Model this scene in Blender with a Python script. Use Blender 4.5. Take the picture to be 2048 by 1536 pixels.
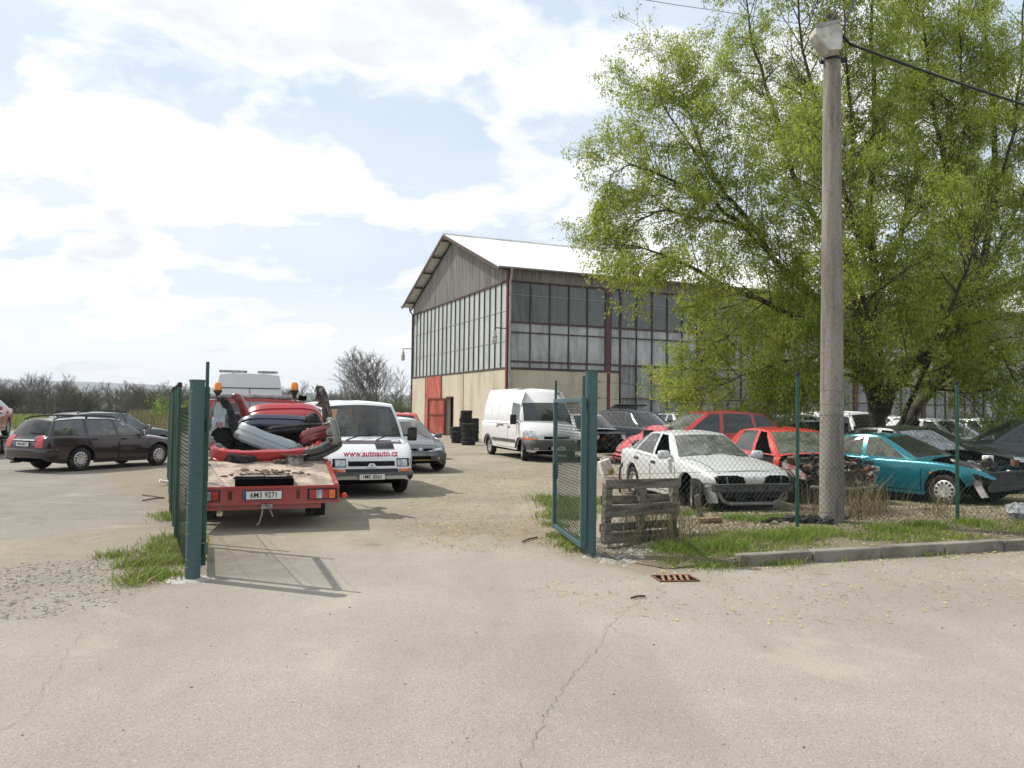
import bpy, bmesh, math, random
import numpy as np
from mathutils import Vector, Matrix, Euler, noise
from mathutils.bvhtree import BVHTree

for _o in list(bpy.data.objects):
    bpy.data.objects.remove(_o)
scene = bpy.context.scene
C = scene.collection
rad = math.radians
R = random.Random(7)

# ------------------------------------------------------------------ camera, light, sky
EYE = Vector((0, 0, 1.75))
cam_data = bpy.data.cameras.new("camera")
cam_data.lens = 28.125
cam_data.sensor_width = 36
cam_data.clip_start = 0.05
cam_data.clip_end = 20000
cam = bpy.data.objects.new("camera", cam_data)
CROT = Matrix.Rotation(rad(91.8), 4, 'X') @ Matrix.Rotation(rad(0.75), 4, 'Z')
cam.matrix_world = Matrix.Translation(EYE) @ CROT
C.objects.link(cam)
scene.camera = cam

def ray(px, py):
    return CROT.to_3x3() @ Vector(((px - 1024) / 1600, -(py - 768) / 1600, -1))
def G(px, py, z=0.0):            # where a photo pixel meets the level z
    d = ray(px, py)
    return EYE + d * ((z - EYE.z) / d.z)
def W(px, py, Y):                # a photo pixel at distance Y
    d = ray(px, py)
    return EYE + d * (Y / d.y)

scene.view_settings.view_transform = 'Standard'
scene.view_settings.look = 'None'
scene.view_settings.exposure = 0.0
scene.view_settings.gamma = 1.0
scene.view_settings.use_curve_mapping = False

SUN_EL, SHADOW_AZ = 49.5, -21.0        # height of the sun; direction the shadows fall
sun_dir = Vector((-math.cos(rad(SHADOW_AZ)) * math.cos(rad(SUN_EL)),
                  -math.sin(rad(SHADOW_AZ)) * math.cos(rad(SUN_EL)), math.sin(rad(SUN_EL))))
sl = bpy.data.lights.new("sun", 'SUN')
sl.energy = 4.9
sl.angle = rad(0.53)
sl.color = (1.0, 0.95, 0.86)
sun = bpy.data.objects.new("sun", sl)
sun.rotation_euler = sun_dir.to_track_quat('Z', 'Y').to_euler()
sun.location = (0, 0, 40)
C.objects.link(sun)

world = bpy.data.worlds.new("World")
scene.world = world
world.use_nodes = True

class NT:                         # short-hand for node trees
    def __init__(s, tree):
        s.t = tree
        s.t.nodes.clear()
    def n(s, kind, ins=None, **kw):
        nd = s.t.nodes.new(kind)
        for k, v in kw.items():
            setattr(nd, k, v)
        if ins:
            for k, v in ins.items():
                sock = nd.inputs[k]
                if isinstance(v, bpy.types.NodeSocket):
                    s.t.links.new(v, sock)
                else:
                    if isinstance(v, (tuple, list)) and len(v) == 3 and sock.type == 'RGBA':
                        v = (*v, 1)
                    sock.default_value = v
        return nd
    def math(s, op, a, b=None, c=None, clamp=False):
        ins = {0: a}
        if b is not None: ins[1] = b
        if c is not None: ins[2] = c
        return s.n('ShaderNodeMath', ins, operation=op, use_clamp=clamp).outputs[0]
    def noise(s, vec, scale, detail=4, rough=.55, dist=0.0, out='Fac'):
        return s.n('ShaderNodeTexNoise', {'Vector': vec, 'Scale': scale, 'Detail': detail, 'Roughness': rough,
                                          'Distortion': dist}).outputs[out]
    def ramp(s, fac, lo, hi, a=0.0, b=1.0):
        return s.n('ShaderNodeMapRange', {0: fac, 1: lo, 2: hi, 3: a, 4: b}, interpolation_type='SMOOTHSTEP').outputs[0]
    def mix(s, fac, a, b, mode='MIX'):
        nd = s.n('ShaderNodeMix', None, data_type='RGBA', blend_type=mode)
        for i, v in ((0, fac), (6, a), (7, b)):
            if isinstance(v, bpy.types.NodeSocket):
                s.t.links.new(v, nd.inputs[i])
            else:
                nd.inputs[i].default_value = (*v, 1) if isinstance(v, (tuple, list)) and len(v) == 3 else v
        return nd.outputs[2]

w = NT(world.node_tree)
tc = w.n('ShaderNodeTexCoord').outputs['Generated']
sky = w.n('ShaderNodeTexSky', None, sky_type='NISHITA')
sky.sun_disc = False
sky.sun_elevation = rad(SUN_EL)
sky.sun_rotation = math.atan2(sun_dir.x, sun_dir.y)
sky.dust_density = 2.0
sep = w.n('ShaderNodeSeparateXYZ', {0: tc})
zc = w.math('MAXIMUM', sep.outputs[2], 0.0)
den = w.math('ADD', zc, 0.22)
pl = w.n('ShaderNodeCombineXYZ', {0: w.math('DIVIDE', sep.outputs[0], den), 1: w.math('DIVIDE', sep.outputs[1], den), 2: 0.3})
SEED = 5.0
P3 = w.n('ShaderNodeVectorMath', {0: pl.outputs[0], 1: (SEED * 3.7, SEED * 1.9, 0)}, operation='ADD').outputs[0]
wob = w.n('ShaderNodeTexNoise', {'Vector': P3, 'Scale': 3.2, 'Detail': 5, 'Roughness': .55}).outputs['Color']
wob = w.n('ShaderNodeVectorMath', {0: wob, 1: (.5, .5, .5)}, operation='SUBTRACT').outputs[0]
P4 = w.n('ShaderNodeVectorMath', {0: P3, 1: w.n('ShaderNodeVectorMath', {0: wob, 'Scale': .34}, operation='SCALE').outputs[0]}, operation='ADD').outputs[0]
puff = w.n('ShaderNodeTexVoronoi', {'Vector': P4, 'Scale': 2.9, 'Smoothness': .65, 'Randomness': 1.0}, feature='SMOOTH_F1').outputs['Distance']
big = w.noise(P4, 1.75, 7, .52)
cl = w.math('SUBTRACT', w.math('ADD', big, w.math('MULTIPLY', sep.outputs[0], -.10)), w.math('MULTIPLY', w.math('SUBTRACT', puff, .36), .42))
mask = w.ramp(cl, .385, .525)
veil = w.ramp(w.noise(P3, .9, 4, .5), .35, .7, .10, .5)
mask = w.math('MAXIMUM', mask, veil)
hor = w.ramp(sep.outputs[2], .03, .24, 1.0, 0.0)
mask = w.math('MAXIMUM', mask, w.math('MULTIPLY', hor, .9), clamp=True)
deep = w.ramp(cl, .45, .58)
shade = w.math('MULTIPLY', w.ramp(w.noise(P4, 2.6, 6, .55), .44, .68), deep)
cloud = w.mix(shade, (13.2, 13.2, 13.1), (10.1, 10.5, 11.1))
blue = w.mix(.85, sky.outputs[0], (7.9, 9.7, 11.9))
bg = w.n('ShaderNodeBackground', {'Color': w.mix(mask, blue, cloud), 'Strength': 0.086})
w.n('ShaderNodeOutputWorld', {0: bg.outputs[0]})

# ------------------------------------------------------------------ materials
def new_mat(name):
    m = bpy.data.materials.new(name)
    m.use_nodes = True
    return m, NT(m.node_tree)

MATS = {}
def mat(name, col, rough=.6, metal=0.0, var=.15, scale=6.0, bump=0.0, bscale=40.0, col2=None, lo=.4, hi=.65, coat=0.0,
        spec=.5, stretch=None):
    """plain surface whose colour wanders between col and col2"""
    if name in MATS: return MATS[name]
    m, t = new_mat(name)
    co = t.n('ShaderNodeTexCoord').outputs['Object']
    if stretch: co = t.n('ShaderNodeMapping', {'Vector': co, 'Scale': stretch}).outputs[0]
    f = t.ramp(t.noise(co, scale, 6, .6), lo, hi)
    c2 = col2 or tuple(max(0, c * (1 - 2 * var)) for c in col)
    c = t.mix(f, col, c2)
    ins = {'Base Color': c, 'Roughness': rough, 'Metallic': metal, 'Coat Weight': coat, 'Coat Roughness': .08, 'Specular IOR Level': spec}
    if bump:
        ins['Normal'] = t.n('ShaderNodeBump', {'Strength': bump, 'Distance': .02, 'Height': t.noise(co, bscale, 4)}).outputs[0]
    b = t.n('ShaderNodeBsdfPrincipled', ins)
    t.n('ShaderNodeOutputMaterial', {0: b.outputs[0]})
    MATS[name] = m
    return m

def paint(name, col, dirt=.25, rough=.32, metal=0.0, dirtcol=(.30, .27, .22)):
    """car paint with patchy dust and road dirt"""
    if name in MATS: return MATS[name]
    m, t = new_mat(name)
    co = t.n('ShaderNodeTexCoord').outputs['Object']
    n1 = t.ramp(t.noise(co, 2.6, 7, .65), .42, .72)
    n2 = t.ramp(t.noise(co, 26, 5, .7), .45, .75)
    low = t.ramp(t.n('ShaderNodeSeparateXYZ', {0: co}).outputs[2], .2, .62, .8, 0.0)
    f = t.math('MULTIPLY', t.math('ADD', t.math('MULTIPLY', n1, .7), t.math('ADD', t.math('MULTIPLY', n2, .3), low)), dirt, clamp=True)
    c = t.mix(f, col, dirtcol)
    r = t.math('ADD', t.math('MULTIPLY', f, .6), rough, clamp=True)
    b = t.n('ShaderNodeBsdfPrincipled', {'Base Color': c, 'Roughness': r, 'Metallic': metal, 'Coat Weight': max(0., .7 - dirt), 'Coat Roughness': .06})
    t.n('ShaderNodeOutputMaterial', {0: b.outputs[0]})
    MATS[name] = m
    return m

def glass(name, tint=(.5, .55, .55), dust=.12, dustcol=(.42, .42, .38), rough=.02, refl=1.4):
    if name in MATS: return MATS[name]
    m, t = new_mat(name)
    co = t.n('ShaderNodeTexCoord').outputs['Object']
    fr = t.n('ShaderNodeFresnel', {'IOR': 1.55}).outputs[0]
    tr = t.n('ShaderNodeBsdfTransparent', {'Color': (*tint, 1)})
    gl = t.n('ShaderNodeBsdfGlossy', {'Color': (.95, .95, .95, 1), 'Roughness': rough})
    df = t.n('ShaderNodeBsdfDiffuse', {'Color': (*dustcol, 1)})
    a = t.n('ShaderNodeMixShader', {0: t.math('MULTIPLY', fr, refl, clamp=True), 1: tr.outputs[0], 2: gl.outputs[0]})
    f = t.math('MULTIPLY', t.ramp(t.noise(co, 5, 7, .7), .3, .75, .35, 1.5), dust, clamp=True)  # dust film; on the estate cars a veil standing in for light
    b = t.n('ShaderNodeMixShader', {0: f, 1: a.outputs[0], 2: df.outputs[0]})
    t.n('ShaderNodeOutputMaterial', {0: b.outputs[0]})
    MATS[name] = m
    return m

RUBBER = mat('rubber', (.016, .016, .017), .9, spec=.15, var=.2, scale=9, col2=(.055, .052, .048), bump=.3, bscale=60)
TRIM = mat('black_trim', (.014, .014, .016), .5, scale=5, col2=(.038, .036, .034), spec=.25)
DARK = mat('dark_void', (.006, .006, .006), .95, spec=.02)
INTER = mat('cabin_fabric', (.035, .035, .038), .95, scale=20, spec=.1)
STEEL = mat('bare_steel', (.30, .30, .31), .4, metal=.8, scale=9, col2=(.16, .14, .12))
CHROME = mat('chrome', (.75, .76, .78), .15, metal=1.0)
HUBCAP = mat('hubcap_silver', (.55, .55, .54), .38, metal=.25, scale=7, col2=(.36, .33, .29))
RUST = mat('rust', (.16, .07, .035), .9, scale=11, col2=(.07, .035, .02), bump=.4)
ENGINE = mat('greasy_engine', (.045, .043, .041), .6, scale=14, col2=(.010, .009, .009), metal=.1, bump=.5, bscale=30, spec=.3)
ALLOY = mat('cast_alloy', (.34, .33, .31), .5, metal=.6, scale=14, col2=(.12, .11, .1))
LAMPGLASS = mat('headlamp_lens', (.55, .57, .58), .08, metal=.35, scale=9, col2=(.25, .26, .27), coat=1)
AMBER = mat('amber_lens', (.75, .16, .02), .18, coat=.6)
ORANGE = mat('orange_beacon', (.85, .25, .01), .2, coat=.6)
REDLENS = mat('red_lens', (.42, .012, .016), .2, scale=12, col2=(.30, .01, .012), coat=.6)
PLATE = mat('plate_white', (.74, .74, .70), .5, scale=12, col2=(.6, .59, .54))
INK = mat('plate_ink', (.015, .015, .016), .6)
EUBLUE = mat('plate_blue', (.02, .07, .34), .5)
GL_CLEAR = glass('car_glass', (.46, .52, .52), .05)
GL_DARK = glass('tinted_glass', (.17, .20, .21), .05, refl=1.0)
GL_BLACK = glass('black_glass', (.05, .055, .06), .02, refl=.7)
GL_DUSTY = glass('dusty_glass', (.40, .43, .40), .34, (.30, .31, .26))
GL_MOSS = glass('mossy_glass', (.33, .35, .30), .55, (.19, .20, .15))

# ------------------------------------------------------------------ mesh building
def link(o, parent=None):
    C.objects.link(o)
    if parent is not None: o.parent = parent
    return o

def tag(o, label=None, cat=None, group=None, kind=None):
    for k, v in (('label', label), ('category', cat), ('group', group), ('kind', kind)):
        if v: o[k] = v
    return o

def empty(name, loc=(0, 0, 0), rz=0.0, label=None, cat=None, group=None):
    o = bpy.data.objects.new(name, None)
    o.empty_display_size = .2
    o.location = loc
    o.rotation_euler = (0, 0, rz)
    return tag(link(o), label, cat, group)

def children(o):
    return [c for c in C.objects if c.parent == o]

def copy_tree(o, parent=None):
    c = o.copy()
    C.objects.link(c)
    c.parent = parent
    for ch in children(o):
        copy_tree(ch, c)
    return c

class MB:
    """collects shapes and links them as ONE mesh object"""
    def __init__(s):
        s.v, s.f, s.m, s.k = [], [], [], 0
    def mi(s, k):
        s.k = k
        return s
    def add(s, verts, faces):
        b = len(s.v)
        s.v += [tuple(p) for p in verts]
        for f in faces:
            s.f.append(tuple(i + b for i in f))
            s.m.append(s.k)
        return s
    def box(s, c, d, rot=None, taper=1.0):
        hx, hy, hz = d[0] / 2, d[1] / 2, d[2] / 2
        vs = []
        for z, t in ((-hz, 1), (hz, taper)):
            vs += [Vector((-hx * t, -hy * t, z)), Vector((hx * t, -hy * t, z)), Vector((hx * t, hy * t, z)), Vector((-hx * t, hy * t, z))]
        if rot is not None:
            if not isinstance(rot, Matrix): rot = Euler(rot).to_matrix()
            vs = [rot @ p for p in vs]
        c = Vector(c)
        return s.add([p + c for p in vs], [(3, 2, 1, 0), (4, 5, 6, 7), (0, 1, 5, 4), (1, 2, 6, 5), (2, 3, 7, 6), (3, 0, 4, 7)])
    def tube(s, pts, r, n=8, caps=True):
        pts = [Vector(p) for p in pts]
        rs = r if isinstance(r, (list, tuple)) else [r] * len(pts)
        vs, fs = [], []
        d0 = (pts[1] - pts[0]).normalized()
        up = Vector((0, 0, 1)) if abs(d0.z) < .9 else Vector((1, 0, 0))
        a = d0.cross(up).normalized()
        for i, p in enumerate(pts):
            d = (pts[min(i + 1, len(pts) - 1)] - pts[max(i - 1, 0)])
            if d.length < 1e-9: d = d0
            d.normalize()
            a = (a - d * a.dot(d))
            if a.length < 1e-6: a = d.orthogonal()
            a.normalize()
            b = d.cross(a)
            for k in range(n):
                t = 2 * math.pi * k / n
                vs.append(p + (a * math.cos(t) + b * math.sin(t)) * rs[i])
        for i in range(len(pts) - 1):
            for k in range(n):
                k2 = (k + 1) % n
                fs.append((i * n + k, i * n + k2, (i + 1) * n + k2, (i + 1) * n + k))
        if caps:
            fs.append(tuple(range(n - 1, -1, -1)))
            e = (len(pts) - 1) * n
            fs.append(tuple(range(e, e + n)))
        return s.add(vs, fs)
    def lathe(s, prof, n=20, M=None, close=False):
        """prof: (radius, height) pairs turned about Z, then moved by M"""
        vs, fs = [], []
        for r_, h in prof:
            for k in range(n):
                t = 2 * math.pi * k / n
                p = Vector((r_ * math.cos(t), r_ * math.sin(t), h))
                vs.append(M @ p if M is not None else p)
        for i in range(len(prof) - 1):
            for k in range(n):
                k2 = (k + 1) % n
                fs.append((i * n + k, i * n + k2, (i + 1) * n + k2, (i + 1) * n + k))
        return s.add(vs, fs)
    def prism(s, poly, vec):
        n = len(poly)
        poly = [Vector(p) for p in poly]
        vec = Vector(vec)
        return s.add(poly + [p + vec for p in poly],
                     [tuple(range(n - 1, -1, -1)), tuple(range(n, 2 * n))] + [(i, (i + 1) % n, n + (i + 1) % n, n + i) for i in range(n)])
    def grid(s, rows):
        """rows: equally long lists of points"""
        n = len(rows[0])
        vs = [p for r_ in rows for p in r_]
        return s.add(vs, [(i * n + j, i * n + j + 1, (i + 1) * n + j + 1, (i + 1) * n + j) for i in range(len(rows) - 1) for j in range(n - 1)])
    def build(s, name, mats, parent=None, smooth=35, bevel=0.0, loc=None, fix=False, merge=False):
        me = bpy.data.meshes.new(name)
        me.from_pydata(s.v, [], s.f)
        mats = mats if isinstance(mats, (list, tuple)) else [mats]
        for m in mats: me.materials.append(m)
        if len(mats) > 1: me.polygons.foreach_set('material_index', s.m)
        if fix or merge:
            bm = bmesh.new()
            bm.from_mesh(me)
            if merge: bmesh.ops.remove_doubles(bm, verts=bm.verts, dist=1e-4)
            bmesh.ops.recalc_face_normals(bm, faces=bm.faces)
            bmesh.ops.delete(bm, geom=[v for v in bm.verts if not v.link_faces], context='VERTS')
            bm.to_mesh(me)
            bm.free()
        if smooth:
            me.polygons.foreach_set('use_smooth', [True] * len(me.polygons))
            me.set_sharp_from_angle(angle=rad(smooth))
        me.update()
        o = bpy.data.objects.new(name, me)
        if loc is not None: o.location = loc
        link(o, parent)
        if bevel:
            b = o.modifiers.new('bevel', 'BEVEL')
            b.width = bevel
            b.segments = 2
            b.limit_method = 'ANGLE'
        return o

def np_mesh(name, V, F, mats, mi=None, parent=None, smooth=False):
    """big meshes straight from arrays (all faces with the same number of corners)"""
    V = np.asarray(V, dtype=np.float32)
    F = np.asarray(F, dtype=np.int32)
    me = bpy.data.meshes.new(name)
    k = F.shape[1]
    me.vertices.add(len(V))
    me.vertices.foreach_set('co', V.ravel())
    me.loops.add(F.size)
    me.loops.foreach_set('vertex_index', F.ravel())
    me.polygons.add(len(F))
    me.polygons.foreach_set('loop_start', np.arange(0, F.size, k, dtype=np.int32))
    for m in (mats if isinstance(mats, (list, tuple)) else [mats]): me.materials.append(m)
    if mi is not None: me.polygons.foreach_set('material_index', np.asarray(mi, dtype=np.int32))
    if smooth: me.polygons.foreach_set('use_smooth', [True] * len(F))
    me.update(calc_edges=True)
    o = bpy.data.objects.new(name, me)
    return link(o, parent)

def text_mesh(name, body, size, m, parent, M, bold=0.0, depth=.002, align='CENTER', shear=0.0, bvh=None, axis=None, off=.006, sx=1.0):
    """lettering as a mesh; with bvh the letters are laid onto the surface along axis"""
    cu = bpy.data.curves.new(name, 'FONT')
    cu.body = body
    cu.size = size
    cu.align_x = align
    cu.align_y = 'CENTER'
    cu.offset = bold
    cu.shear = shear
    cu.extrude = depth if bvh is None else 0
    cu.resolution_u = 3
    o = bpy.data.objects.new(name, cu)
    C.objects.link(o)
    dg = bpy.context.evaluated_depsgraph_get()
    me = bpy.data.meshes.new_from_object(o.evaluated_get(dg))
    bpy.data.objects.remove(o)
    for v in me.vertices:
        v.co.x *= sx
    me.transform(M)
    if bvh is not None:
        for v in me.vertices:
            h = bvh.ray_cast(v.co - axis * 3, axis)
            if h[0] is not None: v.co = h[0] - axis * off
    me.materials.clear()
    me.materials.append(m)
    me.update()
    o = bpy.data.objects.new(name, me)
    return link(o, parent)

def curve(pts):
    """smooth monotone curve through (x, y) points"""
    pts = sorted(pts)
    x = [p[0] for p in pts]
    y = [p[1] for p in pts]
    n = len(x)
    d = [(y[i + 1] - y[i]) / (x[i + 1] - x[i]) for i in range(n - 1)]
    m = [d[0]] + [0 if d[i - 1] * d[i] <= 0 else 2 * d[i - 1] * d[i] / (d[i - 1] + d[i]) for i in range(1, n - 1)] + [d[-1]]
    def f(q):
        if q <= x[0]: return y[0]
        if q >= x[-1]: return y[-1]
        for i in range(n - 1):
            if q <= x[i + 1]:
                h = x[i + 1] - x[i]
                t = (q - x[i]) / h
                return ((2 * t ** 3 - 3 * t * t + 1) * y[i] + (t ** 3 - 2 * t * t + t) * h * m[i]
                        + (-2 * t ** 3 + 3 * t * t) * y[i + 1] + (t ** 3 - t * t) * h * m[i + 1])
    return f

# ------------------------------------------------------------------ cars
WHEELS = {}
def wheel(parent, x, y, r, wd, steer=0.0, style='cap', flat=0.0):
    """wheel > tyre, rim"""
    key = (round(r, 3), round(wd, 3), style)
    if key not in WHEELS:
        My = Matrix.Rotation(rad(-90), 4, 'X')          # lathe axis Z -> +Y (outer side)
        t = MB()
        h = wd / 2
        ri = r * .63
        prof = [(ri, -h * .8), (r * .80, -h), (r * .93, -h * .97), (r * .985, -h * .78), (r, -h * .4), (r * .992, -h * .36), (r * .992, -h * .28),
                (r, -h * .24), (r, h * .24), (r * .992, h * .28), (r * .992, h * .36), (r, h * .4), (r * .985, h * .78), (r * .93, h * .97), (r * .80, h), (ri, h * .8)]
        t.lathe(prof, 30, My)
        to = t.build('tyre', RUBBER, None, 50)
        b = MB()
        rr = ri * 1.02
        if style == 'cap':                               # plastic wheel trim with a ring of dark slots
            b.lathe([(rr, h * .55), (rr, h * .82), (rr * .93, h * .92), (rr * .62, h * .98), (rr * .3, h * .9), (rr * .28, h * .97), (0.001, h * .98)], 30, My)
            b.mi(1)
            for k in range(12):
                a0, a1 = 2 * math.pi * (k + .28) / 12, 2 * math.pi * (k + .72) / 12
                q = []
                for rad_, a in ((.66, a0), (.90, a0), (.90, a1), (.66, a1)):
                    q.append((rr * rad_ * math.cos(a), h * (1.03 if rad_ < .8 else .985), rr * rad_ * math.sin(a)))
                b.add(q, [(0, 1, 2, 3)])
        else:                                            # steel wheel
            b.lathe([(rr, h * .55), (rr, h * .82), (rr * .93, h * .85), (rr * .86, h * .35), (rr * .6, h * .45), (rr * .42, h * .6), (rr * .3, h * .6), (rr * .26, h * .78), (0.001, h * .8)], 30, My)
            b.mi(1)
            for k in range(10):
                a = 2 * math.pi * k / 10
                c = Vector((rr * .72 * math.cos(a), h * .46, rr * .72 * math.sin(a)))
                e1 = Vector((math.cos(a), 0, math.sin(a))) * rr * .09
                e2 = Vector((-math.sin(a), 0, math.cos(a))) * rr * .11
                b.add([c - e1 - e2, c + e1 - e2, c + e1 + e2, c - e1 + e2], [(0, 1, 2, 3)])
        b.mi(1).lathe([(rr * .99, -h * .7), (rr * .99, h * .3), (0.001, h * .3)], 20, My)
        ro = b.build('rim', [HUBCAP if style != 'rusty' else RUST, DARK], None, 40)
        for o in (to, ro): C.objects.unlink(o)
        WHEELS[key] = (to.data, ro.data)
    e = bpy.data.objects.new('wheel', None)
    e.empty_display_size = .1
    link(e, parent)
    e.location = (x, y, r - flat)
    e.rotation_euler = (0, 0, (math.pi if y < 0 else 0) + steer)
    for nm, me in zip(('tyre', 'rim'), WHEELS[key]):
        o = bpy.data.objects.new(nm, me)
        link(o, e)
    return e

class Car:
    def __init__(s, root, P, body_mat, glass_mat=None, simple=False, trim=True, glass_over=None):
        s.root, s.P, s.paint = root, P, body_mat
        s.simple = simple
        s.glass_mat = glass_mat or GL_CLEAR
        s.shell(glass_over or {})
        if P.get('seats', True): s.cabin()
        s.under()
    # ---- shape
    def shell(s, glass_over):
        P = s.P
        plan, deck, sh, bot = (curve(P[k]) for k in ('plan', 'deck', 'sh', 'bot'))
        s.plan, s.deck, s.sh, s.bot = plan, deck, sh, bot
        x0, x1 = P['deck'][0][0], P['deck'][-1][0]
        cx0, cx1, tx0, tx1 = P['ws']
        rx0, rx1, rtx0, rtx1 = P['rw']
        ra, axles = P['ra'], P['ax']
        xs = set()
        k = 0
        while x0 + k * .13 < x1:
            xs.add(round(x0 + k * .13, 3))
            k += 1
        for a in axles:
            for q in (-1.004, -1.0, -.97, -.9, -.75, -.5, -.25, 0, .25, .5, .75, .9, .97, 1.0, 1.004):
                xs.add(round(a + q * ra, 4))
        for a in (x0, x0 + .03, x0 + .07, x1 - .03, x1 - .07, x1, cx1, rx1): xs.add(round(a, 4))
        for a in P.get('xs', ()): xs.add(a)
        xs = sorted(q for q in xs if x0 <= q <= x1)
        cuts = P.get('cuts', ())
        rows = []
        for x in xs:
            wv, zt, zs, zb0 = plan(x), deck(x), sh(x), bot(x)
            zb = zb0
            for a in axles:
                if abs(x - a) < ra: zb = max(zb0, P['wr'] + math.sqrt(max(0, ra * ra - (x - a) ** 2)) * .98)
            h, H = zt - zs, zs - zb0
            pr = [(0, zt), (.35, zt - .12 * h), (.62, zt - .35 * h), (.82, zt - .68 * h), (.93, zs)]
            sd = [(.972, zs - .022), (.993, zs - .07), (1.0, zs - .30 * H), (1.003, zs - .5 * H), (.992, zs - .7 * H), (.975, zb0 + .09), (.955, zb0)]
            n = len(sd)
            for i, (fy, z) in enumerate(sd):
                pr.append((fy, max(z, zb + (n - 1 - i) * .006)))
            half = [(fy * wv, z) for fy, z in pr]
            rows.append([Vector((x, -y, z)) for y, z in half[:0:-1]] + [Vector((x, y, z)) for y, z in half])
        nc = len(rows[0])
        mid = nc // 2
        body = MB()
        ghost = MB()                                       # whole skin, for laying trim on it
        dfm = P.get('deform')
        if dfm: rows = [[dfm(p) for p in r_] for r_ in rows]
        verts = [p for r_ in rows for p in r_]
        faces, gfaces = [], []
        for i in range(len(xs) - 1):
            xm = (xs[i] + xs[i + 1]) / 2
            for j in range(nc - 1):
                jj = abs(j + .5 - mid)
                f = (i * nc + j, (i + 1) * nc + j, (i + 1) * nc + j + 1, i * nc + j + 1)
                gfaces.append(f)
                if jj < 4 and rx1 < xm < cx1: continue
                if jj < 4 and any(a < xm < b for a, b in P.get('notop', ())): continue
                skip = False
                for a, b, sd_, j0, j1 in cuts:
                    if a < xm < b and j0 <= jj <= j1 and (sd_ == 0 or (sd_ > 0) == (j + .5 > mid)): skip = True
                if not skip: faces.append(f)
        body.add(verts, faces)
        ghost.add(verts, gfaces)
        for i, sg, bulge in ((0, -1, P.get('bulge', (.05, .06))[0]), (len(xs) - 1, 1, P.get('bulge', (.05, .06))[1])):
            if sg > 0 and P.get('nofront'): continue
            ring = rows[i]
            c = Vector((xs[i], 0, sum(p.z for p in ring) / nc))
            rr = []
            for q in (1, .93, .8, .55, .25, .02):
                rr.append([Vector((xs[i] + sg * bulge * (1 - q ** 2.5), p.y * q, c.z + (p.z - c.z) * q)) for p in ring] )
            rr = [r_ + [r_[0]] for r_ in rr]
            body.grid(rr if sg < 0 else [r_[::-1] for r_ in rr])
            ghost.grid(rr)
        # greenhouse
        T = P.get('T', [0, .05, .35, .65, .92, 1])
        gs, gw, gr = P.get('gs', (1, 4)), P.get('gw', (1, 4)), P.get('gr', (1, 4))
        rz = curve(P['roof'])
        rhw = curve(P['rhw']) if isinstance(P['rhw'], list) else (lambda q: P['rhw'])
        crown = P.get('crown', .045)
        loop = []
        fs = (0, .35, .65, .92, 1)
        for i, f in enumerate(fs):
            xb = cx0 + (cx1 - cx0) * f * f
            xr = tx0 + (tx1 - tx0) * f * f
            b = Vector((xb, f * .93 * plan(cx1), deck(cx0) + (sh(cx1) - deck(cx0)) * f * f))
            r_ = Vector((xr, f * rhw(tx1), rz(tx1) + crown * .7 * (1 - f * f)))
            loop.append([b, r_, 'windscreen' if i < 3 else 'paint', 'w'])
        def side(xb, xr, tg): loop.append([Vector((xb, .93 * plan(xb), sh(xb))), Vector((xr, rhw(xr), rz(xr))), tg, 's'])
        prev = None
        for k, (a0, a1, c0, c1, kind) in enumerate(P['side']):
            n = max(2, int(abs(a0 - a1) / .22))
            for i in range(n):
                t = i / n
                side(a0 + (a1 - a0) * t, c0 + (c1 - c0) * t, 'side%d' % k if kind != 'paint' else 'paint')
            side(a1, c1, 'paint')
        for i, f in enumerate(fs[::-1]):
            xb = rx0 + (rx1 - rx0) * f * f
            xr = rtx0 + (rtx1 - rtx0) * f * f
            b = Vector((xb, f * .93 * plan(rx1), deck(rx0) + (sh(rx1) - deck(rx0)) * f * f))
            r_ = Vector((xr, f * rhw(rtx1), rz(rtx1) + crown * .7 * (1 - f * f)))
            loop.append([b, r_, 'rear_window' if i > 0 else 'paint', 'r'])
        kinds = {'side%d' % k: v[4] for k, v in enumerate(P['side'])}
        pw, bl = P.get('pow', 1.0), P.get('sbulge', .02)
        pwx = P.get('powx', 1.0)
        nh = len(loop)
        for sgn in (1, -1):
            cols = []
            for b, r_, tg, zone in loop:
                col = []
                for t in T:
                    ty = t ** pw
                    tx = t ** (pwx if zone == 'w' else 1.0)
                    p = Vector((b.x + (r_.x - b.x) * tx, b.y + (r_.y - b.y) * ty, b.z + (r_.z - b.z) * t))
                    k = math.sin(math.pi * t)
                    if zone == 's': p.y += bl * k
                    elif zone == 'w': p.x += P.get('wbulge', .03) * k * (1 - abs(p.y) / 2)
                    else: p.x -= P.get('rbulge', .03) * k
                    p.y *= sgn
                    col.append(dfm(p) if dfm else p)
                cols.append(col)
            nt = len(T)
            vs = [p for c in cols for p in c]
            body_f, groups, gf = [], {}, []
            for i in range(nh - 1):
                tg = loop[i][2]
                rng = gw if tg == 'windscreen' else gr if tg == 'rear_window' else gs
                for j in range(nt - 1):
                    f = (i * nt + j, i * nt + j + 1, (i + 1) * nt + j + 1, (i + 1) * nt + j)
                    if sgn > 0: f = f[::-1]
                    gf.append(f)
                    if tg != 'paint' and rng[0] <= j < rng[1]: groups.setdefault(tg, []).append(f)
                    else: body_f.append(f)
            body.add(vs, body_f)
            ghost.add(vs, gf)
            for tg, ff in groups.items():
                key = tg if tg in ('windscreen', 'rear_window') else tg + ('L' if sgn > 0 else 'R')
                s.__dict__.setdefault('glassf', {}).setdefault(key, []).append((vs, ff))
            if sgn > 0: half_top = [loop[i][1].copy() for i in range(nh)]
        ring = half_top + [Vector((p.x, -p.y, p.z)) for p in half_top[-2:0:-1]]
        if dfm: ring = [dfm(p) for p in ring]
        xm = (tx0 + rtx0) / 2
        rr = []
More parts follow.
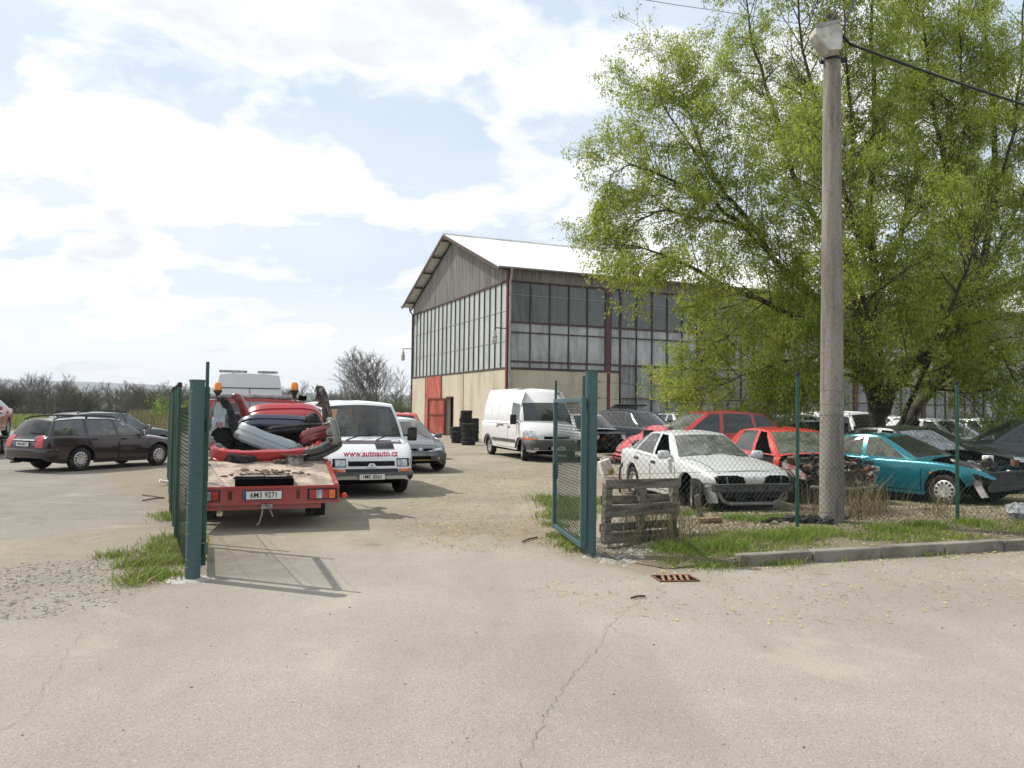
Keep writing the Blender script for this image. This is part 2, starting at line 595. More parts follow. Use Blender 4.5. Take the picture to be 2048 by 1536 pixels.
        for q in (1, .965, .9, .75, .5, .25):
            rr.append([Vector((xm + (p.x - xm) * q, p.y * q, p.z + crown * (1 - q ** 2.2) * (1 - .7 * abs(1 - abs(p.y) / max(.01, rhw(p.x)))) )) for p in ring])
        rr = [r_ + [r_[0]] for r_ in rr]
        c = sum((p for p in rr[-1][:-1]), Vector()) / (len(rr[-1]) - 1)
        if not P.get('noroof'):
            body.grid(rr)
            nb = len(rr[-1])
            body.add(rr[-1] + [c], [(i, i + 1, nb) for i in range(nb - 1)])
            ghost.grid(rr)
            ghost.add(rr[-1] + [c], [(i, i + 1, nb) for i in range(nb - 1)])
        s.body = body.build('body', s.paint, s.root, 38, merge=True)
        s.bvh = BVHTree.FromPolygons([Vector(v) for v in ghost.v], ghost.f)
        for key, parts in getattr(s, 'glassf', {}).items():
            kd = kinds.get(key[:5], 'glass')
            if key[:4] == 'side' and isinstance(kd, str) and (kd == 'open' or kd == 'open' + key[-1]): continue
            if key in P.get('noglass', ()): continue
            m = MB()
            for vs, ff in parts: m.add(vs, ff)
            nm = key if key in ('windscreen', 'rear_window') else 'side_window'
            m.build(nm, glass_over.get(key, glass_over.get(nm, s.glass_mat)), s.root, 60, merge=True)
    def under(s):
        P = s.P
        x0, x1 = P['deck'][0][0], P['deck'][-1][0]
        m = MB()
        wv = P.get('uw', .78)
        m.box(((x0 + x1) / 2, 0, P.get('uz', .30)), (x1 - x0 - .35, 2 * wv * .78, .12))
        for a in P['ax']:
            for sg in (-1, 1):
                ra, zc = P['ra'] + .012, P['wr']
                pts = [(a + ra * math.cos(t), zc + ra * math.sin(t)) for t in [math.pi * k / 12 for k in range(13)]]
                y0, y1 = sg * .5, sg * (s.plan(a) * .965)
                m.grid([[(x, y0, z) for x, z in pts], [(x, y1, z) for x, z in pts]])
                m.add([(x, y0, z) for x, z in pts], [tuple(range(13))])
        m.build('underbody', DARK, s.root, 0)
    def cabin(s):
        P = s.P
        cx0, cx1, tx0, tx1 = P['ws']
        rx0, rx1, rtx0, rtx1 = P['rw']
        xb = P.get('cabin_back', rx1 + .25)
        bz, fz = s.sh(0.), P.get('floor', .32)
        hw = s.plan(0.) * .88
        m = MB()
        m.add([(xb, -hw, fz), (cx1, -hw, fz), (cx1, hw, fz), (xb, hw, fz), (xb, -hw, bz - .05), (cx1, -hw, bz - .05), (cx1, hw, bz - .05), (xb, hw, bz - .05)],
              [(0, 1, 2, 3), (0, 1, 5, 4), (3, 2, 6, 7), (1, 2, 6, 5), (0, 3, 7, 4)])
        dz = s.sh(cx1)
        m.prism([(cx1 - .45, -hw * .98, dz - .28), (cx1 + .1, -hw * .98, dz - .28), (cx1 + .12, -hw * .98, dz - .03), (cx1 - .2, -hw * .98, dz + .0), (cx1 - .42, -hw * .98, dz - .06)], (0, hw * 1.96, 0))
        m.build('interior', INTER, s.root, 30)
        sx = P.get('seat_x', cx1 - 1.15)
        sb = P.get('seat_z', bz - .40)
        for yy in (-.36, .36):
            q = MB()
            s.seat_shape(q, sx, yy, sb, .48)
            q.build('seat', P.get('seat_mat', INTER), s.root, 40, bevel=.03)
        if P.get('bench'):
            q = MB()
            for yy in (-.42, 0, .42): s.seat_shape(q, P['bench'], yy, sb, .42, head=yy != 0)
            q.build('rear_seat', P.get('seat_mat', INTER), s.root, 40)
        q = MB()
        c, ax = Vector((cx1 - .55, .36, dz + .02)), Vector((-.9, 0, .42)).normalized()
        e1 = Vector((0, 1, 0))
        e2 = ax.cross(e1)
        q.tube([c + (e1 * math.cos(t) + e2 * math.sin(t)) * .18 for t in [2 * math.pi * k / 20 for k in range(21)]], .014, 6, False)
        q.tube([c, c - ax * .3], .03, 6)
        q.tube([c - e1 * .17, c + e1 * .17], .015, 6)
        q.build('steering_wheel', TRIM, s.root)
    def seat_shape(s, q, x, y, z, wd, head=True):
        q.box((x + .02, y, z), (.5, wd, .17), (0, -.12, 0))
        q.box((x - .28, y, z + .33), (.15, wd, .62), (0, -.24, 0), taper=.85)
        if head: q.box((x - .40, y, z + .76), (.09, wd * .55, .2), (0, -.2, 0), taper=.85)
    # ---- laying trim on the skin
    def hit(s, mode, a, b, c=None):
        if mode == 'left': o, d = Vector((a, 4, b)), Vector((0, -1, 0))
        elif mode == 'right': o, d = Vector((a, -4, b)), Vector((0, 1, 0))
        elif mode == 'front': o, d = Vector((8, a, b)), Vector((-1, 0, 0))
        elif mode == 'rear': o, d = Vector((-8, a, b)), Vector((1, 0, 0))
        elif mode == 'top': o, d = Vector((a, b, 6)), Vector((0, 0, -1))
        else:                                              # polar: angle about a point on the axis
            d = -Vector((math.cos(rad(a)), math.sin(rad(a)), 0))
            o = Vector((c, 0, b)) - d * 6
        h = s.bvh.ray_cast(o, d)
        return (h[0], d)
    def panel(s, mode, poly, off, name, m, parent=None, c=None, nu=8, nv=4, thick=.012, dome=0.0):
        """a thin plate following the skin inside the outline poly"""
        us = [p[0] for p in poly]
        u0, u1 = min(us), max(us)
        cols = sorted(set([round(u0 + (u1 - u0) * i / nu, 5) for i in range(nu + 1)] + [round(u, 5) for u in us]))
        n = len(poly)
        rows = []
        for u in cols:
            uu = min(max(u, u0 + 1e-4 * (u1 - u0)), u1 - 1e-4 * (u1 - u0))
            hits = []
            for i in range(n):
                a, b = poly[i], poly[(i + 1) % n]
                if (a[0] - uu) * (b[0] - uu) <= 0 and a[0] != b[0]:
                    hits.append(a[1] + (b[1] - a[1]) * (uu - a[0]) / (b[0] - a[0]))
            lo, hi = min(hits), max(hits)
            rows.append([(u, lo + (hi - lo) * j / nv) for j in range(nv + 1)])
        out, back = [], []
        last = None
        for i, r_ in enumerate(rows):
            a, b = [], []
            for j, (u, v) in enumerate(r_):
                p, d = s.hit(mode, u, v, c)
                if p is None: p = last if last is not None else Vector((0, 0, 0))
                last = p
                k = off + dome * math.sin(math.pi * i / (len(rows) - 1)) * math.sin(math.pi * j / nv)
                a.append(p - d * k)
                b.append(p - d * (off - thick))
            out.append(a)
            back.append(b)
        q = MB()
        q.grid(out)
        rim = [(i, 0) for i in range(len(out))] + [(len(out) - 1, j) for j in range(1, nv + 1)] + [(i, nv) for i in range(len(out) - 2, -1, -1)] + [(0, j) for j in range(nv - 1, 0, -1)]
        A = [out[i][j] for i, j in rim]
        B = [back[i][j] for i, j in rim]
        k = len(A)
        q.add(A + B, [(i, (i + 1) % k, k + (i + 1) % k, k + i) for i in range(k)])
        return q.build(name, m, parent or s.root, 40, fix=True, merge=True)
    def band(s, c, a0, a1, zs, offs, name, m, parent=None, n=28):
        """a strip wrapped round the skin between two angles (bumpers, rubbing strips)"""
        rows = []
        for i in range(n + 1):
            a = a0 + (a1 - a0) * i / n
            r_ = []
            lastp = None
            for z, o in zip(zs, offs):
                p, d = s.hit('polar', a, z, c)
                if p is None: p = lastp if lastp is not None else rows[-1][len(r_)] if rows else Vector((c, 0, z))
                lastp = p
                e = min(1, min(i, n - i) / 1.0 + .25)
                q = p - d * (o * e)
                q.z = z
                r_.append(q)
            rows.append(r_)
        q = MB()
        q.grid(rows)
        q.add(rows[0], [tuple(range(len(rows[0])))])
        q.add(rows[-1], [tuple(range(len(rows[-1])))])
        return q.build(name, m, parent or s.root, 40, fix=True, merge=True)
    def doors(s, polys, handle=True, hm=None, sides=('left', 'right')):
        for mode in sides:
            for poly, hx, hz in polys:
                cx = sum(p[0] for p in poly) / len(poly)
                cz = sum(p[1] for p in poly) / len(poly)
                big = [(p[0] + (.012 if p[0] > cx else -.012), p[1] + (.012 if p[1] > cz else -.012)) for p in poly]
                s.panel(mode, big, .002, 'door_gap', DARK, None, nu=10)
                d = s.panel(mode, poly, .006, 'door', s.paint, None, nu=10)
                if handle and hx is not None:
                    s.panel(mode, [(hx - .09, hz - .022), (hx + .09, hz - .022), (hx + .09, hz + .022), (hx - .09, hz + .022)], .022, 'handle', hm or TRIM, d, nu=4, nv=2, thick=.02)
    def mirror(s, x, z, m, sides=(1, -1), size=(.12, .2, .14), out=.06):
        for sg in sides:
            p, d = s.hit('left' if sg > 0 else 'right', x, z)
            if p is None: continue
            q = MB()
            c = p + Vector((.02, sg * (out + size[1] / 2), .03))
            Mx = Matrix.Translation(c) @ Matrix.Diagonal((size[0] / 2, size[1] / 2, size[2] / 2, 1))
            q.lathe([(0.02, -1), (.7, -.95), (.95, -.7), (1, -.2), (1, .3), (.9, .75), (.6, .97), (0.02, 1)], 12, Mx)
            q.tube([p - Vector((0, sg * .03, 0)), c - Vector((0, sg * size[1] * .3, .02))], .025, 6)
            mo = q.build('wing_mirror', m, s.root, 50)
            g = MB()
            g.box((c.x - size[0] * .46, c.y, c.z), (.02, size[1] * .7, size[2] * .66))
            g.build('mirror_glass', CHROME, mo, 0)
    def plate(s, mode, y, z, body, eu=True, wd=.52, name='number_plate', tilt=0.0, off=.02):
        p, d = s.hit(mode, y, z)
        f = -d.x
        Mx = Matrix.Translation(p + Vector((f * off, 0, 0))) @ Matrix.Rotation(rad(90 if f > 0 else -90), 4, 'Z') @ Matrix.Rotation(rad(90 - tilt), 4, 'X')
        return number_plate(s.root, Mx, body, wd, eu)
    def wheels(s, style='cap', wd=.19, steer=0.0, skip=(), front_style=None, flat=0.0):
        P = s.P
        for i, a in enumerate(P['ax']):
            for sg in (1, -1):
                if (i, sg) in skip: continue
                wheel(s.root, a, sg * (P['tw'] - wd / 2), P['wr'] * .985, wd, steer if i == 1 else 0, style, flat)

def number_plate(parent, Mx, body, wd=.52, eu=True):
    """plate lies in XY, facing +Z, before Mx"""
    hgt = .11 * wd / .52 if wd > .4 else .2
    q = MB()
    q.box((0, 0, -.004), (wd, hgt, .012))
    q.mi(1).box((0, 0, -.008), (wd + .016, hgt + .016, .012))
    if eu: q.mi(2).box((-wd / 2 + .022, 0, -.002), (.04, hgt * .98, .014))
    for v in range(len(q.v)): q.v[v] = tuple(Mx @ Vector(q.v[v]))
    o = q.build('number_plate', [PLATE, TRIM, EUBLUE], parent, 0)
    text_mesh('plate_lettering', body, hgt * .98, INK, o, Mx @ Matrix.Translation((.022 if eu else 0, 0, .004)), bold=.0012, depth=.001, sx=.86)
    return o

def quad(a0, a1, b0, b1): return [(a0, b0), (a1, b0), (a1, b1), (a0, b1)]

# side-view outlines of the body kinds in the yard (metres, nose at +x)
WAGON = dict(plan=[(-2.38, .66), (-2.33, .76), (-2.15, .83), (-1.2, .862), (1.0, .862), (1.6, .845), (1.95, .75), (2.08, .64), (2.13, .52)],
    deck=[(-2.38, .62), (-2.34, .84), (-2.26, .96), (-1.9, .99), (.7, .97), (1.1, .94), (1.7, .84), (2.0, .74), (2.1, .64), (2.13, .54)],
    sh=[(-2.38, .59), (-2.34, .80), (-2.26, .92), (-1.9, .95), (.0, .90), (.8, .885), (1.1, .865), (1.7, .78), (2.0, .68), (2.1, .58), (2.13, .50)],
    bot=[(-2.38, .40), (-2.25, .30), (-1.8, .22), (1.7, .19), (2.0, .22), (2.13, .32)], ax=(-1.255, 1.255), ra=.37, wr=.308, tw=.845,
    ws=(1.08, .80, .28, .10), rw=(-2.30, -2.20, -2.02, -1.93), roof=[(-2.1, 1.30), (-1.9, 1.36), (-1.2, 1.40), (-.4, 1.40), (.1, 1.355), (.3, 1.33)], rhw=[(-2.1, .54), (-1.6, .60), (0, .60), (.3, .56)],
    side=[(.66, -.06, .03, -.14, 'glass'), (-.17, -1.02, -.24, -1.0, 'glass'), (-1.13, -2.02, -1.10, -1.80, 'glass')], bench=-1.15)
for _k in ('plan', 'deck', 'sh', 'bot', 'roof', 'rhw'):
    WAGON[_k] = [(a + .10 if a < -1.75 else a, b) for a, b in WAGON[_k]]
WAGON['rw'] = tuple(a + .10 for a in WAGON['rw'])
HATCH = dict(plan=[(-1.95, .62), (-1.90, .74), (-1.7, .82), (-1.0, .85), (1.0, .85), (1.6, .83), (1.9, .72), (2.04, .58), (2.09, .46)],
    deck=[(-1.95, .60), (-1.92, .80), (-1.86, .90), (-1.6, .95), (.7, .95), (1.1, .93), (1.6, .83), (1.9, .73), (2.05, .62), (2.09, .54)],
    sh=[(-1.95, .56), (-1.92, .77), (-1.86, .87), (-1.6, .92), (0., .89), (.8, .875), (1.1, .86), (1.6, .77), (1.9, .67), (2.05, .56), (2.09, .49)],
    bot=[(-1.95, .40), (-1.85, .28), (-1.5, .21), (1.7, .19), (1.95, .22), (2.09, .32)], ax=(-1.25, 1.26), ra=.36, wr=.30, tw=.835,
    ws=(1.12, .84, .26, .10), rw=(-1.90, -1.78, -1.45, -1.36), roof=[(-1.55, 1.28), (-1.3, 1.33), (-.5, 1.375), (.1, 1.345), (.3, 1.31)], rhw=[(-1.5, .52), (-1, .575), (.1, .58), (.3, .54)],
    side=[(.70, -.16, .03, -.22, 'glass'), (-.27, -1.12, -.32, -1.02, 'glass')], bench=-.95)
SEDAN = dict(plan=[(-2.25, .58), (-2.2, .70), (-2.0, .79), (-1.2, .845), (.9, .85), (1.5, .84), (1.85, .78), (2.05, .70), (2.12, .62)],
    deck=[(-2.25, .66), (-2.22, .88), (-2.12, .985), (-1.75, 1.0), (-1.4, 1.0), (.5, .97), (.95, .955), (1.5, .885), (1.85, .80), (2.04, .72), (2.12, .63)],
    sh=[(-2.25, .62), (-2.22, .84), (-2.12, .94), (-1.75, .955), (-1.2, .94), (0, .885), (.75, .875), (1.1, .865), (1.5, .82), (1.85, .745), (2.04, .67), (2.12, .60)],
    bot=[(-2.25, .42), (-2.1, .30), (-1.7, .22), (1.7, .19), (2.0, .26), (2.12, .40)], ax=(-1.27, 1.28), ra=.375, wr=.305, tw=.835,
    ws=(1.02, .72, .16, .02), rw=(-1.78, -1.55, -1.06, -.98), roof=[(-1.15, 1.275), (-.95, 1.315), (-.4, 1.345), (.0, 1.32), (.2, 1.285)], rhw=[(-1.1, .53), (-.5, .565), (.2, .55)],
    side=[(.58, -.22, -.06, -.28, 'glass'), (-.32, -1.18, -.37, -.80, 'glass'), (-1.24, -1.48, -.86, -.96, 'glass')], bench=-1.0)
def vary(P, **kw):
    Q = dict(P)
    Q.update(kw)
    return Q
def scaled(P, sx=1.0, sy=1.0, sz=1.0):
    """the same kind of car a little longer, wider or taller"""
    Q = dict(P)
    for k in ('deck', 'sh', 'bot', 'roof'): Q[k] = [(a * sx, b * sz) for a, b in P[k]]
    Q['plan'] = [(a * sx, b * sy) for a, b in P['plan']]
    Q['rhw'] = [(a * sx, b * sy) for a, b in P['rhw']]
    for k in ('ws', 'rw'): Q[k] = tuple(a * sx for a in P[k])
    Q['ax'] = tuple(a * sx for a in P['ax'])
    Q['side'] = [tuple(a * sx for a in q[:4]) + (q[4],) for q in P['side']]
    Q['tw'] = P['tw'] * sy
    if P.get('bench'): Q['bench'] = P['bench'] * sx
    return Q

def clutter(parent, x0, x1, y0, y1, z0, z1, seed, n=26, name='engine', rust=.25):
    """what shows when the bonnet and nose are gone: block, pots, hoses, brackets, wires"""
    r = random.Random(seed)
    q = MB()
    def P_(): return Vector((r.uniform(x0, x1), r.uniform(y0, y1), r.uniform(z0, z1)))
    cx, cz = (x0 + x1) / 2, (z0 + z1) / 2
    q.mi(0).box((cx, (y0 + y1) / 2, z0 + (z1 - z0) * .4), ((x1 - x0) * .6, (y1 - y0) * .55, (z1 - z0) * .75), (r.uniform(-.1, .1), r.uniform(-.15, .15), .1))
    for i in range(n):
        p = P_()
        k = r.random()
        q.mi(2 if r.random() < rust else (1 if r.random() < .3 else 0))
        sz = r.uniform(.04, .13)
        if k < .45: q.box(p, (sz * r.uniform(.5, 1.6), sz * r.uniform(.5, 1.8), sz * r.uniform(.4, 1.2)), (r.uniform(-.5, .5), r.uniform(-.5, .5), r.uniform(-1, 1)))
        else:
            d = Vector((r.uniform(-1, 1), r.uniform(-1, 1), r.uniform(-.5, 1))).normalized()
            q.tube([p, p + d * sz * r.uniform(.6, 2)], sz * r.uniform(.3, .6), 9)
    e = q.build(name, [ENGINE, ALLOY, RUST], parent, 35)
    for i in range(5):
        a, b = P_(), P_()
        m = (a + b) / 2 + Vector((r.uniform(-.1, .1), r.uniform(-.1, .1), r.uniform(0, .14)))
        t_ = MB().tube([a, a.lerp(m, .55), m, m.lerp(b, .5) + Vector((0, 0, -.02)), b], r.uniform(.014, .028), 7)
        t_.build('hose', TRIM, parent, 50)
    wv = MB()
    for i in range(14):
        a, b = P_(), P_()
        m = (a + b) / 2 + Vector((r.uniform(-.2, .2), r.uniform(-.2, .2), r.uniform(-.05, .2)))
        wv.tube([a, a.lerp(m, .6), m, m.lerp(b, .6), b], .006, 4)
    wv.build('wiring', TRIM, parent, 0)
    return e

# ------------------------------------------------------------------ ground
def ground_mat(name, col, col2, fleck=(.10, .095, .085), pale=(.42, .40, .35), grain=55., bump=.35, stains=True, mid=None):
    m, t = new_mat(name)
    co = t.n('ShaderNodeTexCoord').outputs['Object']
    a = t.ramp(t.noise(co, .35, 7, .62), .36, .64)
    c = t.mix(a, col, col2)
    st = t.ramp(t.noise(co, 1.7, 8, .68, .4), .5, .72)
    c = t.mix(t.math('MULTIPLY', st, .35), c, mid or tuple(x * .72 for x in col))
    g1 = t.noise(co, grain, 3, .6)
    c = t.mix(t.ramp(g1, .56, .70, 0, .75), c, fleck)
    c = t.mix(t.ramp(t.noise(co, grain * 1.3, 3, .6), .58, .72, 0, .7), c, pale)
    v = t.n('ShaderNodeTexVoronoi', {'Vector': co, 'Scale': 5.5, 'Randomness': 1.0}).outputs['Distance']
    sp = t.math('MULTIPLY', t.ramp(v, .05, .085, 1, 0), t.ramp(t.noise(co, 3.1, 2), .55, .6), clamp=True)
    c = t.mix(t.math('MULTIPLY', sp, .8), c, (.05, .048, .045))
    b1 = t.n('ShaderNodeBump', {'Strength': bump, 'Distance': .012, 'Height': g1}).outputs[0]
    b2 = t.n('ShaderNodeBump', {'Strength': .5, 'Distance': .05, 'Height': t.noise(co, 2.2, 5), 'Normal': b1}).outputs[0]
    b = t.n('ShaderNodeBsdfPrincipled', {'Base Color': c, 'Roughness': .9, 'Normal': b2, 'Specular IOR Level': .25})
    t.n('ShaderNodeOutputMaterial', {0: b.outputs[0]})
    return m

M_DIRT = ground_mat('yard_dirt', (.135, .108, .075), (.185, .152, .105), fleck=(.07, .055, .04), pale=(.42, .37, .26), grain=34., bump=.8, mid=(.10, .11, .05))
M_FIELD = mat('spring_field', (.055, .095, .028), .95, scale=.05, col2=(.10, .10, .045), lo=.35, hi=.65, bump=.5, bscale=3)
M_KERB = mat('kerb_concrete', (.24, .22, .185), .9, scale=2.2, col2=(.12, .105, .085), bump=.5, bscale=50)

def sheet(name, pts, z, m, sub=0, jag=0.0, seed=1):
    """a flat sheet with a ragged outline"""
    r = random.Random(seed)
    out = []
    n = len(pts)
    for i in range(n):
        a, b = Vector((*pts[i], 0)), Vector((*pts[(i + 1) % n], 0))
        k = max(1, int((b - a).length / jag / 3)) if jag else 1
        nrm = Vector((-(b - a).y, (b - a).x, 0)).normalized()
        for j in range(k):
            p = a.lerp(b, j / k)
            if jag and j: p = p + nrm * r.uniform(-jag, jag)
            out.append((p.x, p.y))
    q = MB()
    q.add([(x, y, z) for x, y in out], [tuple(range(len(out)))])
    o = q.build(name, m, None, 0)
    return tag(o, kind='structure')

def xy(px, py): 
    p = G(px, py)
    return (p.x, p.y)

sheet('field', [(-4000, -200), (4000, -200), (4000, 5000), (-4000, 5000)], -.03, M_FIELD)

def poly_sd(poly, X, Y):
    """signed distance to an outline, negative inside"""
    d = np.full(X.shape, 1e9)
    ins = np.zeros(X.shape, bool)
    n = len(poly)
    for i in range(n):
        (ax, ay), (bx, by) = poly[i], poly[(i + 1) % n]
        ex, ey = bx - ax, by - ay
        t = np.clip(((X - ax) * ex + (Y - ay) * ey) / (ex * ex + ey * ey + 1e-12), 0, 1)
        d = np.minimum(d, np.hypot(X - ax - t * ex, Y - ay - t * ey))
        c = ((ay > Y) != (by > Y)) & (X < ex * (Y - ay) / (by - ay + 1e-12) + ax)
        ins ^= c
    return np.where(ins, -d, d)
ROAD_P = [(-60, -12), (62, -12), (62, 28.4), (14, 13.05), (6.75, 10.55), (2.7, 9.15), (2.3, 9.2), (1.2, 9.6), (.5, 10.1), (-.6, 10.5), (-2.2, 10.0), (-3.0, 8.7), (-3.6, 7.75), (-6, 7.0), (-16, 5.2), (-60, 5)]
SIDE_P = [(-62, 6), (-22, 8.6), (-9, 9.3), (-6.2, 10.3), (-5.3, 12), (-6.6, 15.5), (-8.4, 22), (-9.6, 30), (-13.5, 45), (-22, 52), (-62, 52)]
GRAV_P = [xy(-240, 1150), xy(60, 1125), xy(200, 1112), xy(330, 1092), xy(372, 1150), xy(300, 1178), xy(235, 1205), xy(90, 1238), xy(-240, 1250)]
DIRT_P = [[xy(800, 1050), xy(930, 1040), xy(1090, 1046), xy(1165, 1110), xy(1120, 1090), xy(1000, 1072), xy(880, 1066)],
          [xy(335, 1040), xy(400, 1040), xy(420, 1062), xy(440, 1050), xy(470, 1060), xy(400, 1100), xy(372, 1150), xy(250, 1180), xy(235, 1130), xy(310, 1090)],
          [xy(1090, 1050), xy(1180, 1110), xy(1330, 1128), xy(1470, 1136), xy(1320, 1150), xy(1150, 1124)],
          [xy(200, 938), xy(345, 928), xy(345, 1000), xy(240, 985)], [xy(340, 960), xy(372, 1050), xy(340, 1050), xy(318, 1000)]]
def ground_mat_all():
    m, t = new_mat('worn_ground')
    co = t.n('ShaderNodeTexCoord').outputs['Object']
    def att(k): return t.n('ShaderNodeAttribute', None, attribute_name=k).outputs['Fac']
    edge = t.math('ADD', t.math('MULTIPLY', t.math('SUBTRACT', t.noise(co, 1.6, 6, .65), .5), 1.5), t.math('MULTIPLY', t.math('SUBTRACT', t.noise(co, 9, 5, .65), .5), .9))
    def msk(k, w_=.22): return t.ramp(t.math('ADD', att(k), edge), .5 - w_, .5 + w_)
    big_, mid_, st_ = t.noise(co, .3, 7, .62), t.noise(co, 1.9, 8, .68, .4), t.noise(t.n('ShaderNodeMapping', {'Vector': co, 'Scale': (.35, 1.3, 1), 'Rotation': (0, 0, .5)}).outputs[0], 1.1, 6, .6)
    A = t.ramp(big_, .38, .64)
    B = t.ramp(mid_, .5, .74)
    road = t.mix(A, (.308, .281, .240), (.262, .238, .203))
    road = t.mix(t.math('MULTIPLY', t.ramp(st_, .5, .72), .35), road, (.355, .325, .28))
    yard = t.mix(A, (.290, .252, .192), (.220, .190, .145))
    yard = t.mix(t.math('MULTIPLY', B, .65), yard, (.165, .138, .10))
    yard = t.mix(t.math('MULTIPLY', t.ramp(st_, .52, .7), .45), yard, (.33, .285, .215))
    side = t.mix(A, (.190, .175, .157), (.235, .213, .183))
    side = t.mix(t.math('MULTIPLY', B, .8), side, (.140, .125, .105))
    side = t.mix(t.math('MULTIPLY', t.ramp(st_, .5, .68), .5), side, (.30, .27, .225))
    c = t.mix(msk('m_yard', .38), road, yard)
    c = t.mix(msk('m_side'), c, side)
    c = t.mix(t.math('MULTIPLY', msk('m_gravel', .4), .7), c, t.mix(B, (.235, .210, .175), (.165, .146, .118)))
    c = t.mix(t.math('MULTIPLY', msk('m_dirt', .35), .85), c, t.mix(B, (.225, .180, .125), (.13, .105, .072)))
    g1, g2 = t.noise(co, 62, 3, .6), t.noise(co, 95, 3, .6)
    c = t.mix(t.ramp(g1, .54, .70, 0, .62), c, (.125, .11, .092))
    c = t.mix(t.ramp(g2, .56, .70, 0, .75), c, (.52, .48, .42))
    v = t.n('ShaderNodeTexVoronoi', {'Vector': co, 'Scale': 5.5, 'Randomness': 1.0}).outputs['Distance']
    sp = t.math('MULTIPLY', t.ramp(v, .045, .075, 1, 0), t.ramp(t.noise(co, 3.1, 2), .55, .6), clamp=True)
    c = t.mix(t.math('MULTIPLY', sp, .7), c, (.07, .063, .055))
    oil = t.math('MULTIPLY', t.ramp(t.n('ShaderNodeTexVoronoi', {'Vector': co, 'Scale': .9}).outputs['Distance'], .06, .15, 1, 0), t.ramp(t.noise(co, .8, 2), .56, .66), clamp=True)
    c = t.mix(t.math('MULTIPLY', oil, .5), c, (.14, .115, .09))
    wear = t.noise(t.n('ShaderNodeMapping', {'Vector': co, 'Scale': (1.1, .22, 1), 'Rotation': (0, 0, -.18)}).outputs[0], .9, 5, .6)
    c = t.mix(t.ramp(wear, .42, .62, 0, .28), c, (.20, .178, .148))
    c = t.mix(t.ramp(t.noise(co, .55, 9, .72, .8), .56, .66, 0, .35), c, (.39, .355, .30))
    b1 = t.n('ShaderNodeBump', {'Strength': .45, 'Distance': .012, 'Height': g1}).outputs[0]
    b2 = t.n('ShaderNodeBump', {'Strength': .45, 'Distance': .05, 'Height': mid_, 'Normal': b1}).outputs[0]
    b = t.n('ShaderNodeBsdfPrincipled', {'Base Color': c, 'Roughness': .92, 'Normal': b2, 'Specular IOR Level': .2})
    t.n('ShaderNodeOutputMaterial', {0: b.outputs[0]})
    return m
def paved_ground():
    gx = np.concatenate([np.arange(-60, -14, 1.), np.arange(-14, 14, .14), np.arange(14, 63, 1.)])
    gy = np.concatenate([np.arange(-8, 3, .6), np.arange(3, 17, .14), np.arange(17, 32, .35), np.arange(32, 74, 1.)])
    X, Y = np.meshgrid(gx, gy)
    rg = np.random.default_rng(1)
    sds = {'road': poly_sd(ROAD_P, X, Y), 'side': poly_sd(SIDE_P, X, Y), 'gravel': poly_sd(GRAV_P, X, Y)}
    dirt = np.min([poly_sd(p, X, Y) for p in DIRT_P], 0)
    S = lambda d, w_: np.clip(.5 - d / w_, -.6, 1.6)
    at = {'m_yard': S(-sds['road'], 1.6), 'm_side': S(sds['side'], 1.1), 'm_gravel': S(sds['gravel'], 1.5), 'm_dirt': S(dirt, .6)}
    ny, nx = X.shape
    Z = np.zeros_like(X) - .004
    V = np.stack([X, Y, Z], -1).reshape(-1, 3)
    I = np.arange(nx * ny).reshape(ny, nx)
    F = np.stack([I[:-1, :-1], I[:-1, 1:], I[1:, 1:], I[1:, :-1]], -1).reshape(-1, 4)
    def fm(k): return sds[k].reshape(-1)[F].mean(1) < 0
    cls = np.where(fm('gravel'), 3, np.where(fm('side'), 2, np.where(fm('road'), 0, 1)))
    keep = (V[F].mean(1)[:, 1] < 50) | (V[F].mean(1)[:, 0] > -15)
    m = ground_mat_all()
    for k, nm in enumerate(('road', 'yard', 'side_lot', 'gravel_patch')):
        f = F[(cls == k) & keep]
        used, inv = np.unique(f.ravel(), return_inverse=True)
        o = np_mesh(nm, V[used], inv.reshape(-1, 4), m)
        for an, av in at.items():
            a_ = o.data.attributes.new(an, 'FLOAT', 'POINT')
            a_.data.foreach_set('value', av.reshape(-1)[used].astype(np.float32))
        tag(o, kind='structure')
paved_ground()

KD, KN, K0 = Vector((.947, .321, 0)), Vector((-.321, .947, 0)), Vector((2.62, 9.13, 0))
SL = curve([(.1, -.9), (1, -1.25), (3, -.15), (5, 1.06), (9, 2.95), (14, 5.7), (20, 10.4), (45, 27)])
LH = curve([(.1, .125), (1.2, .15), (2.2, .15), (4.2, .06), (7, .02), (12, .01), (60, .01)])
def lotz(x, y):
    d = Vector((x, y, 0)) - K0
    t, s_ = d.dot(KN), d.dot(KD)
    if t < .05 or s_ < SL(t): return 0.0
    return LH(t) * min(1, max(0, (s_ - SL(t)) / 1.6))
q = MB()
rows = []
for i in range(-1, 60):
    t = .1 + 50 * (max(0, i) / 59) ** 2.2
    s0 = SL(t)
    rows.append([])
    for j in range(50):
        s_ = s0 + (75 - s0) * (j / 49) ** 2.6
        p = K0 + KD * s_ + KN * t
        z = lotz(p.x, p.y) + (R.uniform(-.008, .010) if 0 < j and i > 0 else 0)
        rows[-1].append((p.x, p.y, z + .004 if i >= 0 else -.02))
q.grid(rows)
tag(q.build('wreck_lot_ground', M_DIRT, None, 60), kind='structure')

